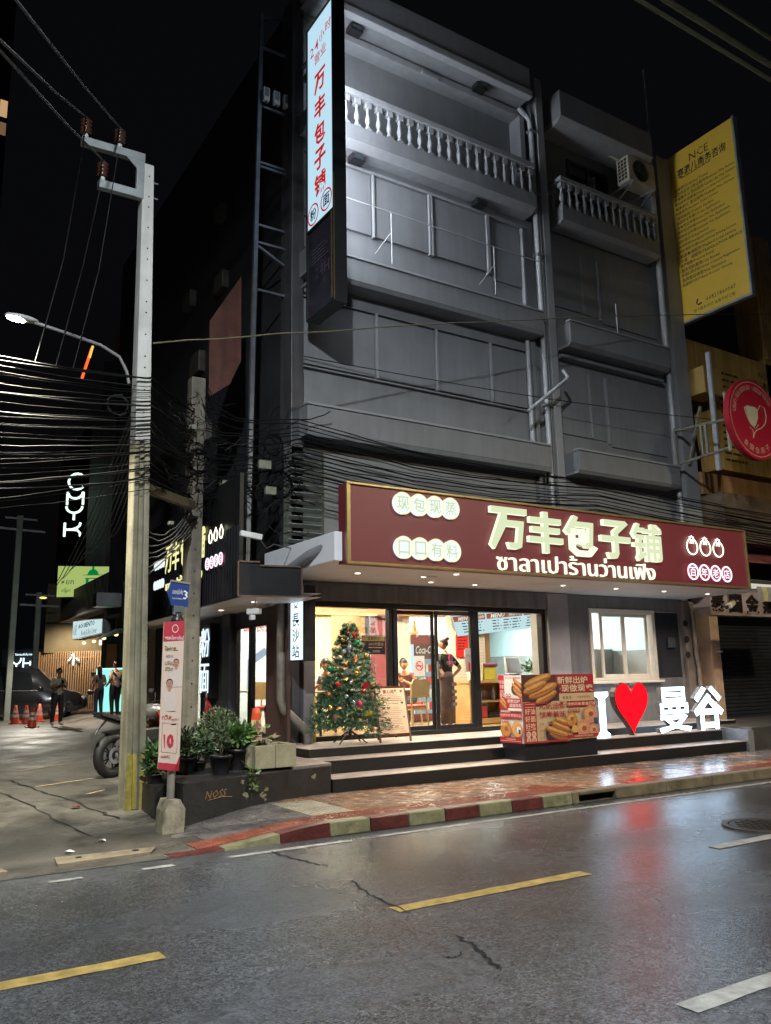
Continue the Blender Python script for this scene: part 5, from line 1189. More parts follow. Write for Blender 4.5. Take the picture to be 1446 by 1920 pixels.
f.rect(1, 0, 0, 1, 1); f.rect(3, 0, 0, .5, .4); f.rect(0, .46, 0, 1, .29); f.ell(8, .3, .3, .22, .1, .3); 
for u, v in ((.13, .31), (.22, .14), (.19, .07)): pass
f.stick(.32, .34, .16, .038, .35); f.stick(.28, .24, .21, .05, .3); f.stick(.21, .09, .2, .045, .28); f.stick(.17, .19, .17, .042, .3)
f.rect(1, .49, .3, 1, .41); f.text(2, "新鲜出炉", .69, .09, .115, off=.012, w=.43); f.text(2, "·现做现卖", .74, .215, .115, off=.012, w=.48)
f.text(3, "酥 脆 香", .6, .355, .05); f.text(0, "好油 好面 好吃", .84, .355, .04)
f.rect(0, 0, .405, .165, 1)
for t, v in (("好油", .54), ("好面", .65), ("好吃", .755)): f.text(2, t, .083, v, .088, off=.01, w=.135)
f.rect(2, .02, .43, .145, .436); f.rect(2, .02, .475, .145, .481); f.rect(2, .02, .805, .145, .812)
for t, u, v in (("新", .048, .873), ("鲜", .118, .873), ("现", .048, .955), ("做", .118, .955)): f.circ(2, u, v, .03, 0, t)
f.text(0, "无矾油条", .38, .465, .1, off=.012, w=.36); f.text(0, "健康美味", .38, .595, .1, off=.012, w=.36)
f.rect(0, .58, .415, 1, .495); f.text(2, "传统风味·飘香四溢", .79, .455, .055, off=.01, w=.4)
for i in range(4): f.ell(0, .612 + .045 * i, .555, .018, .018); f.ell(1, .612 + .045 * i, .555, .009, .009)
f.ell(8, .4, .86, .13, .1, .2); f.stick(.46, .93, .15, .033, -.28); f.stick(.43, .86, .17, .036, -.3); f.stick(.47, .78, .15, .034, -.32); f.stick(.52, .72, .13, .03, -.3)
f.ringf(.63, .68, .075, 4); f.ringf(.9, .62, .1); f.rect(9, .94, .68, 1, .78); f.ringf(.79, .83, .1); f.ell(7, .66, .83, .04, .04); f.ringf(.93, .86, .07)
f.rect(0, .55, .915, 1, .965); f.text(2, "传统美食 每日新鲜 健康美味", .78, .94, .03); f.rect(2, .56, .975, 1, .981)
for v in (.73, .83, .93): f.text(5, "新鲜", .21, v, .045)
f.text(8, "现炸现卖", .33, .71, .03, maxw=.14); f.rect(0, 0, .975, .54, 1)
f.done("front_poster", FC)
f = Flat((8.708, 10.43, 1.59), -Y3, Z3, .52, 1.02)
f.rect(10, 0, 0, 1, 1); f.rect(0, 0, 0, .22, .34); f.text(0, "无矾油条 健康美味", .6, .04, .04, maxw=.7)
for t, v in (("好油", .1), ("好面", .17), ("好吃", .25)): f.text(10, t, .11, v, .055, maxw=.18)
f.ell(8, .8, .2, .26, .2, .2); f.stick(.82, .27, .24, .06, -.6); f.stick(.8, .2, .26, .06, -.6); f.stick(.84, .12, .24, .06, -.6)
for i in range(4): f.ell(0 if i > 1 else 10, .08 + .13 * i, .3, .05, .05); f.ell(10 if i > 1 else 0, .08 + .13 * i, .3, .028, .028)
f.rect(0, 0, .345, 1, .51); f.text(10, "新鲜出炉", .65, .385, .055, off=.008, w=.55); f.text(10, "现做现卖", .72, .45, .055, off=.008, w=.52); f.stick(.18, .44, .2, .05, -.7); f.stick(.2, .39, .19, .05, -.7); f.rect(10, .4, .49, 1, .53)
f.rect(0, 0, .55, 1, .64); f.text(10, "传统风味·飘香四溢", .5, .595, .045, w=.92)
f.ringf(.27, .8, .24, 4); f.ringf(.78, .8, .24, 7); f.ell(10, .85, .8, .1, .09); f.rect(9, .84, .8, .93, .86)
for i in range(4): f.ell(0, .1 + .1 * i, .68, .042, .042); f.ell(10, .1 + .1 * i, .68, .024, .024)
f.rect(0, 0, .915, 1, 1); f.text(10, "传统美食 每日新鲜", .5, .945, .025, maxw=.9); f.rect(10, .05, .968, .95, .973)
f.done("side_poster", FC)

# ================================================================== PLANTER, PLANTS, CONE
PW = P("planter_black", (.022, .021, .021), .5, 0, .5, 5, .35, 22); OLIVE = P("peeled_patch", (.22, .2, .12), .7, 0, .4, 12)
PL = thing("planter_wall", "low black painted planter wall with peeling patches and scratched writing", "planter", (4.2, 9.8, .05))
m = MB(); m.prism([(3.2, 9.32, -.05), (3.9, 9.52, -.05), (4.7, 9.78, -.05), (5.38, 9.9, -.05), (5.45, 10.2, -.05), (5.5, 12.0, -.05), (3.35, 12.2, -.05), (3.2, 10.6, -.05)], (0, 0, .53)); m.build("wall", PW, PL, bev=.03)
MB().prism([(4.8, 9.84, .481), (5.4, 9.93, .481), (5.45, 10.5, .481), (5.5, 11.8, .481), (4.9, 11.8, .481)], (0, 0, .03)).build("capping", P("planter_capping", (.2, .16, .14), .6, 0, .4, 6, .3, 25), PL, bev=.012)
m = MB()
for k, (x, z, s) in enumerate(((4.15, .36, .07), (4.0, .42, .035), (4.3, .24, .05), (4.36, .3, .04), (4.05, .27, .05), (5.1, .37, .045), (4.34, .18, .025))):
    t0 = (x - 3.9) / .8; y = 9.52 + .26 * t0 if x < 4.7 else 9.78 + (x - 4.7) * .176
    rr = random.Random(k); m.poly([(x + s * math.cos(a) * rr.uniform(.5, 1.2), y - .003 + (s * math.cos(a)) * .3, z + s * .8 * math.sin(a) * rr.uniform(.5, 1.2)) for a in [2 * PI * i / 9 for i in range(9)]])
m.build("peeled_paint", OLIVE, PL)
m = MB(); gx = Vector((.9, .3, 0)).normalized()
put_text(m, "NOSS", Vector((3.63, 9.436, .33)), gx, Vector((.0, 0, 1)), h=.085, res=1, shear=.3); m.tube([(3.52, 9.405, .27), (3.7, 9.452, .29), (3.85, 9.5, .275)], .004, 4); m.build("scratched_writing", P("scratched_tan", (.3, .17, .08), .7), PL)
MB().prism([(3.02, 9.75, 0), (3.19, 9.8, 0), (3.19, 10.5, 0), (3.02, 10.5, 0)], (0, 0, .43)).build("black_side_box", PW, PL, bev=.01)
cb = thing("concrete_trough", "square pale concrete plant trough standing on the black planter wall", "planter", (4.58, 10.1, .51))
CTR = P("trough_concrete", (.34, .31, .2), .7, 0, .3, 6, .25, 30, dirt=.3)
for x0, x1 in ((4.3, 4.572), (4.578, 4.86)): MB().box(x0, 9.88, .512, x1, 9.92, .79).build("panel", CTR, cb, bev=.006)
MB().box(4.3, 10.36, .512, 4.86, 10.4, .79).build("panel", CTR, cb, bev=.006); MB().box(4.3, 9.92, .512, 4.335, 10.36, .79).build("panel", CTR, cb, bev=.006); MB().box(4.825, 9.92, .512, 4.86, 10.36, .79).build("panel", CTR, cb, bev=.006)
MB().box(4.335, 9.92, .512, 4.825, 10.36, .7).build("soil", P("soil", (.03, .02, .012), .9, 0, .4, 20), cb)
POTB = P("pot_black_plastic", (.015, .015, .017), .4, 0, .3, 8); POTG = P("pot_grey", (.05, .05, .05), .5)
DUST = (P("leaf_dusty", (.085, .12, .06), .5, 0, .5, 14), P("leaf_dusty_light", (.14, .175, .09), .5, 0, .4, 14), P("leaf_dusty_dark", (.04, .065, .03), .5, 0, .5, 14))
plant("potted_shrub", "large dusty grey green shrub behind the pots on the planter wall", (4.22, 10.9, .48), .15, .26, POTB, (.27, .25, .25), 900, .055, 1, cz=.98, mats=DUST, group="plants on the planter wall")
plant("potted_shrub", "bright green leafy plant next to the concrete trough", (4.26, 10.32, .48), .16, .26, POTB, (.21, .2, .15), 330, .1, 2, cz=.87, mats=(LEAF1, LEAF2, LEAF2), group="plants on the planter wall")
plant("potted_shrub", "thin leaved plant in a black pot at the front of the planter wall", (3.88, 9.95, .48), .13, .23, POTB, (.12, .12, .2), 130, .07, 3, cz=.9, mats=DUST, group="plants on the planter wall")
plant("potted_shrub", "dark leafy plant left of the party poster post", (3.1, 10.05, .42), .1, .12, POTB, (.13, .14, .26), 260, .08, 4, cz=.66, mats=(LEAF3, LEAF1, LEAF2), group="plants on the planter wall")
plant("potted_shrub", "dark bush between the poster post and the old pole", (3.55, 10.3, .48), .14, .2, POTB, (.22, .2, .22), 420, .065, 5, cz=.8, mats=(LEAF3, DUST[2], DUST[0]), group="plants on the planter wall")
plant("potted_shrub", "dark bush right behind the old concrete pole", (4.35, 11.5, .48), .14, .2, POTB, (.28, .2, .26), 480, .06, 6, cz=.9, mats=DUST, group="plants on the planter wall")
plant("potted_shrub", "low loose leafy plant filling the gap left of the large dusty shrub", (3.8, 10.55, .48), .12, .12, POTB, (.26, .2, .2), 420, .075, 12, cz=.76, mats=(LEAF1, DUST[0], DUST[1]), group="plants on the planter wall")
plant("potted_shrub", "low loose leafy plant between the dusty shrub and the concrete trough", (4.5, 10.75, .48), .12, .12, POTB, (.26, .2, .22), 420, .075, 13, cz=.8, mats=(DUST[0], LEAF1, DUST[1]), group="plants on the planter wall")
plant("croton", "pale pinkish croton growing in the concrete trough", (4.52, 10.12, .7), 0, .0, POTB, (.14, .12, .13), 26, .15, 7, cz=.88, mats=(P("croton_pink", (.3, .15, .12), .5), P("croton_cream", (.4, .3, .2), .5), LEAF2))
vn = thing("trailing_vine", "green vine trailing down over the front of the planter wall", "plant", (4.13, 9.66, .2))
m = MB(); m.tube([(4.15, 9.95, .62), (4.15, 9.7, .55), (4.13, 9.585, .46), (4.14, 9.58, .3), (4.12, 9.57, .2)], .006, 5); m.build("stem", P("plant_stem", (.06, .05, .02)), vn)
m = MB(); leaves(m, (4.14, 9.57, .4), (.05, .02, .24), 34, .075, 9); m.build("leaves", [LEAF1, LEAF2, LEAF2], vn)
CONO = P("cone_orange", (.6, .07, .02), .4, 0, .15, 8); CONW = P("cone_reflective", (.6, .6, .55), .3, 0, .2, 10)
def make_cone(x, y, z, label, group, h=.7, band=CONW, name="traffic_cone"):
    t = thing(name, label, "traffic cone", (x, y, z), 0, group)
    MB().box(x - .18, y - .18, z, x + .18, y + .18, z + .035).build("base", CONO, t, bev=.012)
    MB().lathe([(.14, .035), (.035, h), (.022, h)], (x, y, z), 16).build("cone", CONO, t)
    def rr(zz): return .14 - (.105) * (zz - .035) / (h - .035) + .004
    for a, b in ((.36, .5), (.6, .74)): MB().lathe([(rr(a * h), a * h), (rr(b * h), b * h)], (x, y, z), 16).build("reflective_band", band, t)
    return t
tcn = thing("traffic_cone", "orange topped traffic cone with a faded yellow sleeve in front of the side window", "traffic cone", (4.9, 11.25, .5))
MB().lathe([(.11, 0), (.06, .62), (.05, .7), (0, .71)], (4.9, 11.25, .5), 16).build("cone", CONO, tcn); MB().lathe([(.107, .06), (.067, .54)], (4.9, 11.25, .5), 16).build("sleeve", P("sleeve_yellow", (.55, .46, .16), .5, 0, .25, 8), tcn)
rc = MB(); rr = random.Random(2)
for i in range(9):
    t0 = i / 8; 
    rc.add([(4.6 + .03 * math.sin(i * 1.7), 12.45 + .05 * math.sin(i * 2.1), 1.4 - .02 * i), (4.56 + .28 * t0, 12.4 + .05 * math.cos(i * 1.9), 1.02 + .04 * rr.random())], [])
n = 9; rc.f += [[2 * i, 2 * i + 1, 2 * i + 3, 2 * i + 2] for i in range(n - 1)]; rc.mi += [0] * (n - 1); rc.sm += [True] * (n - 1)
o = rc.build("red_cloth", P("red_cloth", (.5, .03, .015), .6), origin=(4.68, 12.4, 1.0), label="red cloth draped over the pole by the neon noodle sign", cat="cloth"); md = o.modifiers.new('thick', 'SOLIDIFY'); md.thickness = .01
MB().tube([(4.6, 12.45, .45), (4.6, 12.45, 1.45)], .015, 6).build("cloth_pole", STEEL, origin=(4.6, 12.45, .45), label="thin steel stick holding up the red cloth", cat="pole")

# ================================================================== STREET NAME SIGN AND PARTY POSTER
SNS = thing("street_name_sign", "blue arrow shaped street name sign on a steel post in a concrete footing", "street sign", (3.01, 9.16, .03))
GALV = P("galvanised_post", (.36, .34, .3), .4, .5, .3, 6)
MB().prism([(2.89, 9.05, -.03), (3.13, 9.05, -.03), (3.14, 9.05, .26), (3.09, 9.08, .36), (2.95, 9.08, .36), (2.9, 9.05, .26)], (0, .24, 0)).build("footing", P("footing_stained", (.3, .27, .19), .7, 0, .6, 9, .3, 25, dirt=.5), SNS, bev=.02)
MB().cyl((3.01, 9.17, .3), (3.03, 9.17, 2.3), .042, n=14).build("post", GALV, SNS)
MB().lathe([(.05, 2.2), (.07, 2.24), (.07, 2.28), (.045, 2.31), (.045, 2.36)], (3.03, 9.17, 0), 14).build("collar", BLKM, SNS)
MB().box(2.98, 9.14, 2.33, 3.09, 9.2, 2.43).build("bracket", P("bracket_steel", (.2, .24, .26), .4, .6), SNS, bev=.006)
sgp = [(2.905, 9.15, 2.57), (2.945, 9.15, 2.7), (3.15, 9.15, 2.675), (3.14, 9.15, 2.42), (2.95, 9.15, 2.435)]
sb = MB().prism(sgp, (0, .035, 0)).build("blade", P("sign_blue", (.022, .05, .2), .35, 0, .08), SNS)
MB().bar((2.94, 9.165, 2.71), (3.16, 9.165, 2.685), .05, .02).build("cap_rail", GALV, SNS)
m = MB(); put_text(m, "ประชาราษฎร์บำเพ็ญ", (3.015, 9.147, 2.585), X3, Z3, h=.07, w=.12, res=1); put_text(m, "Pracha Rat Bamphen", (3.015, 9.147, 2.51), X3, Z3, h=.026, w=.12, res=1); put_text(m, "3", (3.11, 9.147, 2.555), X3, Z3, h=.1, res=1, off=.01)
m.build("lettering", INKW, sb)
PP = thing("party_poster", "tall narrow red and cream election poster strapped to the street sign post", "poster", (2.97, 9.09, .65))
PCRM = P("poster_cream", (.62, .5, .43), .5, 0, .06, 4)
def pq(u, v, d=0):
    a = Vector((2.855, 9.095, 2.24)).lerp(Vector((3.09, 9.095, 2.262)), u); b = Vector((2.835, 9.075, .685)).lerp(Vector((3.075, 9.1, .645)), u); return a.lerp(b, v) + Vector((0, -d, 0))
m = MB(); m.prism([pq(0, 1), pq(1, 1), pq(1, 0), pq(0, 0)], (0, .012, 0)); pb = m.build("board", PCRM, PP)
def pband(v0, v1, mat, name, u0=0, u1=1, d=.0015): m = MB(); m.quad(pq(u0, v1, d), pq(u1, v1, d), pq(u1, v0, d), pq(u0, v0, d)); m.build(name, mat, pb)
PRED = P("party_red", (.45, .03, .055), .5, 0, .05)
pband(0, .135, PRED, "red_heading"); pband(.955, 1, PRED, "red_footer"); 
m = MB(); m.add([pq(1, .9, .0015), pq(1, 1, .0015), pq(.75, 1, .0015)], [(0, 1, 2)]); m.build("red_corner", PRED, pb)
m = MB(); ring(m, pq(.55, .05, .003), X3, Z3, .03, .036, 20, 1.25); put_text(m, "พรรคโอกาสใหม่", pq(.52, .112, .003), X3, Z3, w=.21, h=.045, res=1, off=.01); m.build("heading_print", INKW, pb)
m = MB(); put_text(m, "โอกาส", pq(.36, .185, .003), X3, Z3, h=.05, maxw=.13, off=.03, res=1); put_text(m, "เปลี่ยน", pq(.33, .285, .003), X3, Z3, h=.045, maxw=.1, off=.01, res=1); put_text(m, "ชีวิต", pq(.33, .325, .003), X3, Z3, h=.045, maxw=.1, off=.01, res=1); m.build("slogan", P("slogan_olive", (.16, .11, .02), .5), pb)
m = MB(); put_text(m, "สร้าง", pq(.33, .237, .003), X3, Z3, h=.035, maxw=.09, res=1); m.build("slogan", P("slogan_blue", (.04, .05, .2), .5), pb)
SKP = P("printed_skin", (.45, .24, .17), .5, 0, .06); HRP = P("printed_hair", (.03, .022, .02), .5); SHP = P("printed_shirt", (.6, .53, .49), .5, 0, .05)
def bust(u, v, s):
    m = MB(); d = .003; c = pq(u, v, d)
    m.poly([c + Vector((x * s, 0, z * s)) for x, z in ((-.2, -.72), (-.2, -.3), (-.11, -.17), (.11, -.17), (.2, -.3), (.2, -.72))]); o = m.build("printed_shirt", SHP, pb)
    m = MB(); disc(m, c + Vector((0, -.002, .035 * s)), X3, Z3, .095 * s, 18, 1.2); m.build("printed_hair", HRP, pb)
    m = MB(); disc(m, c + Vector((0, -.003, 0)), X3, Z3, .085 * s, 18, 1.32); m.box(c.x - .035 * s, c.y - .0032, c.z - .19 * s, c.x + .035 * s, c.y - .003, c.z - .08 * s); m.build("printed_face", SKP, pb)
    m = MB(); 
    for dx in (-.033, .033): m.box(c.x + (dx - .016) * s, c.y - .005, c.z + .018 * s, c.x + (dx + .016) * s, c.y - .004, c.z + .028 * s)
    m.box(c.x - .03 * s, c.y - .005, c.z - .062 * s, c.x + .03 * s, c.y - .004, c.z - .052 * s); m.box(c.x - .01 * s, c.y - .005, c.z - .03 * s, c.x + .01 * s, c.y - .004, c.z - .02 * s); m.build("printed_features", HRP, pb)
bust(.66, .29, .35); bust(.38, .43, .4)
m = MB(); put_text(m, "กวิล", pq(.3, .653, .003), X3, Z3, h=.05, res=1, off=.01); put_text(m, "10", pq(.42, .81, .003), X3, Z3, h=.145, w=.125, res=2, off=.055); m.build("red_print", PRED, pb)
m = MB(); fake_lines(m, pq(.55, .665, .003), X3, Z3, .085, 2, .012, .005, 6); fake_lines(m, pq(.1, .915, .003), X3, Z3, .12, 2, .014, .006, 7)
for a, b in (((.12, .69), (.85, .69)), ((.85, .69), (.85, .885)), ((.85, .885), (.12, .885)), ((.12, .885), (.12, .69))): m.bar(pq(*a, .002), pq(*b, .002), .003, .0015)
m.build("frame_print", P("poster_fine_red", (.4, .12, .1), .5), pb)
for v in (.2, .7): MB().torus(pq(.55, v) + Vector((.02, .07, 0)), .07, .004, None, 16, 5).build("strap", BLKM, PP)

# ================================================================== POLES AND CABLES
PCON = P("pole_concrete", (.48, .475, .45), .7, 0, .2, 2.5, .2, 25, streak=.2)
PCOL = P("pole_concrete_old", (.17, .155, .12), .75, 0, .35, 3, .3, 25, streak=.4, dirt=.3)
YPAINT = P("pole_yellow_paint", (.42, .33, .06), .6, 0, .5, 8, .2, 25, dirt=.35)
PLOW = P("pole_concrete_olive", (.26, .245, .17), .7, 0, .35, 3, .25, 25, streak=.35, dirt=.25)  # lower shaft coloured darker and more olive than the upper
UP = thing("utility_pole", "tall pale concrete power pole with steel cross arms and yellow paint at its foot", "utility pole", (2.92, 10.4, .0))
def pole_sec(z, full):
    t = z / 8.55; cx = 2.945 - .13 * t; w = .125 - .05 * t; d = .15 - .05 * t; cy = 10.4; g = .05 * (1 - .3 * t)
    if full: return [(cx - w, cy - d), (cx + w, cy - d), (cx + w, cy + d), (cx - w, cy + d)]
    a = w * .36
    return [(cx - w, cy - d), (cx - a, cy - d), (cx - a + .012, cy - d + g), (cx + a - .012, cy - d + g), (cx + a, cy - d), (cx + w, cy - d), (cx + w, cy + d), (cx - w, cy + d)]
def loft(m, secs):
    n = len(secs[0][1]); vs = [(x, y, z) for z, s_ in secs for x, y in s_]
    fs = [(i * n + k, i * n + (k + 1) % n, (i + 1) * n + (k + 1) % n, (i + 1) * n + k) for i in range(len(secs) - 1) for k in range(n)]
    m.add(vs, fs + [tuple(range(n - 1, -1, -1)), tuple(range(len(vs) - n, len(vs)))]); return m
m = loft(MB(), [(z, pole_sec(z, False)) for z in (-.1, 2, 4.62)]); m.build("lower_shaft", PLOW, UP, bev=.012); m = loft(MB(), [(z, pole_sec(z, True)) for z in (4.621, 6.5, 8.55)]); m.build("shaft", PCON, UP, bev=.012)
m = MB()
for i in range(14): z = 5.0 + i * .255 + .05 * (i % 3); t = z / 8.55; disc(m, (2.93 - .115 * t + .01, 10.4 - (.15 - .05 * t) - .002, z), X3, Z3, .012, 8)
for i in range(9): z = .8 + i * .42; t = z / 8.55; disc(m, (2.93 - .115 * t, 10.4 - (.15 - .05 * t) + .05, z), X3, Z3, .013, 8)
m.build("bolt_holes", CRK, UP)['kind'] = 'stuff'
m = MB()
for zz in ((.02, .78),):
    for sgn in (-1, 1):
        x = 2.943 + sgn * .083; m.quad((x - .036, 10.244, zz[0]), (x + .04, 10.244, zz[0]), (x + .033, 10.249, zz[1] - .03), (x - .03, 10.249, zz[1]))
    m.quad((2.89, 10.297, .02), (2.965, 10.297, .02), (2.963, 10.303, .75), (2.893, 10.303, .77)); m.quad((2.818, 10.32, .02), (2.818, 10.48, .02), (2.824, 10.47, .72), (2.824, 10.33, .76))
m.build("yellow_paint", YPAINT, UP)
ARM = P("crossarm_galvanised", (.36, .4, .41), .4, .5, .2, 5)
m = MB(); m.bar((2.76, 10.33, 8.62), (1.93, 10.33, 8.6), .09, .11); m.build("crossarm", ARM, UP); m = MB(); m.bar((2.74, 10.33, 8.06), (2.17, 10.33, 8.05), .09, .11); m.build("crossarm", ARM, UP)
m = MB(); m.bar((2.71, 10.33, 8.0), (2.71, 10.33, 8.67), .1, .08); m.prism([(2.66, 10.29, 8.57), (2.5, 10.29, 8.57), (2.66, 10.29, 8.42)], (0, .01, 0)); m.build("arm_post", ARM, UP, bev=.005)
INS = P("insulator_brown", (.07, .03, .018), .25, 0, .3, 8); CAPW = P("insulator_base", (.5, .5, .48), .4)
INSU = ((1.98, 8.66), (2.42, 8.67), (2.22, 8.11))
for x, z in INSU:
    prof = [(.03, .05)]
    for i in range(4): prof += [(.075, .06 + i * .055), (.08, .075 + i * .055), (.04, .1 + i * .055)]
    o = MB().lathe(prof + [(.03, .3), (0, .31)], (x, 10.33, z), 14).build("insulator", INS, UP)
    MB().cyl((x, 10.33, z - .01), (x, 10.33, z + .055), .035, n=10).build("pin", CAPW, o)
for k, (dx, z) in enumerate(((.1, 8.35), (.1, 8.12))): MB().bar((2.85, 10.4, z), (2.98, 10.4, z), .016).build("step_bolt", STEEL, UP)
MB().bar((2.98, 10.45, 4.05), (4.05, 11.7, 4.15), .09, .12).build("brace_beam", P("brace_beam_rust", (.12, .1, .055), .6, .2, .4, 8), UP)
OP = thing("old_pole", "shorter weathered square concrete pole behind the planter", "utility pole", (4.2, 12.0, .4))
m = MB(); m.box(4.08, 11.98, .35, 4.31, 12.2, 6.28); m.build("shaft", PCOL, OP, bev=.02)
m = MB()
for i in range(16): disc(m, (4.2, 11.977, .9 + i * .33), X3, Z3, .014, 8)
m.build("bolt_holes", CRK, OP)['kind'] = 'stuff'
# lit street lamp on the power pole
LL = thing("arm_street_lamp", "lit street lamp on a long curved arm fixed to the power pole", "street lamp", (2.74, 10.4, 5.45))
MB().tube([(2.7, 10.4, 5.4), (2.66, 10.38, 5.55), (2.55, 10.35, 5.72), (2.3, 10.32, 5.82), (1.9, 10.3, 5.88), (1.5, 10.3, 5.94)], .022, 8).build("arm", P("lamp_arm_grey", (.3, .3, .3), .4, .4), LL)
M_ = Matrix.Rotation(math.radians(3), 3, 'Y')
MB().ball((1.36, 10.3, 5.965), (.2, .075, .04), 14, 8, M_).build("lamp_head", P("lamp_head_grey", (.4, .4, .4), .4), LL)
MB().ball((1.3, 10.3, 5.945), (.12, .06, .035), 14, 8, M_).build("lens", E("street_lamp_lens", (1, .95, .72), 60), LL)
lamp('SPOT', "arm_lamp_light", (1.3, 10.3, 5.88), 2900, (1, .92, .74), .1, (1.4, 11.6, 0), 100, .7)
CAB = P("cable_black", (.004, .004, .0045), .75, 0, .3, 6, spec=.12); CABG = P("cable_grey", (.018, .018, .017), .6, 0, .3, 6, spec=.2); WIRE = P("wire_bright", (.12, .125, .12), .5, .1)
cr = random.Random(31)
for i in range(30):
    zl = 3.55 + i * .062 + cr.uniform(-.03, .03); zp_ = 4.0 + i * .05 + cr.uniform(-.05, .05); y = cr.uniform(9.95, 10.2); r_ = cr.choice((.005, .006, .008, .012))
    pts = catenary((-14, y - .3, zl + 1.0 + cr.uniform(-.3, .4)), (1.1, y, zl + cr.uniform(-.05, .05)), .35, 6, r=cr)[:-1] + catenary((1.1, y, zl), (2.86, 10.22, zp_), .02, 5, .008, cr)
    pts += catenary((2.95, 10.22, zp_ + .02), (4.1, 11.9, zp_ + cr.uniform(.0, .35)), cr.uniform(0, .12), 6, .02, cr)
    MB().tube(pts, r_, 5).build("overhead_cable", CAB if i % 3 else CABG, origin=(1, 10, zl), label="black overhead cable strung along the lane mouth to the concrete poles", cat="cable", group="overhead cables left of the power pole")
for i in range(16):
    z0 = 4.3 + i * .1 + cr.uniform(-.05, .05); z1 = 4.5 + .065 * i; y1 = 11.2 + cr.uniform(-.15, .15)
    pts = catenary((4.32, 12.0, z0), (5.6, 11.35, z1 + .15), .1, 6, .03, cr) + catenary((5.9, 11.3, z1 + .1), (12.0, y1, 4.62 + .05 * i), .15, 10, .02, cr)[1:] + catenary((12.0, y1, 4.62 + .05 * i), (26, 11.0, 4.4 + .06 * i), .2, 8, .02, cr)[1:]
    MB().tube(pts, cr.choice((.008, .01, .014)), 5).build("facade_cable", CAB, origin=(8, 11.2, 4.5), label="black cable running along the shop front above the red sign", cat="cable", group="cables along the shop front")
for i in range(9):
    a = Vector((2.8 + .02 * i, 10.3, 5.2 - .06 * i)); b = Vector((4.75 + .17 * i, 26.5 - .1 * i, 4.2 + .25 * i)); MB().tube(catenary(a, b, .3 + .05 * i, 14, .02, cr), .011, 5).build("service_drop", WIRE, origin=a, label="pale service cable dropping from the power pole into the side lane", cat="cable", group="service cables into the lane")
for i in range(7):
    a = Vector((2.98, 10.35, 2.9 + .1 * i)); b = Vector((4.1, 11.9, 3.75 + .08 * i)); MB().tube(catenary(a, b, .05 + .03 * i, 8, .02, cr), .009, 5).build("slack_cable", WIRE, origin=a, label="slack pale cable hanging between the two concrete poles", cat="cable", group="slack cables between the poles")
def coil(label, c, R, n, mat, seed, vert=True):
    r = random.Random(seed); pts = []; c = Vector(c)
    for i in range(n * 14):
        a = 2 * PI * i / 14; rr = R * (1 + r.uniform(-.12, .12)); pts.append(c + Vector((rr * math.cos(a), r.uniform(-.03, .03), rr * math.sin(a))) if vert else c + Vector((rr * math.cos(a), rr * math.sin(a), r.uniform(-.03, .03))))
    MB().tube(pts, .009, 4).build("cable_coil", mat, origin=c, label=label, cat="cable coil")
coil("loose cable coil left of the power pole below the lamp arm", (2.55, 10.3, 5.05), .13, 4, CABG, 1); coil("black cable coil on the right side of the old pole", (4.5, 11.9, 5.1), .2, 6, CAB, 2); coil("black cable coil hanging near the building corner", (5.4, 11.6, 4.6), .22, 6, CAB, 3); coil("cable coil on the front of the old pole", (4.2, 11.9, 4.9), .18, 7, CAB, 4); coil("cable coil beside the louvres above the red sign", (5.25, 11.5, 5.2), .16, 4, CAB, 6)
m = MB(); tr = random.Random(8)
for i in range(70):
    p = Vector((tr.gauss(4.25, .22), tr.gauss(11.85, .12), tr.uniform(4.0, 5.9))); pts = [p]; d = Vector((tr.uniform(-1, 1), tr.uniform(-.4, .4), tr.uniform(-1, 1)))
    for k in range(6): d = (d + Vector((tr.uniform(-.8, .8), tr.uniform(-.4, .4), tr.uniform(-.8, .8)))).normalized(); pts.append(pts[-1] + d * .09)
    m.m = tr.choice((0, 0, 1)); m.tube(pts, tr.choice((.006, .009)), 4)
for i in range(24):
    p = Vector((tr.uniform(4.6, 5.5), tr.gauss(11.6, .15), tr.uniform(3.7, 5.6))); pts = [p]; d = Vector((tr.uniform(-1, 1), tr.uniform(-.4, .4), tr.uniform(-.5, .5)))
    for k in range(7): d = (d + Vector((tr.uniform(-.6, .9), tr.uniform(-.3, .3), tr.uniform(-.7, .7)))).normalized(); pts.append(pts[-1] + d * .12)
    m.m = tr.choice((0, 0, 0, 1)); m.tube(pts, tr.choice((.006, .009)), 4)
m.build("cable_tangle", [CAB, CABG], label="dense tangle of loose black wires round the old pole", cat="wires", kind='stuff')
for x, y, z, s, lb in ((4.05, 11.85, 5.4, .12, "small junction box high on the old pole"), (3.5, 11.0, 3.72, .07, "tiny pale splice box hanging between the poles"), (4.55, 11.75, 4.55, .14, "dark cable splice box right of the old pole"), (5.1, 11.5, 4.85, .2, "pale meter box in the dark gap by the building corner"), (5.2, 11.5, 4.45, .18, "second meter box lower in the dark gap by the corner")):
    MB().box(x - s / 2, y - .05, z - s * .35, x + s / 2, y + .03, z + s * .35).build("splice_box", P("splice_box_grey", (.16, .17, .13), .5, 0, .4, 9), origin=(x, y, z - s * .35), label=lb, cat="cable box", bev=.008)
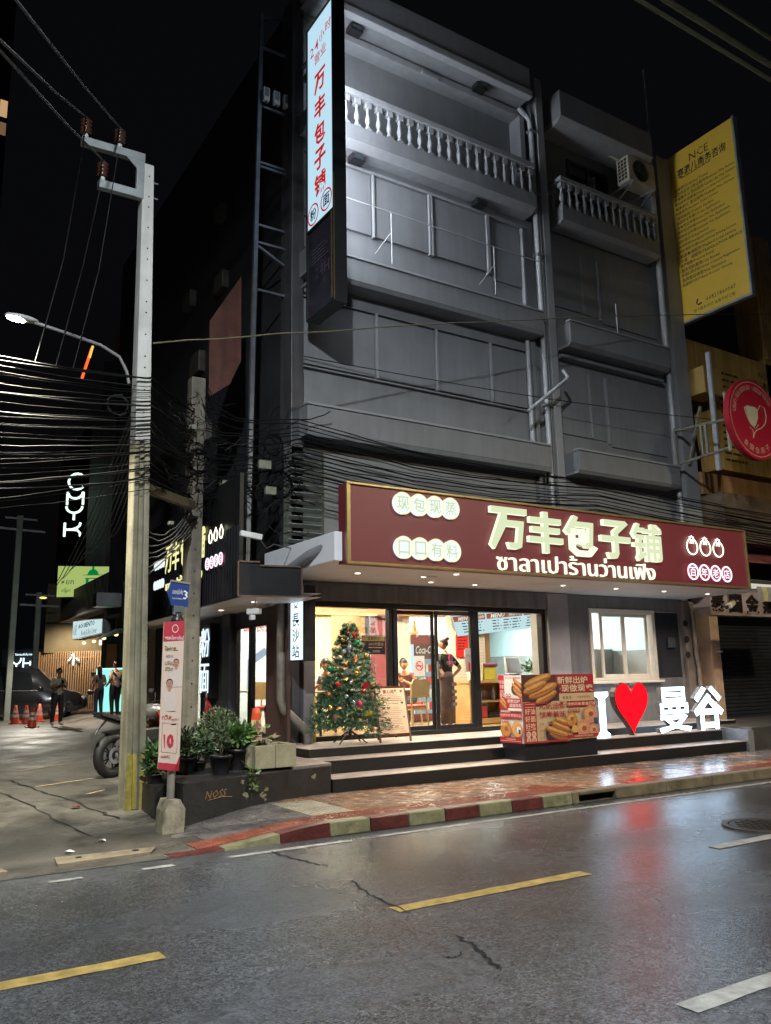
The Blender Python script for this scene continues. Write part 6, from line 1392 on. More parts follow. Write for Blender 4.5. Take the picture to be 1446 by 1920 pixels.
# power lines to the insulators and thin droppers
for (x, z), (ex, ey, ez) in zip(INSU, ((-.3, 3.2, 3.9), (-.9, 3.0, 4.15), (-.3, 3.2, 3.85))):
    a = Vector((x, 10.33, z + .3)); b = {0: Vector((.51, 6.0, 6.28)), 1: Vector((.59, 6.0, 6.67)), 2: Vector((.52, 6.0, 6.19))}[INSU.index((x, z))]
    MB().tube([a, a.lerp(b, .5) - Vector((0, 0, .03)), b, b + (b - a) * 1.4], .013, 6).build("power_line", WIRE, origin=a, label="bare power line running up from the " + {0: "outer insulator of the upper cross arm", 1: "inner insulator of the upper cross arm", 2: "insulator on the lower cross arm"}[INSU.index((x, z))], cat="cable", group="power lines on the cross arms")
    MB().tube([Vector((x - .02, 10.3, z - .08)), Vector((x - .2, 10.25, 6.8)), Vector((x - .45, 10.25, 5.4))], .007, 4).build("dropper_wire", CABG, origin=(x, 10.3, z), label="thin dropper wire hanging under the " + {0: "outer insulator of the upper cross arm", 1: "inner insulator of the upper cross arm", 2: "insulator on the lower cross arm"}[INSU.index((x, z))], cat="cable", group="dropper wires under the cross arms")
MB().tube(catenary((2.95, 10.25, 5.95), (18.8, 11.3, 10.4), -.12, 34, .012, cr), .011, 6).build("twisted_cable", P("cable_yellow_lit", (.15, .13, .075), .6), origin=(3, 10.25, 5.95), label="single cable tinted with yellow light rising across the facade from the power pole to the right", cat="cable")  # the yellow light on this cable is put into its colour
MB().tube(catenary((5.98, 11.9, 6.95), (17, 11.2, 7.25), .12, 14, .01, cr), .009, 5).build("thin_cable", CABG, origin=(6, 11.9, 6.9), label="thin cable across the second floor panels", cat="cable")
for k, (z, lb) in enumerate(((10.15, "lowest of the thick overhead lines crossing the top right corner"), (10.42, "middle thick overhead line crossing the top right corner"), (10.92, "upper thick overhead line at the top right corner"))):
    MB().tube([(-10, 6, z + .1), (8, 6, z), (11, 6, z - .01), (30, 6, z + .3)], .028 if k != 1 else .04, 8).build("overhead_line", P("line_green_lit", (.12, .13, .07), .5), origin=(8, 6, z), label=lb, cat="cable")  # greenish cast of the light is put into the line colour
MB().tube([(5.73, 11.95, 12.0), (5.72, 12.0, 11.3), (5.78, 12.0, 10.2)], .008, 5).build("loose_wire", CABG, origin=(5.73, 12, 11), label="loose wire hanging inside the steel billboard frame", cat="cable")
# rusty billboard frame left of the corner, with three white boxes
BF = thing("billboard_frame", "tall bare steel ladder frame standing left of the blade sign", "frame", (5.25, 12.2, 3.9))
FRM = P("frame_steel_dark", (.16, .18, .22), .35, .6, .3, 5)
m = MB(); m.bar((5.12, 12.2, 2.8), (5.27, 12.2, 13.6), .07); m.build("post", FRM, BF)
for z, dz in ((12.86, 0), (11.65, 0), (10.53, 0), (10.45, 0), (9.32, 0), (8.92, -.35), (8.99, 0), (8.11, 0)): MB().bar((5.25, 12.2, z), (5.98, 12.2, z + dz), .04).build("rung", FRM, BF)
MB().bar((5.27, 12.2, 13.45), (6.0, 12.2, 13.75), .04).build("rung", FRM, BF); MB().bar((5.12, 12.22, 3.5), (4.3, 12.6, 4.6), .05).build("diagonal_brace", FRM, BF)
for i in range(3):
    t = thing("white_flood_box", ("left", "middle", "right")[i] + " one of three small white boxes on the steel frame", "floodlight", (5.34 + .2 * i, 12.12, 11.7))
    MB().box(5.28 + .2 * i, 12.08, 11.72, 5.4 + .2 * i, 12.16, 11.98).build("box", WHT, t, bev=.01); MB().box(5.3 + .2 * i, 12.074, 11.8, 5.38 + .2 * i, 12.08, 11.96).build("face", P("flood_grey", (.2, .2, .22), .3), t); MB().bar((5.34 + .2 * i, 12.12, 11.66), (5.34 + .2 * i, 12.12, 11.74), .02).build("stem", BLKM, t)
for x, y, z, lb in ((6.95, 11.6, 13.62, "left black floodlight under the roof eave"), (9.95, 11.6, 13.6, "right black floodlight under the roof eave"), (7.02, 11.72, 11.0, "left black floodlight under the fourth floor balcony"), (9.9, 11.72, 11.0, "right black floodlight under the fourth floor balcony")):
    t = thing("black_floodlight", lb, "floodlight", (x, y, z)); MB().box(x - .14, y, z - .1, x + .14, y + .2, z + .03).build("body", BLKM, t, bev=.02); MB().box(x - .1, y - .004, z - .07, x + .1, y, z + .01).build("lens", P("flood_lens", (.03, .04, .045), .1), t); MB().bar((x, y + .1, z + .02), (x, y + .1, z + .12), .03).build("bracket", BLKM, t)
RP = thing("rust_panel", "rust red metal panel leaning on the dark side of the building", "panel", (4.75, 12.5, 6.2)); m = MB(); m.prism([(4.57, 12.6, 7.55), (5.12, 12.6, 8.5), (5.14, 12.6, 6.95), (4.95, 12.6, 6.5), (4.58, 12.6, 6.2)], (0, .04, 0)); m.build("sheet", P("rust_sheet", (.1, .03, .018), .6, 0, .5, 3, .3, 12, streak=.4), RP)
# white lamp bar and camera under the side canopy
CM = thing("corner_camera", "white bullet security camera under the corner of the side canopy", "camera", (4.72, 10.95, 2.5)); MB().tube([(4.74, 10.95, 2.75), (4.74, 10.95, 2.58)], .014, 6).build("stalk", WHITE, CM); m = MB(); m.obox((4.7, 10.9, 2.54), (.1, .2, .08), Matrix.Rotation(.6, 3, 'Z')); m.build("body", WHITE, CM, bev=.015); MB().box(4.63, 10.84, 2.42, 4.7, 10.92, 2.49).build("lower_box", WHITE, CM, bev=.01)
MB().obox((4.47, 10.5, 3.55), (.32, .06, .08), Matrix.Rotation(.12, 3, 'Y')).build("white_lamp_bar", P("lamp_bar_white", (.6, .63, .66), .4), origin=(4.47, 10.5, 3.5), label="white rectangular lamp housing hanging from wires beside the side sign", cat="lamp housing", bev=.01)
MB().tube([(4.6, 10.5, 3.5), (4.75, 10.6, 3.4), (4.95, 10.8, 3.5), (5.6, 11.2, 3.5)], .009, 5).build("lamp_wire", WIRE, origin=(4.6, 10.5, 3.5), label="pale wire from the white lamp housing to the shop front", cat="cable")
SC = thing("street_camera", "pale security camera hanging under the right end of the canopy", "camera", (14.1, 9.95, 2.75)); MB().tube([(14.05, 9.95, 3.15), (14.05, 9.95, 2.9)], .016, 6).build("stalk", WHITE, SC); m = MB(); m.obox((14.05, 9.9, 2.84), (.3, .1, .1), Matrix.Rotation(-.35, 3, 'Y') @ Matrix.Rotation(.3, 3, 'Z')); m.build("body", P("camera_cream", (.5, .45, .33), .4), SC, bev=.02); MB().cyl((13.9, 9.88, 2.78), (13.87, 9.87, 2.77), .035, n=10).build("lens", BLKM, SC)

# ================================================================== MOTORCYCLE
MC = thing("motorcycle", "black and orange naked motorcycle parked at the lane edge behind the power pole", "motorcycle", (3.36, 13.0, zs(3.36, 13.0)), math.radians(28) , local=True)
TYRE = P("tyre_rubber", (.006, .006, .0065), .6, 0, .3, 20); RIM = P("bike_rim", (.05, .05, .055), .35, .6); BKP = P("bike_black", (.012, .012, .014), .3, 0, .3, 10); BOR = P("bike_orange", (.5, .07, .01), .3, 0, .1); BGR = P("bike_grey", (.25, .25, .26), .3, .5)
RX = Matrix.Rotation(PI / 2, 3, 'X')
def bike_wheel(x, w):
    o = MB().torus((x, 0, .315), .255, w, RX, 32, 12).build("wheel", TYRE, MC)
    MB().torus((x, 0, .315), .2, .022, RX, 28, 8).build("rim", RIM, o)
    m = MB(); m.cyl((x, -.06, .315), (x, .06, .315), .05, n=14)
    for k in range(5):
        for d in (-.09, .09): a = 2 * PI * k / 5; m.bar((x + .045 * math.cos(a), 0, .315 + .045 * math.sin(a)), (x + .2 * math.cos(a + d * 2), 0, .315 + .2 * math.sin(a + d * 2)), .018)
    m.build("spoke", RIM, o); m = MB(); ring(m, (x, -.075, .315), X3, Z3, .07, .12, 24, depth=.006); m.build("brake_disc", STEEL, o)
bike_wheel(0, .075); bike_wheel(1.36, .06)
MB().bar((0, .09, .315), (.5, .09, .38), .05, .07).build("swingarm", BGR, MC, bev=.01); MB().bar((0, -.09, .315), (.5, -.09, .38), .05, .07).build("swingarm", BGR, MC, bev=.01)
MB().prism([(-.32, -.05, .88), (-.26, -.05, .94), (.2, -.05, .84), (.15, -.05, .74)], (0, .1, 0)).build("tail", BKP, MC, bev=.02); MB().prism([(-.3, -.07, .95), (.1, -.1, .86), (.62, -.12, .83), (.6, -.12, .78), (.1, -.1, .8), (-.26, -.07, .9)], (0, .2, 0)).build("seat", P("bike_seat", (.05, .05, .055), .35), MC, bev=.02)
MB().tube([(-.12, 0, .84), (-.28, 0, .7), (-.33, 0, .64)], [.02, .014, .01], 6).build("plate_holder", BKP, MC); MB().box(-.35, -.07, .56, -.335, .07, .65).build("number_plate", P("plate_dull", (.06, .06, .06), .5), MC); MB().prism([(-.2, -.06, .66), (.22, -.06, .69), (.26, -.06, .62), (.0, -.06, .58)], (0, .12, 0)).build("hugger", BKP, MC, bev=.01)
MB().ball((.8, 0, .9), (.3, .15, .14), 16, 10).build("tank", BGR, MC); MB().prism([(.72, -.17, .92), (1.2, -.15, .86), (1.22, -.15, .7), (.9, -.17, .66)], (0, .34, 0)).build("fairing", BOR, MC, bev=.02)
MB().box(.5, -.14, .35, .95, .14, .68).build("engine", P("bike_engine", (.06, .06, .065), .4, .5), MC, bev=.03); MB().tube([(.9, -.12, .4), (.6, -.16, .3), (.25, -.17, .36), (-.05, -.18, .5)], [.025, .03, .05, .055], 10).build("exhaust", P("bike_exhaust", (.2, .2, .21), .3, .8), MC)
m = MB()
for s in (-1, 1): m.cyl((1.36, .075 * s, .315), (1.14, .075 * s, .96), .026, n=10)
m.build("fork", BGR, MC); MB().ball((1.26, 0, .88), (.09, .11, .1), 12, 8).build("headlight", P("bike_lamp", (.3, .3, .3), .15), MC); MB().tube([(1.0, -.36, 1.04), (1.1, -.2, 1.07), (1.13, 0, 1.03), (1.1, .2, 1.07), (1.0, .36, 1.04)], .014, 8).build("handlebar", BKP, MC)
for s in (-1, 1): MB().tube([(1.08, .25 * s, 1.06), (1.12, .28 * s, 1.18), (1.1, .33 * s, 1.22)], .007, 5).build("mirror_arm", BKP, MC); MB().ball((1.1, .36 * s, 1.24), (.015, .06, .035), 10, 6).build("mirror", P("bike_mirror", (.4, .42, .45), .1, .8), MC)
MB().prism([(1.1, -.06, .66), (1.62, -.06, .6), (1.66, -.06, .52), (1.5, -.06, .64), (1.2, -.06, .7)], (0, .12, 0)).build("front_mudguard", BKP, MC, bev=.01)
MB().tube([(.45, .12, .36), (.38, .3, .02)], .013, 6).build("kick_stand", BKP, MC)

# ================================================================== FAR SIDE OF THE LANE
# black van-like people carrier
CR = thing("parked_car", "black people carrier parked across the far end of the lane", "car", (5.2, 33.4, zs(6, 33.6)), math.radians(-17), local=True)
CPB = P("car_black_paint", (.012, .012, .014), .16, 0, .1, 3, spec=.6, coat=.6); CGL = P("car_dark_glass", (.01, .011, .013), .06, 0, .1)
st = [(-2.38, .55, .95, 1.1, .72), (-2.3, .3, 1.0, 1.62, .86), (-1.6, .22, 1.02, 1.84, .92), (-.2, .2, 1.0, 1.88, .93), (.7, .2, .98, 1.78, .93), (1.35, .22, .97, 1.1, .92), (2.1, .26, .82, .92, .86), (2.36, .4, .6, .68, .7)]
m = MB(); m.s = True; vs = []
for x, zb, zm, zt, hw in st: vs += [(x, -hw * .97, zb), (x, -hw, zb + .2), (x, -hw, zm), (x, -hw * (.78 if zt - zm > .3 else .9), zt - .05), (x, -hw * .55, zt), (x, hw * .55, zt), (x, hw * (.78 if zt - zm > .3 else .9), zt - .05), (x, hw, zm), (x, hw, zb + .2), (x, hw * .97, zb)]
n = 10; m.add(vs, [(i * n + k, i * n + (k + 1) % n, (i + 1) * n + (k + 1) % n, (i + 1) * n + k) for i in range(len(st) - 1) for k in range(n)] + [tuple(range(9, -1, -1)), tuple(range(len(vs) - n, len(vs)))])
m.build("body", CPB, CR)
def car_side(s):
    def sd(x, t):
        for a, b in zip(st, st[1:]):
            if a[0] <= x <= b[0]:
                f = (x - a[0]) / (b[0] - a[0]); zm = a[2] + (b[2] - a[2]) * f; zt = a[3] + (b[3] - a[3]) * f - .05; hw = a[4] + (b[4] - a[4]) * f; k = .78
                return Vector((x, s * (hw + (hw * k - hw) * t + .012), zm + (zt - zm) * t))
    for x0, x1 in ((-2.1, -1.3), (-1.22, -.25), (-.17, .62)):
        m = MB(); m.add([sd(x0, .08), sd(x1, .08), sd(x1 if x1 < .5 else .45, .86), sd(x0 + .04, .86)], [(0, 1, 2, 3)]); m.build("side_window", CGL, CR)
    m = MB(); m.tube([sd(-2.1, .03), sd(-1.0, .03), sd(.2, .03), sd(.8, .03)], .016, 6); m.build("chrome_strip", P("car_chrome", (.6, .6, .6), .15, .9), CR)
    for x in (-.35, -1.3): m = MB(); m.bar((x, s * .95, .93), (x + .2, s * .95, .93), .025); m.build("handle", P("car_chrome", (.6, .6, .6)), CR)
    MB().ball((.85, s * 1.0, 1.08), (.1, .1, .08), 10, 8).build("mirror", CPB, CR)
car_side(1); car_side(-1)
m = MB(); m.add([(.74, -.62, 1.72), (.74, .62, 1.72), (1.38, .72, 1.12), (1.38, -.72, 1.12)], [(0, 1, 2, 3)]); m.build("windscreen", CGL, CR)
for s in (-1, 1): MB().box(2.1, s * .55 - .16, .66, 2.34, s * .55 + .16, .78).build("headlight", P("car_lamp", (.4, .4, .4), .1), CR, bev=.03); MB().box(-2.36, s * .66 - .1, .95, -2.28, s * .66 + .1, 1.3).build("tail_light", P("car_tail_red", (.25, .01, .01), .2), CR, bev=.02)
def car_wheel(x, s):
    o = MB().torus((x, s * .84, .34), .25, .1, RX, 28, 10).build("wheel", TYRE, CR); m = MB(); ring(m, (x, s * .93, .34), X3, Z3, .205, .235, 24, depth=-.03 * s); m.cyl((x, s * .88, .34), (x, s * .945, .34), .05, n=12)
    for k in range(10): a = 2 * PI * k / 10; m.bar((x + .05 * math.cos(a), s * .935, .34 + .05 * math.sin(a)), (x + .22 * math.cos(a), s * .935, .34 + .22 * math.sin(a)), .032, .02)
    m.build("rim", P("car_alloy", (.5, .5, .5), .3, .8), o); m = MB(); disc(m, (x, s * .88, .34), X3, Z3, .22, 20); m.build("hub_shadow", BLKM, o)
for x in (-1.5, 1.45):
    for s in (-1, 1): car_wheel(x, s)
# cones
for x, y, lb in ((4.62, 27.0, "nearest of the orange cones in front of the black car"), (4.82, 29.3, "second orange cone behind the nearest one"), (4.55, 29.6, "orange cone left of the second one by the car's front wheel"), (5.45, 30.6, "orange cone near the middle of the car"), (6.05, 30.9, "farthest right orange cone, behind the standing phone user")): make_cone(x, y, zs(x, y), lb, "orange cones beside the black car", .58)
# slatted timber fence with gate
SFN = thing("slat_fence", "tall wooden slat fence closing the far end of the lane", "fence", (8, 38, .6))
SLM = P("fence_timber", (.34, .22, .12), .6, 0, .25, 5)
fa = Vector((6.7, 38.9, .4)); fb = Vector((9.2, 37.4, .4)); fd = (fb - fa).normalized(); fm = Matrix((( fd.x, -fd.y, 0), (fd.y, fd.x, 0), (0, 0, 1)))
s0 = MB().obox((0, 0, 1.28), (.055, .04, 2.56), fm).build("slat", SLM, SFN, origin=(0, 0, 0)); NS_ = 30
for i in range(NS_):
    p = fa.lerp(fb, i / (NS_ - 1))
    if i == 0: s0.location = p - Vector((8, 38, .6))
    else: share(s0, "slat", SFN, p)
m = MB(); m.bar(fa + Vector((.05, .08, .4)), fb + Vector((.05, .08, .4)), .05); m.bar(fa + Vector((.05, .08, 2.3)), fb + Vector((.05, .08, 2.3)), .05); m.build("rail", SLM, SFN)
m = MB(); q = fa.lerp(fb, .5) + Vector((.1, .2, 1.25)); m.obox(q, (2.9, .03, 2.5), fm); m.build("dark_backing", SIDE_D, SFN); MB().obox(fa.lerp(fb, .86) + Vector((-.02, -.06, 1.6)), (.3, .05, .08), fm).build("gate_latch", BLKM, SFN)
# marquee light box, fascia, steel hood, downlights
MQ = thing("marquee_sign", "white lit marquee box with black letters on the lane side building", "sign", (6.6, 29.5, 3.1))
MB().prism([(6.62, 31.75, 3.13), (6.62, 27.4, 3.13), (6.62, 27.4, 3.62), (6.62, 31.75, 3.82)], (.4, 0, 0)).build("box", P("marquee_grey", (.2, .2, .2), .5), MQ)
MB().add([(6.61, 31.7, 3.16), (6.61, 27.45, 3.16), (6.61, 27.45, 3.6), (6.61, 31.7, 3.79)], [(0, 1, 2, 3)]).build("lit_face", E("marquee_light", (.68, .9, .92), .85), MQ)
m = MB(); put_text(m, "Noodle & Rice Corner", (6.6, 29.2, 3.3), -Y3, Z3, h=.2, w=2.2, res=1); put_text(m, "AOI BENTO", (6.6, 29.6, 3.55), -Y3, Z3, h=.16, w=2.4, res=1, off=.02); put_text(m, "A CAFE", (6.6, 31.3, 3.45), -Y3, Z3, h=.35, w=.5, res=1); m.build("letter", EKK, MQ)
LB = thing("lane_building", "dark low building with ribbed awning and green doors along the lane", "building", (8, 28, .4))
MB().prism([(7.8, 32.3, .3), (9.5, 37.8, .3), (14, 37.8, .3), (14, 28, .3), (8.9, 31.5, .3)], (0, 0, 6.2)).build("wall", P("lane_wall_dark", (.06, .06, .045), .6, 0, .4, 2), LB)
m = MB(); m.prism([(6.3, 24, 3.9), (6.9, 24, 3.9), (7.1, 34, 3.9), (6.55, 34, 3.9)], (0, 0, .08)); m.build("awning_soffit", P("awning_brown", (.16, .08, .05), .5, 0, .3, 6), LB)
m = MB()
for i in range(48): m.box(6.27 + i * .005, 24 + i * .2, 3.98, 6.3 + i * .005, 24.1 + i * .2, 4.9)
m.build("awning_rib", P("awning_dark_rib", (.035, .028, .022), .5, 0, .5, 3), LB)['kind'] = 'stuff'
MB().box(5.2, 22.3, 3.55, 6.3, 22.7, 3.92).build("steel_hood", P("brushed_steel", (.4, .42, .42), .22, .9, .2, 3), LB, bev=.01); MB().prism([(6.05, 23.5, 3.0), (7.3, 23.5, 3.25), (7.3, 27.5, 3.25), (6.5, 27.5, 2.95)], (0, 0, .05)).build("green_canopy", P("green_canopy", (.08, .2, .18), .5), LB)
GD = P("green_door_paint", (.02, .09, .06), .4, 0, .2, 5)
MB().prism([(7.82, 32.0, .4), (9.2, 31.0, .4), (9.2, 31.4, .4), (7.82, 32.28, .4)], (0, 0, 3.0)).build("door_surround", GD, LB, bev=.01)
for u0, u1, nm, mt in ((.14, .42, "door_glass", P("door_amber_glass", (.5, .3, .14), .2)), (.1, .14, "door_frame", SLM), (.42, .46, "door_frame", SLM)): a_ = Vector((7.82, 31.98, .5)).lerp(Vector((8.72, 31.33, .5)), u0); b_ = Vector((7.82, 31.98, .5)).lerp(Vector((8.72, 31.33, .5)), u1); MB().prism([a_, b_, b_ + Z3 * 2.5, a_ + Z3 * 2.5], (-.03, -.04, 0)).build(nm, mt, LB)
MB().prism([(6.9, 38.6, 2.9), (9.6, 37.9, 2.9), (9.6, 38.2, 2.9), (6.9, 38.9, 2.9)], (0, 0, 3.0)).build("ochre_wall", P("ochre_wall", (.12, .1, .055), .7, 0, .25, 1.5), LB)
for i, (y, x, z) in enumerate(((30.0, 6.35, 2.95), (28.8, 6.4, 2.95), (27.7, 6.45, 3.0), (26.4, 6.5, 3.05))): o = MB().ball((x + .3, y, z), (.07, .07, .05), 10, 6).build("downlight", E("lane_lamp_pinkish", (1, .55, .3), 3.0), LB); lamp('SPOT', "lane_lamp_light", (x + .3, y, z - .12), 130, (1, .65, .4), .06, (x + .4, y, 0), 100, .6)
MB().box(8.9, 37.2, 3.2, 8.98, 37.3, 3.4).build("wall_lamp", E("lane_wall_lamp", (1, .7, .35), 6), LB); lamp('SPOT', "fence_fill_spot", (7.7, 36.6, 3.9), 560, (1, .8, .56), .08, (8.0, 38.2, 1.8), 125, .7)  # spot without a fixture, added to brighten the fence
# yellow green lit sign with a pavilion emblem
GS = thing("green_sign", "yellow green lit sign with a green pavilion emblem and dark Thai letters", "sign", (6.8, 31.4, 4.5))
ga, gb = Vector((5.93, 31.5, 4.62)), Vector((7.72, 30.5, 4.72)); gx = (gb - ga); gw = Vector((gx.x, gx.y, 0)).length; gxd = Vector((gx.x, gx.y, 0)).normalized(); gn = gxd.cross(Z3)
m = MB(); m.prism([ga, ga + gxd * gw, ga + gxd * gw + Z3 * 1.1, ga + Z3 * 1.18], -gn * .12); m.build("box", BLKM, GS)
def gp(u, v, d=.01): return ga + gxd * (gw * u) + Z3 * (1.14 * v) + gn * d
m = MB(); m.poly([gp(.01, .02), gp(.99, .02), gp(.99, .96), gp(.01, 1.0)]); m.build("lit_face", E("green_sign_light", (.52, .68, .2), .72), GS)
GI = E("green_sign_emblem", (.0, .28, .06), .7); DI = E("green_sign_ink", (.03, .09, .03), .25)
m = MB(); pts = [gp(.62, .72, .015) + gxd * (.19 * math.cos(a)) + Z3 * (.19 * math.sin(a)) for a in [PI * i / 14 for i in range(15)]]; m.poly(pts)
for a, b in (((.5, .69), (.74, .72)), ((.44, .71), (.8, .695)), ((.48, .58), (.76, .61)), ((.5, .4), (.55, .58)), ((.69, .4), (.74, .58)), ((.6, .88), (.64, .98))): m.quad(gp(a[0], a[1], .016), gp(b[0], a[1], .016), gp(b[0], b[1], .016), gp(a[0], b[1], .016))
m.build("pavilion_emblem", GI, GS); m = MB(); put_text(m, "หยก", gp(.19, .48, .016), gxd, Z3, h=.15, res=1); put_text(m, "မြန်မာ", gp(.17, .22, .016), gxd, Z3, h=.2, maxw=.4, res=1); put_text(m, "ထောက်", gp(.83, .22, .016), gxd, Z3, h=.16, maxw=.5, res=1); m.build("lettering", DI, GS)
GT = E("green_tube", (.6, .75, .2), .9)
TBG = thing("green_light_tubes", "thin yellow green light tubes on the dark facade beside the green sign", "light tubes", (7.6, 29.5, 4.7)); 
for a, b in (((7.75, 30.2, 5.1), (7.78, 30.2, 5.7)), ((7.9, 29.2, 4.7), (7.92, 29.2, 5.7)), ((7.3, 27.6, 4.95), (7.95, 28.4, 5.15))): MB().bar(a, b, .04).build("tube", GT, TBG)
# lit advertisement box with green screen, bench-like base
AD = thing("advert_light_box", "glowing mint and green advertisement box behind the standing couple", "light box", (7.5, 29.8, .5))
aa, ab = Vector((7.12, 29.95, .62)), Vector((7.92, 29.5, .62)); ax = (ab - aa).normalized(); an = ax.cross(Z3); aw = (ab - aa).length
m = MB(); m.prism([aa, ab, ab + Z3 * 1.45, aa + Z3 * 1.45], -an * .16); m.build("case", BLKM, AD)
def ap(u, v, d=.006): return aa + ax * (aw * u) + Z3 * (1.45 * v) + an * d
m = MB(); m.poly([ap(0, 0), ap(1, 0), ap(1, 1), ap(0, 1)]); m.build("lit_face", E("advert_mint", (.3, .9, .8), 1.2), AD); m = MB(); m.poly([ap(.55, .4, .01), ap(.97, .4, .01), ap(.97, .97, .01), ap(.55, .97, .01)]); m.build("green_field", E("advert_green", (.01, .5, .16), .9), AD); m = MB()
for a, b in ((ap(0, 0, .012), ap(0, 1, .012)), (ap(0, 1, .012), ap(1, 1, .012)), (ap(.8, .2, .014), ap(.86, .7, .014))): m.bar(a, b, .025)
m.build("edge_tube", E("advert_white_edge", (.65, 1, .95), 1.8), AD)
for u in (.1, .9): MB().bar(ap(u, 0, -.08), ap(u, -.16, -.08), .05).build("leg", BLKM, AD)
# pale tower wall and its neon letters
TW_ = thing("concrete_tower", "narrow pale grey tower wall rising behind the power pole", "building", (9.8, 41, .4)); TWM = P("tower_grey", (.13, .14, .13), .7, 0, .25, .4, .1, 8, streak=.3)
MB().prism([(9.05, 41.5, .4), (10.9, 40.4, .4), (12.5, 44, .4), (10.5, 45, .4)], (0, 0, 14.7)).build("wall", TWM, TW_); MB().prism([(9.45, 41.4, 15.1), (10.9, 40.5, 15.1), (12.2, 44, 15.1), (10.6, 45, 15.1)], (0, 0, 2.6)).build("upper_wall", TWM, TW_); MB().prism([(9.9, 41.2, 17.7), (10.9, 40.6, 17.7), (12, 43.5, 17.7), (11, 44, 17.7)], (0, 0, 1.6)).build("parapet", P("tower_orange_parapet", (.4, .2, .1), .6), TW_)  # parapet is coloured orange, the walls below it grey
NN = thing("neon_hotel_letters", "vertical white neon letters C M Y K on the dark hotel side", "neon sign", (8.3, 40.9, 8.6)); NEO = E("neon_pale_green", (.72, 1, .88), 1.9)
nx_ = Vector((.79, -.48, 0)).normalized()
def nl(pts, u0, z0, w, h): m = MB(); m.tube([Vector((7.86, 40.9, 0)) + nx_ * (u0 + w * a) + Z3 * (z0 + h * b) for a, b in pts], .055, 6); m.build("letter", NEO, NN)
arc = lambda cx, cy, r, a0, a1, n=12: [(cx + r * math.cos(a0 + (a1 - a0) * i / n), cy + r * math.sin(a0 + (a1 - a0) * i / n)) for i in range(n + 1)]
nl(arc(.5, .5, .5, .7, 2 * PI - .7), .12, 10.7, .8, .78); nl([(0, 0), (0, 1)], .1, 9.95, .75, .62); nl([(1, 0), (1, 1)], .1, 9.95, .75, .62); nl([(0, .95)] + arc(.5, .95, .45, PI, 2 * PI) + [(1, .95)], .1, 9.95, .75, .62)
nl(arc(.5, 1, .5, PI, 2 * PI), .08, 9.25, .75, .62); nl([(.5, .5), (.5, -.1)], .08, 9.27, .75, .6); nl([(0, 0), (0, 1)], .05, 8.42, .75, .66); nl([(0, .5), (.45, .5), (.75, .6), (.93, .78), (.98, 1)], .05, 8.42, .75, .66); nl([(.45, .5), (.8, .45), (.97, .25), (1, 0)], .05, 8.42, .75, .66)
HS = thing("hotel_sign", "white blue neon hotel sign low behind the black car", "neon sign", (7.4, 46, 2.2)); HN = E("neon_hotel_blue", (.7, .9, 1), 2.4)
hx = Vector((.82, -.55, 0)).normalized(); ho = Vector((6.62, 46.2, 2.1))
def hl(pts): m = MB(); m.tube([ho + hx * a + Z3 * b for a, b in pts], .035, 6); m.build("letter", HN, HS)
hl([(.05, .25), (.05, .8)]); hl([(.18, .8)] + [(.4 + .22 * math.cos(t), .8 + .28 * math.sin(t) - .02) for t in [PI + PI * i / 10 for i in range(11)]] + [(.62, .8)]); hl([(.4, .52), (.4, .25)]); hl([(.75, .25), (.75, .8)]); hl([(.75, .53), (1.1, .53)]); hl([(1.1, .42), (1.1, .64)]); hl([(1.75, .3), (1.75, .95)]); hl([(1.55, .55), (1.75, .55)]); hl([(1.55, .93), (1.75, .93)])
m = MB(); put_text(m, "HE HOTEL", ho + hx * .5 + Z3 * .08, hx, Z3, h=.11, res=1); put_text(m, "โรงแรมซีเอ็มวายเค", ho + hx * .8 + Z3 * .98, hx, Z3, h=.12, maxw=1.0, res=1); m.build("small_lettering", HN, HS)
MB().obox(ho + hx * .9 + Z3 * .5 + Vector((.1, .4, 0)), (2.6, .1, 1.5), Matrix(((hx.x, -hx.y, 0), (hx.y, hx.x, 0), (0, 0, 1)))).build("backing", SIDE_D, HS)
m = MB()
for a, b in (((0, .0), (0, .45)), ((-.22, .2), (-.1, .35)), ((.1, .32), (.24, .2)), ((-.1, .42), (.0, .5))): m.bar(Vector((8.0, 37.9, 2.35)) + fd * a[0] + Z3 * a[1], Vector((8.0, 37.9, 2.35)) + fd * b[0] + Z3 * b[1], .05)
m.build("reflected_glyph", HN, origin=(8.0, 37.9, 2.3), label="small white blue glyph of reflected neon light in front of the timber fence", cat="neon sign")  # glowing bars that stand for a reflection of neon light
MB().obox((8.05, 42, 5.6), (.35, .05, .5)).build("blue_light_panel", E("far_blue_panel", (.4, .45, 1), 1.0), origin=(8.05, 42, 5.4), label="small blue lit panel far down the lane", cat="light panel")
# lane poles
for x, y, h, w, lb in ((4.72, 32.6, 7.7, .2, "pale concrete pole at the left edge of the lane"), (6.05, 35.6, 5.2, .2, "shorter concrete pole behind the parked car")):
    t = thing("lane_pole", lb, "utility pole", (x, y, .3)); MB().box(x - w / 2, y - w / 2, .2, x + w / 2, y + w / 2, h).build("shaft", PCOL if w < .2 else P("lane_pole_grey", (.3, .33, .28), .7, 0, .25, 3), t, bev=.02); MB().bar((x - .7, y, h - .5), (x + .9, y, h - .55), .07).build("crossarm", STEEL, t); MB().bar((x - .5, y, h - .1), (x + .6, y, h - .12), .06).build("crossarm", STEEL, t)
MB().ball((5.5, 31.5, 4.6), (.13, .08, .04), 10, 6).build("small_lane_lamp", E("lane_lamp_yellow", (.9, .85, .2), 1.4), origin=(5.5, 31.5, 4.55), label="small yellow green lamp beside the left lane pole", cat="lamp"); lamp('SPOT', "added_lane_spot", (5.3, 31.2, 4.4), 1200, (1, .93, .78), .1, (5.4, 29.5, 0), 125, .7)  # the spot light is added to brighten the far lane
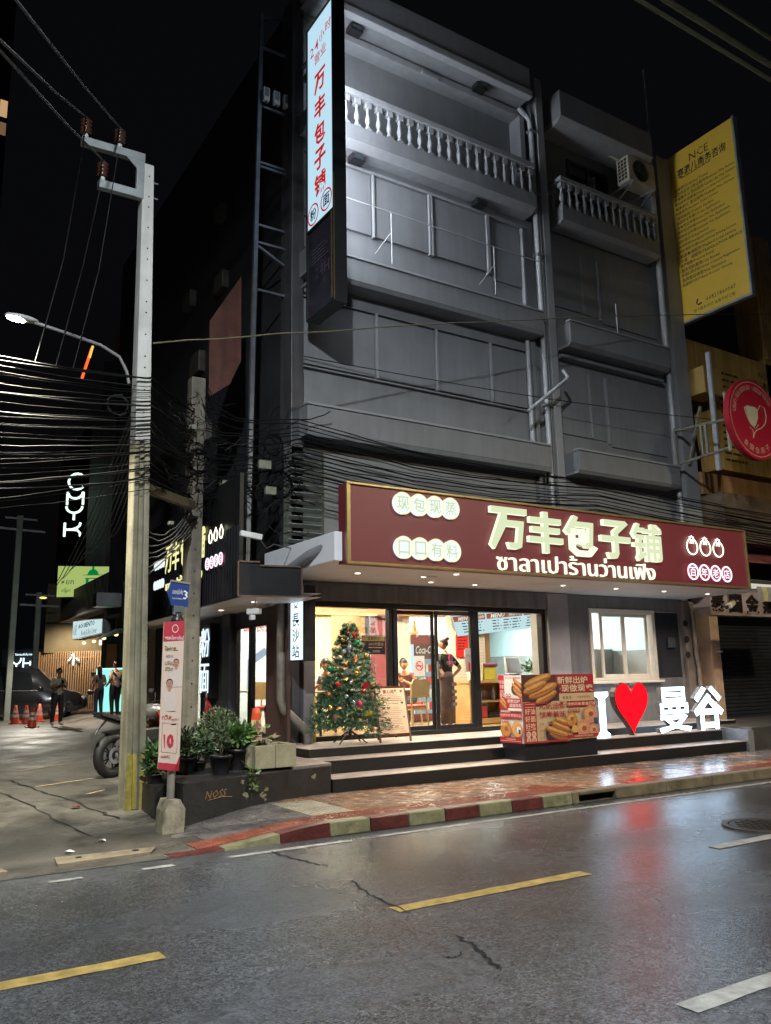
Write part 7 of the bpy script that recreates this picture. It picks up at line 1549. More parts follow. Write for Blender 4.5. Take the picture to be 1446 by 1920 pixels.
# dark far building with lit windows, red roof sign, dark blocks that close the lane
DKB = P("far_dark_wall", (.02, .014, .013), .8, 0, .4, .3)
FT = thing("far_tower", "dark far tower with a few warm lit windows at the upper left", "building", (6, 70, 0)); MB().box(-14, 69.6, 0, 6.95, 90, 62).build("wall", DKB, FT)
for r_, (z0, z1, st_) in enumerate(((48.6, 50.3, 1.0), (46.9, 48.2, .3))):
    for k in range(2):
        x0 = 5.5 + k * .75; f_ = MB().box(x0, 69.5, z0, x0 + .68, 69.59, z1).build("window", P("far_window_frame", (.05, .03, .02), .5), FT); MB().box(x0 + .05, 69.47, z0 + .06, x0 + .63, 69.498, z1 - .06).build("pane", E("far_window_%g" % st_, (1, .6, .3), st_ * .55), f_)
MB().box(-20, 52, 0, 6.3, 60, 17).build("far_block", DKB, origin=(0, 55, 0), label="dark block of houses closing the left of the lane", cat="building"); MB().box(13, 48, 0, 40, 70, 20).build("far_block", DKB, origin=(25, 58, 0), label="dark block of houses behind the corner shop", cat="building")
m = MB(); m.bar((12.2, 60.0, 23.3), (12.7, 59.6, 25.6), .17, .12); m.build("red_neon_bar", E("far_red_neon", (1, .12, .03), 1.6), origin=(12.4, 59.8, 23.3), label="slanting red and orange neon bar on a far roof", cat="neon sign")
m = MB(); m.bar((12.55, 59.5, 24.8), (12.72, 59.4, 25.7), .13, .12); m.build("amber_neon_bar", E("far_amber_neon", (1, .55, .1), 1.3), origin=(12.6, 59.4, 24.8), label="amber end of the slanting neon on the far roof", cat="neon sign")
# neighbour along the lane behind the shop: dark, with cluttered edges
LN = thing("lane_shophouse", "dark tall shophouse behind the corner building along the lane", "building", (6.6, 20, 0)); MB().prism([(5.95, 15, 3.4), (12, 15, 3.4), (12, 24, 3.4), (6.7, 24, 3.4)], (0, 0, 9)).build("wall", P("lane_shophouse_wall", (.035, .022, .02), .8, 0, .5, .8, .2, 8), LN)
for i, (y, z, s) in enumerate(((15.2, 9.6, .5), (16.5, 8.2, .6), (15.4, 11.3, .4), (17.2, 10.0, .5), (16, 6.5, .5))): MB().box(5.75, y, z, 5.99, y + s, z + s * .8).build("wall_box", P("wall_box_grey", (.09, .08, .07), .5, 0, .5, 4), LN, bev=.02)

# ================================================================== RIGHT NEIGHBOUR
YB = P("neighbour_yellow_wall", (.5, .31, .08), .6, 0, .25, 1.5, .15, 14, streak=.3); YB2 = P("neighbour_orange_band", (.38, .2, .08), .55, 0, .25, 2, .15, 14, streak=.3); DKV = P("neighbour_dark_void", (.012, .012, .016), .7)
NB = thing("neighbour_shophouse", "mustard yellow shophouse with dark shutter to the right of the grey building", "building", (18, 12, 0))
m = MB(); m.box(16.0, 12.6, .5, 26, 22, 13.2); m.build("rear_block", DKV, NB)
MB().box(16.0, 11.7, 5.55, 26, 12.6, 6.08).build("floor_band", YB2, NB, bev=.02); MB().prism([(16.0, 11.9, 9.42), (26, 11.9, 9.3), (26, 11.9, 6.3), (17.0, 11.9, 6.3), (16.85, 11.9, 8.2), (16.0, 11.9, 8.2)], (0, .5, 0)).build("yellow_hoarding", YB, NB)
m = MB(); m.box(16.02, 11.4, 7.9, 16.7, 11.95, 8.55); m.build("balcony_box", P("neighbour_mustard", (.4, .26, .07), .55, 0, .2, 3), NB, bev=.02)
m = MB(); m.box(16.0, 12.2, 12.6, 17.2, 12.9, 13.9); m.box(19.3, 11.9, 5.5, 19.9, 12.7, 13.0); m.build("pier", YB, NB, bev=.02)
for i in range(5): MB().box(19.35 + i * .13, 11.82, 9.5, 19.41 + i * .13, 11.9, 13.0).build("pier_flute", P("flute_yellow", (.36, .24, .09), .6), NB)
MB().box(20.2, 12.2, 10, 26, 12.6, 12.5).build("green_balcony", P("dark_green_slats", (.03, .06, .02), .6, 0, .5, 4), NB)
m = MB(); put_text(m, "NCE", (19.15, 11.894, 9.0), X3, Z3, h=.16, res=1); put_text(m, "赛瀛儿商务咨询", (19.15, 11.894, 8.72), X3, Z3, h=.24, w=1.3, res=1, off=.01); fake_lines(m, (18.7, 11.894, 8.45), X3, Z3, .8, 2, .12, .05, 3); fake_lines(m, (17.25, 11.894, 8.75), X3, Z3, .9, 14, .17, .055, 5); m.build("hoarding_lettering", P("hoarding_ink", (.06, .035, .01), .6), NB)
# sign panel on the underside level, small awning, slats
MB().box(16.0, 11.2, 4.4, 26, 12.6, 5.5).build("mezzanine_wall", P("mezz_dirty", (.14, .1, .065), .6, 0, .5, 2, .2, 12, dirt=.4), NB)
MB().prism([(15.6, 11.15, 3.95), (15.6, 11.8, 4.35), (26, 11.8, 4.35), (26, 11.15, 3.95)], (0, 0, .03)).build("awning_roof", P("awning_red_brown", (.2, .06, .045), .6, 0, .5, 2.5, .2, 12, dirt=.4), NB)
AWY = P("awning_yellow_stripe", (.4, .33, .14), .6, 0, .3, 6); AWG = P("awning_grey_stripe", (.2, .2, .2), .6, 0, .3, 6)
for i in range(14):
    x = 14.75 + i * .16; m = MB(); pts = [(x, 9.95 + .18 * math.sin(t), 3.02 + .33 * math.cos(t)) for t in [1.9 - 1.9 * k / 7 for k in range(8)]]; pts = [(a, 9.95 - (b - 9.95), c) for a, b, c in pts]
    m.add(pts + [(a + .158, b, c) for a, b, c in pts], [(k, k + 1, 9 + k, 8 + k) for k in range(7)], True); m.build("awning_stripe", AWY if i % 3 == 1 else AWG, NB)
m = MB(); m.box(16.0, 11.8, 2.82, 26, 12.3, 3.4); m.build("shop_lintel", P("lintel_pinkish", (.38, .28, .25), .55, 0, .3, 3, .2, 20, dirt=.3), NB)
MB().box(16.0, 11.86, .5, 16.3, 12.3, 2.82).build("door_jamb", P("jamb_cream", (.45, .3, .2), .5, 0, .25, 5), NB, bev=.01)
for i, ch in enumerate("泰国金燕子"): m = MB(); put_text(m, ch, (16.25 + .63 * i, 11.79, 3.1), X3, Z3, h=.42, w=.46, depth=.03, off=.02, res=1); m.build("letter", P("tarnished_letters", (.035, .024, .018), .45, .4, .4, 8), NB)
sh = MB().box(16.3, 12.2, .5, 26, 12.26, 2.82).build("shutter_frame", DKV, NB); SHM = P("shutter_dark", (.035, .037, .042), .4, .4, .3, 5)
m = MB(); m.prism([(0, 0, 0), (0, -.02, .02), (0, -.02, .06), (0, 0, .08)], (9.6, 0, 0)); s0 = m.build("slat", SHM, sh, origin=(0, 0, 0)); s0.location = Vector((16.32, 12.195, .52)) - Vector((18, 12, 0))
for i in range(1, 28): share(s0, "slat", sh, (16.32, 12.195, .52 + .082 * i))
MB().box(16.16, 11.84, 2.0, 16.34, 11.86, 2.03).build("white_tag", WHITE, NB)
# round red sign of the nest shop: flat disc on a bracket
RS = thing("round_sign", "round red sign with a pale nest and swallow outline at the right edge", "sign", (15.6, 9.82, 6.65)); rc_ = Vector((15.31, 9.8, 6.68))
RSR = P("round_red", (.36, .012, .03), .4, 0, .06); GLN = P("sign_pale_line", (.5, .34, .24), .45, 0, .05)
m = MB(); disc(m, rc_ + Vector((0, .12, 0)), X3, Z3, .86, 48, depth=.12); m.build("disc", RSR, RS)
m = MB(); ring(m, rc_ + Vector((0, -.004, 0)), X3, Z3, .79, .805, 56); m.tube([rc_ + Vector((a, -.006, b)) for a, b in ((-.33, .22), (-.3, .1), (-.18, -.12), (-.02, -.2), (.1, -.1))], .01, 4); m.tube([rc_ + Vector((a, -.006, b)) for a, b in ((.13, .22), (.22, .33), (.36, .3), (.4, .12), (.34, -.05), (.2, -.16), (.0, -.24), (-.1, -.34), (-.12, -.42))], .014, 4); m.tube([rc_ + Vector((a, -.006, b)) for a, b in ((-.22, -.2), (-.12, -.24), (-.1, -.34))], .01, 4); m.build("swallow_outline", GLN, RS)
m = MB(); m.poly([rc_ + Vector((a, -.005, b)) for a, b in ((-.3, .22), (-.22, .27), (.05, .27), (.13, .22), (.11, .05), (.03, -.1), (-.07, -.19), (-.18, -.1), (-.25, .05))]); m.build("nest_shape", P("nest_pale", (.55, .48, .34), .5, 0, .15, 6), RS)
def arc_text(s, R, a0, a1, h, name, flip=False):
    m = MB()
    for i, ch in enumerate(s):
        if ch == " ": continue
        a = a0 + (a1 - a0) * i / (len(s) - 1); rd = Vector((math.cos(a), 0, math.sin(a))); up = -rd if flip else rd; xd = Vector((up.z, 0, -up.x)); put_text(m, ch, rc_ + rd * R + Vector((0, -.005, 0)), xd, up, h=h, res=1, off=.005)
    m.build(name, GLN, RS)
arc_text(["บ", "ริ", "ษั", "ท", " ", "กิ", "น", "เ", "ปี่", "ย", "ว", "เ", "อ้", "อ", " ", "(", "ป", "ร", "ะ", "เ", "ท", "ศ", "ไ", "ท", "ย", ")"], .68, math.radians(170), math.radians(35), .1, "arc_lettering"); arc_text("泰国金燕子", .66, math.radians(235), math.radians(300), .13, "lower_lettering", True)
m = MB()
for a, b in (((15.25, 11.75, 6.94), (14.6, 9.95, 6.62)), ((15.2, 11.75, 6.14), (14.6, 9.95, 6.02)), ((14.9, 10.8, 6.08), (14.9, 10.8, 6.78)), ((14.85, 10.65, 6.07), (14.85, 10.65, 6.76)), ((15.25, 11.75, 6.14), (15.25, 11.75, 6.94)), ((14.6, 9.95, 5.95), (14.6, 9.95, 7.2)), ((15.6, 11.7, 6.2), (15.5, 11.2, 7.4))): m.bar(a, b, .05)
m.build("bracket", P("bracket_grey", (.3, .28, .22), .5, .3, .3, 6), RS); MB().bar((15.66, 11.0, 5.9), (15.68, 11.0, 8.65), .1, .06).build("pale_upright", P("pale_upright", (.4, .42, .45), .5), origin=(15.67, 11, 5.9), label="pale upright steel channel in front of the yellow hoarding", cat="post")
# tall yellow consultancy sign
CS = thing("yellow_sign", "tall yellow projecting sign crowded with rows of dark Chinese and English print", "sign", (16.0, 10.9, 9.7)); YS_ = P("sign_mustard", (.8, .52, .06), .5, 0, .05)
cx0, ya, yb_, z0, z1 = 16.0, 11.85, 10.01, 9.75, 14.1
MB().box(cx0, yb_, z0, cx0 + .1, ya, z1).build("panel", YS_, CS)
m = MB(); m.box(cx0 - .01, yb_ - .05, z0 - .05, cx0 + .12, yb_, z1 + .03); m.box(cx0 - .01, yb_, z0 - .05, cx0 + .12, ya, z0); m.box(cx0 - .01, ya, z0 - .05, cx0 + .12, ya + .04, z1 + .03); m.build("frame", P("sign_pale_frame", (.35, .38, .38), .4, .4), CS)
def cp(u, v): return Vector((cx0 - .004, ya - (ya - yb_) * u, z1 - (z1 - z0) * v))
m = MB(); put_text(m, "NCE", cp(.5, .075), -Y3, Z3, h=.2, res=1); put_text(m, "赛瀛儿商务咨询", cp(.52, .135), -Y3, Z3, h=.24, w=1.35, off=.015, res=1); fake_lines(m, cp(.2, .17), -Y3, Z3, 1.1, 1, .05, .025, 1)
cn = ("全球旅行", "马来西亚学习签证服务", "柬埔寨学习 签证服务", "新加坡机场接送", "越南旅行, 签证服务", "机票服务", "翻译服务", "美国签证申请", "日本签证申请", "申根签证申请", "英国签证申请", "国际银行卡", "投资移民", "国际驾照办理", "泰国本地服务", "多语翻译服务", "房产租售", "租车司机服务", "各国公司注册", "各类签证续签", "各国银行开户")
en = ("/Global Travel", "/Business Visa Service", "/Cambodia Visa Service", "/Singapore Airport Service", "/Vietnam Visa Service", "/Airplane Ticket Service", "/Trainer Service", "/US visa Application", "/Hotel Visa Application", "/Schengen Visa Application", "/Australia Visa Application", "/Application", "/Immigrant Service", "/International Driving License", "/Thailand Local Service", "/TRANSLATION SERVICE", "/Property Rental", "/Car Rental", "/Global Company Registration", "/Visa Extension", "/Bank Account Opening")
for i, (a, b) in enumerate(zip(cn, en)): put_text(m, "· " + a + b, cp(.05, .225 + .0285 * i), -Y3, Z3, h=.095, align='l', maxw=1.72, res=1, off=.012)
put_text(m, ":66821860047", cp(.6, .925), -Y3, Z3, h=.1, res=1); put_text(m, "加个联系方式 以备不时之需", cp(.5, .965), -Y3, Z3, h=.085, res=1); m.tube([cp(.28, .905) - X3 * .002, cp(.255, .925) - X3 * .002, cp(.28, .94) - X3 * .002, cp(.33, .935) - X3 * .002], .018, 5); m.build("print", P("yellow_sign_ink", (.035, .025, .01), .6), CS)
m = MB()
for u in (.28, .53, .78): pass
MB().bar((16.05, 11.9, 10.0), (15.7, 12.2, 9.8), .03).build("stay", STEEL, CS); MB().bar((16.05, 11.9, 13.6), (15.9, 12.2, 13.6), .03).build("stay", STEEL, CS)
# air conditioner on the right bay
AC = thing("air_conditioner", "cream outdoor air conditioner unit on a bracket beside the fourth floor window", "air conditioner", (14.65, 11.7, 12.75)); ACM = P("ac_cream", (.5, .46, .36), .5, 0, .15, 5)
MB().box(14.2, 11.55, 12.8, 15.12, 11.9, 13.45).build("case", ACM, AC, bev=.02)
m = MB(); ring(m, (14.6, 11.545, 13.13), X3, Z3, .25, .27, 28, depth=.015)
for k in range(5): ring(m, (14.6, 11.545, 13.13), X3, Z3, .04 + .045 * k, .052 + .045 * k, 24)
for k in range(8): m.bar((14.6, 11.54, 13.13), (14.6 + .25 * math.cos(k * PI / 4), 11.54, 13.13 + .25 * math.sin(k * PI / 4)), .01)
m.build("fan_grille", P("ac_grille", (.05, .055, .05), .5), AC)
m = MB(); disc(m, (14.6, 11.548, 13.13), X3, Z3, .25, 28); m.build("fan_opening", P("ac_dark", (.02, .025, .025), .6), AC); m = MB()
for j in range(3):
    for k in range(6): m.box(14.195, 11.6 + j * .09, 12.87 + k * .09, 14.2, 11.67 + j * .09, 12.94 + k * .09)
m.build("side_vent", P("ac_dark", (.02, .025, .025)), AC)
for x in (14.3, 15.0): m = MB(); m.bar((x, 11.5, 12.78), (x, 12.2, 12.78), .04); m.bar((x, 11.5, 12.78), (x, 12.2, 12.4), .03); m.build("bracket", STEEL, AC)
MB().tube([(14.2, 11.8, 13.4), (13.9, 11.9, 13.55), (13.6, 12.2, 13.6)], .03, 6).build("refrigerant_pipe", ACM, AC)
MB().tube([(15.5, 11.9, 14.0), (15.5, 11.9, 16.5)], .02, 5).build("roof_antenna", STEEL, origin=(15.5, 11.9, 14), label="thin roof antenna above the right bay", cat="antenna")

# ================================================================== PEOPLE
SKIN = P("skin_tan", (.42, .22, .14), .5, 0, .1, 12); SKIN_D = P("skin_brown", (.2, .09, .055), .5, 0, .1, 12); HAIR = P("hair_black", (.01, .009, .01), .4, 0, .3, 30)
SHOE = P("shoe_pale", (.4, .38, .36), .6)
BASE = dict(pel=(0, 0, .93), sp=(0, .01, 1.12), ch=(0, 0, 1.3), nk=(0, .01, 1.45), hd=(0, -.015, 1.54),
            shL=(.17, .01, 1.39), elL=(.23, .04, 1.13), wrL=(.24, -.05, .9), haL=(.24, -.07, .84), shR=(-.17, .01, 1.39), elR=(-.23, .04, 1.13), wrR=(-.24, -.05, .9), haR=(-.24, -.07, .84),
            hpL=(.09, 0, .9), knL=(.1, -.02, .5), anL=(.1, .03, .09), toL=(.12, -.13, .045), hpR=(-.09, 0, .9), knR=(-.1, -.02, .5), anR=(-.1, .03, .09), toR=(-.12, -.13, .045))
EDG = [('pel', 'sp'), ('sp', 'ch'), ('ch', 'nk'), ('nk', 'hd'), ('ch', 'shL'), ('shL', 'elL'), ('elL', 'wrL'), ('wrL', 'haL'), ('ch', 'shR'), ('shR', 'elR'), ('elR', 'wrR'), ('wrR', 'haR'),
       ('pel', 'hpL'), ('hpL', 'knL'), ('knL', 'anL'), ('anL', 'toL'), ('pel', 'hpR'), ('hpR', 'knR'), ('knR', 'anR'), ('anR', 'toR')]
RAD = dict(pel=.125, sp=.118, ch=.14, nk=.055, hd=.05, sh=.062, el=.042, wr=.028, ha=.034, hp=.095, kn=.062, an=.042, to=.036)
def person(label, loc, rz, pose=None, shirt=None, trousers=None, skin=SKIN, shoe=SHOE, fat=1.0, sleeve='short', hair='short', shorts=False, head_turn=(0, 0), height=1.0, loose=1.0, legs_loose=1.0):
    """one continuous skinned body; hair and clothes details hang from it as parts"""
    t = thing("person", label, "person", loc, rz, local=True); t.scale = (height,) * 3
    J = dict(BASE); J.update(pose or {}); names = list(J); idx = {k: i for i, k in enumerate(names)}
    me = bpy.data.meshes.new("skeleton"); me.from_pydata([J[k] for k in names], [(idx[a], idx[b]) for a, b in EDG], [])
    o = bpy.data.objects.new("skeleton", me); COL.objects.link(o); md = o.modifiers.new('skin', 'SKIN'); sk = me.skin_vertices[0].data
    for k in names:
        r = RAD[k if k in RAD else k[:2]] * (fat if k[:2] in ('pe', 'sp', 'ch', 'hp') else 1)
        if k in ('pel', 'sp', 'ch') or k[:2] == 'sh': r *= loose
        if k[:2] in ('hp', 'kn', 'an') and k[:2] != 'an': r *= legs_loose
        if k[:2] == 'an': r *= (legs_loose - 1) * 1.4 + 1
        yy = .8 if k in ('pel', 'sp', 'ch') else 1
        sk[idx[k]].radius = (r, r * yy); sk[idx[k]].use_root = (k == 'pel')
    sb_ = o.modifiers.new('sub', 'SUBSURF'); sb_.levels = 2; sb_.render_levels = 2
    bpy.context.view_layer.update(); ev = bpy.data.meshes.new_from_object(o.evaluated_get(bpy.context.evaluated_depsgraph_get()))
    m = MB(); m.s = True; m.v = [tuple(v.co) for v in ev.vertices]
    segs = [(a, b, Vector(J[a]), Vector(J[b])) for a, b in EDG]
    for p in ev.polygons:
        c = p.center; best = None
        for a, b, pa, pb in segs:
            d = pb - pa; tt = max(0, min(1, (c - pa).dot(d) / max(d.length_squared, 1e-9))); dist = (c - pa - d * tt).length
            if best is None or dist < best[0]: best = (dist, a[:2], b[:2], tt)
        _, a, b, tt = best; mi = 1
        if (a, b) in (('nk', 'hd'),) or (a == 'ch' and b == 'nk' and tt > .85): mi = 0
        elif b in ('wr', 'ha'): mi = 0 if sleeve != 'long' or b == 'ha' else 1
        elif a == 'sh' and b == 'el': mi = 0 if (sleeve == 'short' and tt > .7) else 1
        elif a == 'pe' and b == 'hp' or a in ('hp', 'kn') or b == 'kn': mi = 0 if (shorts and (a == 'kn' or (a == 'hp' and tt > .85))) else 2
        elif a == 'an' or b == 'to': mi = 3
        elif a == 'pe' and b == 'sp': mi = 2 if tt < .12 else 1
        m.f.append(list(p.vertices)); m.mi.append(mi); m.sm.append(True)
    bpy.data.objects.remove(o)
    # head with brow, nose, chin and ears, turned on the neck
    hc = Vector(J['hd']) + Vector((0, -.015, .1)); R3 = Matrix.Rotation(head_turn[0], 3, 'Z') @ Matrix.Rotation(head_turn[1], 3, 'X')
    def hv(x, y, z): return hc + R3 @ Vector((x, y, z))
    vs = []; n, mm = 16, 12
    for i in range(mm + 1):
        th = PI * i / mm
        for k in range(n):
            a = 2 * PI * k / n; x = .076 * math.sin(th) * math.sin(a); y = -.094 * math.sin(th) * math.cos(a); z = .118 * math.cos(th)
            if z < 0: x *= 1 - .28 * (-z / .118); y *= 1 - .1 * (-z / .118)
            if abs(x) < .016 and y < -.06 and -.045 < z < .02: y -= .02 * (1 - abs(z + .025) / .045 if z < -.0 else .4)
            vs.append(hv(x, y, z))
    m.m = 0; m.add(vs, [(i * n + k, (i + 1) * n + k, (i + 1) * n + (k + 1) % n, i * n + (k + 1) % n) for i in range(mm) for k in range(n)], True)
    for s in (-1, 1): m.ball(hv(.077 * s, .005, -.01), (.012, .022, .032), 8, 6)
    # hands: palm, four unequal curled fingers and a thumb leaving its side
    for s, w_, h_ in ((1, 'wrL', 'haL'), (-1, 'wrR', 'haR')):
        wv, hv_ = Vector(J[w_]), Vector(J[h_]); d = (hv_ - wv).normalized(); sd = d.cross(Vector((0, -1, .2))).normalized(); nn = sd.cross(d).normalized()
        for k, ln in enumerate((.062, .07, .066, .05)):
            b0 = hv_ + d * .012 + sd * ((k - 1.5) * .017); m.tube([b0, b0 + d * ln * .5 + nn * .006, b0 + d * ln * .85 - nn * -.02], [.0095, .0085, .006], 6)
        m.tube([wv + d * .03 - sd * .02 * s, hv_ - sd * .042 * s + nn * .01, hv_ - sd * .05 * s + d * .03 + nn * .018], [.011, .01, .007], 6)
    body = m.build("body", [skin, shirt, trousers, shoe], t)
    # eyes, brows, mouth
    f = MB()
    for s in (-1, 1): f.ball(hv(.03 * s, -.082, .012), (.012, .006, .006), 8, 6); f.ball(hv(.031 * s, -.083, .032), (.018, .006, .004), 8, 5)
    f.build("eye_and_brow", HAIR, body); f = MB(); f.ball(hv(0, -.088, -.058), (.022, .006, .006), 8, 5); f.build("mouth", P("lips", (.3, .09, .08), .5), body)
    h = MB(); hs = []; n, mm = 18, 9
    for i in range(mm + 1):
        for k in range(n):
            a = 2 * PI * k / n; front = math.cos(a); lim = PI * (.3 + .17 * (1 - front) / 2 * 2); th = lim * i / mm
            hs.append(hv(.086 * math.sin(th) * math.sin(a), -.104 * math.sin(th) * math.cos(a) + .004, .128 * math.cos(th) + .004 + mnoise.noise((a * 3, th * 6, 0)) * .006))
    h.add(hs, [(i * n + k, (i + 1) * n + k, (i + 1) * n + (k + 1) % n, i * n + (k + 1) % n) for i in range(mm) for k in range(n)], True)
    if hair == 'long':
        for k in range(9): a = PI * .5 + PI * (k + .0) / 8; x = .08 * math.cos(a); y = .03 + .06 * abs(math.sin(a)); h.tube([hv(-x * 1.0, y, .06), hv(-x * 1.1, y + .03, -.1), hv(-x * 1.15, y + .045, -.25), hv(-x, y + .03, -.36)], [.03, .032, .028, .01], 7)
    if hair == 'tail': h.tube([hv(0, .09, .03), hv(0, .15, .0), hv(0, .16, -.08), hv(0, .13, -.16)], [.03, .03, .024, .008], 8); h.ball(hv(0, .1, .05), .035, 10, 8)
    if hair == 'bun': h.ball(hv(0, .09, .09), .045, 10, 8)
    h.build("hair", HAIR, body)
    return t, body, J
DARKT = P("trousers_black", (.012, .012, .016), .7, 0, .3, 14); NAVYT = P("trousers_navy", (.015, .02, .04), .7, 0, .3, 14); OLSH = P("shirt_olive", (.36, .32, .19), .8, 0, .15, 10, .3, 50); GRSH = P("shirt_pale_grey", (.5, .5, .47), .8, 0, .15, 10, .3, 50); BKSH = P("shirt_black", (.013, .012, .013), .8, 0, .3, 12, .3, 50); BRSH = P("shirt_maroon_print", (.13, .04, .04), .7, 0, .6, 30); DNM = P("denim", (.04, .08, .12), .8, 0, .3, 14, .3, 60)
# man looking at his phone on the lane
ph_pose = dict(elL=(.25, -.02, 1.14), wrL=(.09, -.22, 1.22), haL=(.05, -.25, 1.26), elR=(-.25, -.02, 1.14), wrR=(-.09, -.22, 1.22), haR=(-.05, -.25, 1.25), anL=(.13, .03, .09), knL=(.12, -.02, .5), anR=(-.13, .03, .09), knR=(-.12, -.02, .5), toL=(.16, -.12, .045), toR=(-.16, -.12, .045))
t, b, J = person("person in an olive shirt and black trousers looking down at a phone on the lane", (5.3, 27.0, zs(5.3, 27.0)), .2, ph_pose, OLSH, DARKT, SKIN_D, fat=1.1, head_turn=(0, .3), loose=1.3, legs_loose=1.3, height=.98)
MB().box(-.035, -.3, 1.27, .035, -.285, 1.4).build("phone", BLKM, t, bev=.006)
MB().tube([(.2, -.02, 1.42), (.05, -.16, 1.25), (-.16, -.14, 1.05)], .014, 6).build("bag_strap", BLKM, t)
# couple standing before the advertisement box, seen from behind
back = PI + .35
t, b, J = person("person in a pale shirt with black cross body bag, seen from behind", (7.28, 28.1, zs(7.28, 28.1)), back, dict(wrL=(.2, -.16, 1.0), haL=(.18, -.2, .98), wrR=(-.2, -.16, 1.0), haR=(-.18, -.2, .98)), GRSH, DARKT, SKIN_D, loose=1.3, fat=1.15, height=1.02, legs_loose=1.25)
MB().tube([(.19, .1, 1.45), (.05, .17, 1.25), (-.16, .16, 1.03)], .018, 6).build("bag_strap", BLKM, t); MB().ball((-.17, .19, 1.0), (.15, .07, .1), 12, 8).build("cross_body_bag", BLKM, t)
t, b, J = person("person with long dark hair and dark clothes beside the pale shirted one, seen from behind", (6.82, 28.3, zs(6.82, 28.3)), back, dict(elR=(-.2, .08, 1.14), wrR=(-.17, -.12, 1.02), haR=(-.15, -.17, 1.0)), P("shirt_dark_blue", (.02, .03, .045), .8), NAVYT, SKIN_D, hair='long', height=.94, loose=1.15, legs_loose=1.2)
MB().ball((.32, -.02, .86), (.1, .16, .1), 12, 8).build("handbag", BLKM, t); MB().tube([(.24, 0, 1.38), (.3, 0, 1.1), (.32, -.02, .95)], .012, 6).build("bag_strap", BLKM, t)
# someone sitting half hidden behind the power pole, bare legs forward
sit = dict(pel=(0, .1, .5), sp=(0, .12, .7), ch=(0, .08, .9), nk=(0, .04, 1.05), hd=(0, 0, 1.13), shL=(.17, .08, .97), elL=(.22, -.02, .73), wrL=(.16, -.26, .66), haL=(.14, -.32, .64), shR=(-.17, .08, .97), elR=(-.22, -.02, .73), wrR=(-.16, -.26, .66), haR=(-.14, -.32, .64), hpL=(.1, .06, .48), knL=(.14, -.36, .5), anL=(.13, -.3, .1), toL=(.14, -.46, .05), hpR=(-.1, .06, .48), knR=(-.14, -.36, .5), anR=(-.13, -.3, .1), toR=(-.14, -.46, .05))
t, b, J = person("seated person with bare legs half hidden behind the power pole", (6.95, 23.6, zs(6.95, 23.6)), -1.15, sit, P("shirt_dark_seat", (.03, .03, .03), .8), P("shorts_dark", (.03, .03, .04), .8), P("skin_ruddy", (.3, .12, .075), .5), P("sandal_tan", (.3, .22, .12), .6), shorts=True, sleeve='short')
st_ = thing("low_stool", "low dark stool under the seated person on the lane", "stool", (7.05, 23.65, zs(7.05, 23.65))); zq = zs(7.05, 23.65)
MB().box(6.85, 23.45, zq + .34, 7.25, 23.85, zq + .4).build("seat", BLKM, st_, bev=.01)
for sx in (-1, 1):
    for sy in (-1, 1): MB().bar((7.05 + sx * .17, 23.65 + sy * .17, zq), (7.05 + sx * .17, 23.65 + sy * .17, zq + .34), .03).build("leg", BLKM, st_)
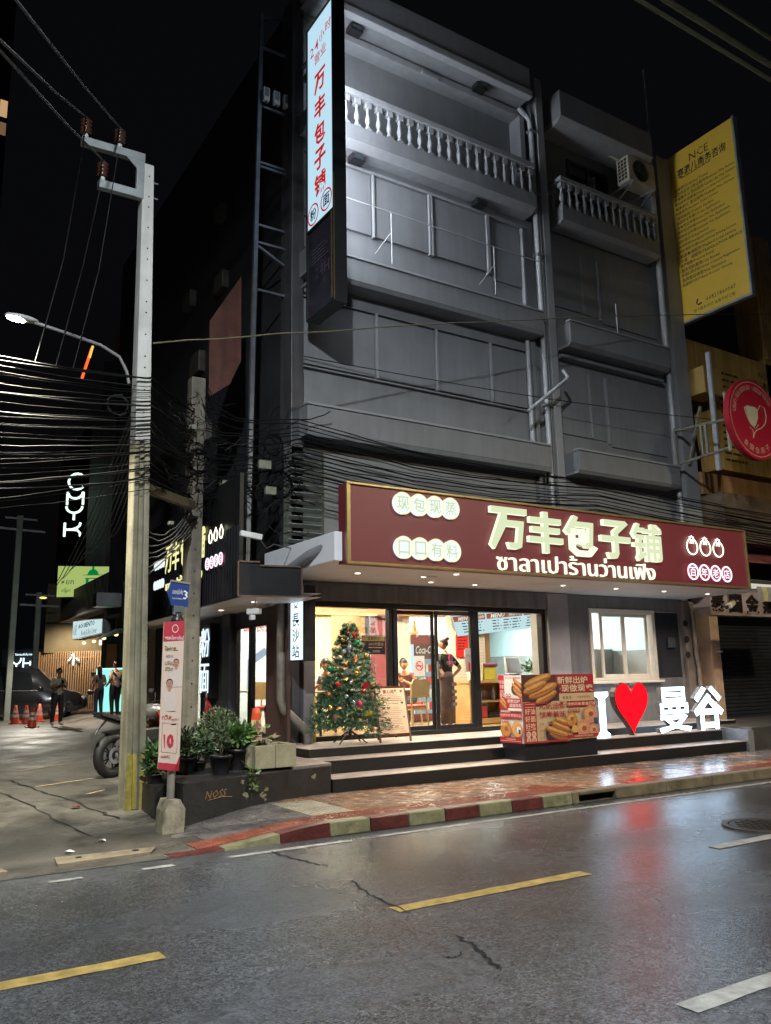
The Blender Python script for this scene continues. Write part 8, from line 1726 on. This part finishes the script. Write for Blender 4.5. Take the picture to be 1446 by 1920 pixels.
# the cook standing in the doorway with hands on hips, back to the street
hips = dict(elL=(.36, .1, 1.17), wrL=(.2, .02, 1.0), haL=(.15, -.02, .97), elR=(-.36, .1, 1.17), wrR=(-.2, .02, 1.0), haR=(-.15, -.02, .97))
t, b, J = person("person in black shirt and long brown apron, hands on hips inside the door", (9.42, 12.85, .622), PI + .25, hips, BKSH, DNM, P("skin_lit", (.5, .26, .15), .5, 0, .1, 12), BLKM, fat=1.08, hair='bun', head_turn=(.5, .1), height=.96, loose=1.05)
APR = P("apron_dark_brown", (.075, .045, .045), .7, 0, .5, 9, .3, 50)
m = MB(); N = 12
for i in range(N + 1):
    a = PI * (.0 + 1.15 * i / N) + PI * .02; rx, ry = .175, .16
    for z, k in ((1.1, .86), (.98, .98), (.7, 1.08), (.4, 1.1), (.12, 1.06)): m.v.append((rx * k * math.cos(a), ry * k * math.sin(a) + .0, z + .0))
for i in range(N):
    for j in range(4): m.f.append([i * 5 + j, i * 5 + j + 1, (i + 1) * 5 + j + 1, (i + 1) * 5 + j]); m.mi.append(0); m.sm.append(True)
ap_ = m.build("apron", APR, t); md = ap_.modifiers.new('thick', 'SOLIDIFY'); md.thickness = .012
m = MB()
for z in (.86, .72, .6, .48): m.obox((-.05, .178, z), (.13, .012, .07))
m.build("apron_tape", P("apron_tape", (.2, .17, .17), .6), ap_)
m = MB(); m.prism([(-.06, .145, 1.42), (.04, .145, 1.44), (.07, .15, 1.2), (-.07, .15, 1.2)], (0, .012, 0)); m.build("pink_neck_cloth", P("pink_cloth", (.5, .06, .16), .7, 0, .4, 20), t)
m = MB(); put_text(m, "万丰包子", (.0, .166, 1.27), -X3, Z3, h=.07, res=1); m.build("shirt_print", INKW, t)
# customer bending at the table in front of the fridge, in a printed maroon shirt
bend = dict(pel=(0, .1, .52), sp=(0, .06, .72), ch=(0, -.04, .92), nk=(0, -.12, 1.04), hd=(0, -.17, 1.11), shL=(.17, -.05, .98), elL=(.24, -.22, .78), wrL=(.1, -.38, .86), haL=(.05, -.42, .9), shR=(-.17, -.05, .98), elR=(-.24, -.22, .78), wrR=(-.1, -.38, .86), haR=(-.05, -.42, .92), hpL=(.1, .06, .5), knL=(.13, -.36, .5), anL=(.12, -.3, .1), toL=(.13, -.45, .05), hpR=(-.1, .06, .5), knR=(-.13, -.36, .5), anR=(-.12, -.3, .1), toR=(-.13, -.45, .05))
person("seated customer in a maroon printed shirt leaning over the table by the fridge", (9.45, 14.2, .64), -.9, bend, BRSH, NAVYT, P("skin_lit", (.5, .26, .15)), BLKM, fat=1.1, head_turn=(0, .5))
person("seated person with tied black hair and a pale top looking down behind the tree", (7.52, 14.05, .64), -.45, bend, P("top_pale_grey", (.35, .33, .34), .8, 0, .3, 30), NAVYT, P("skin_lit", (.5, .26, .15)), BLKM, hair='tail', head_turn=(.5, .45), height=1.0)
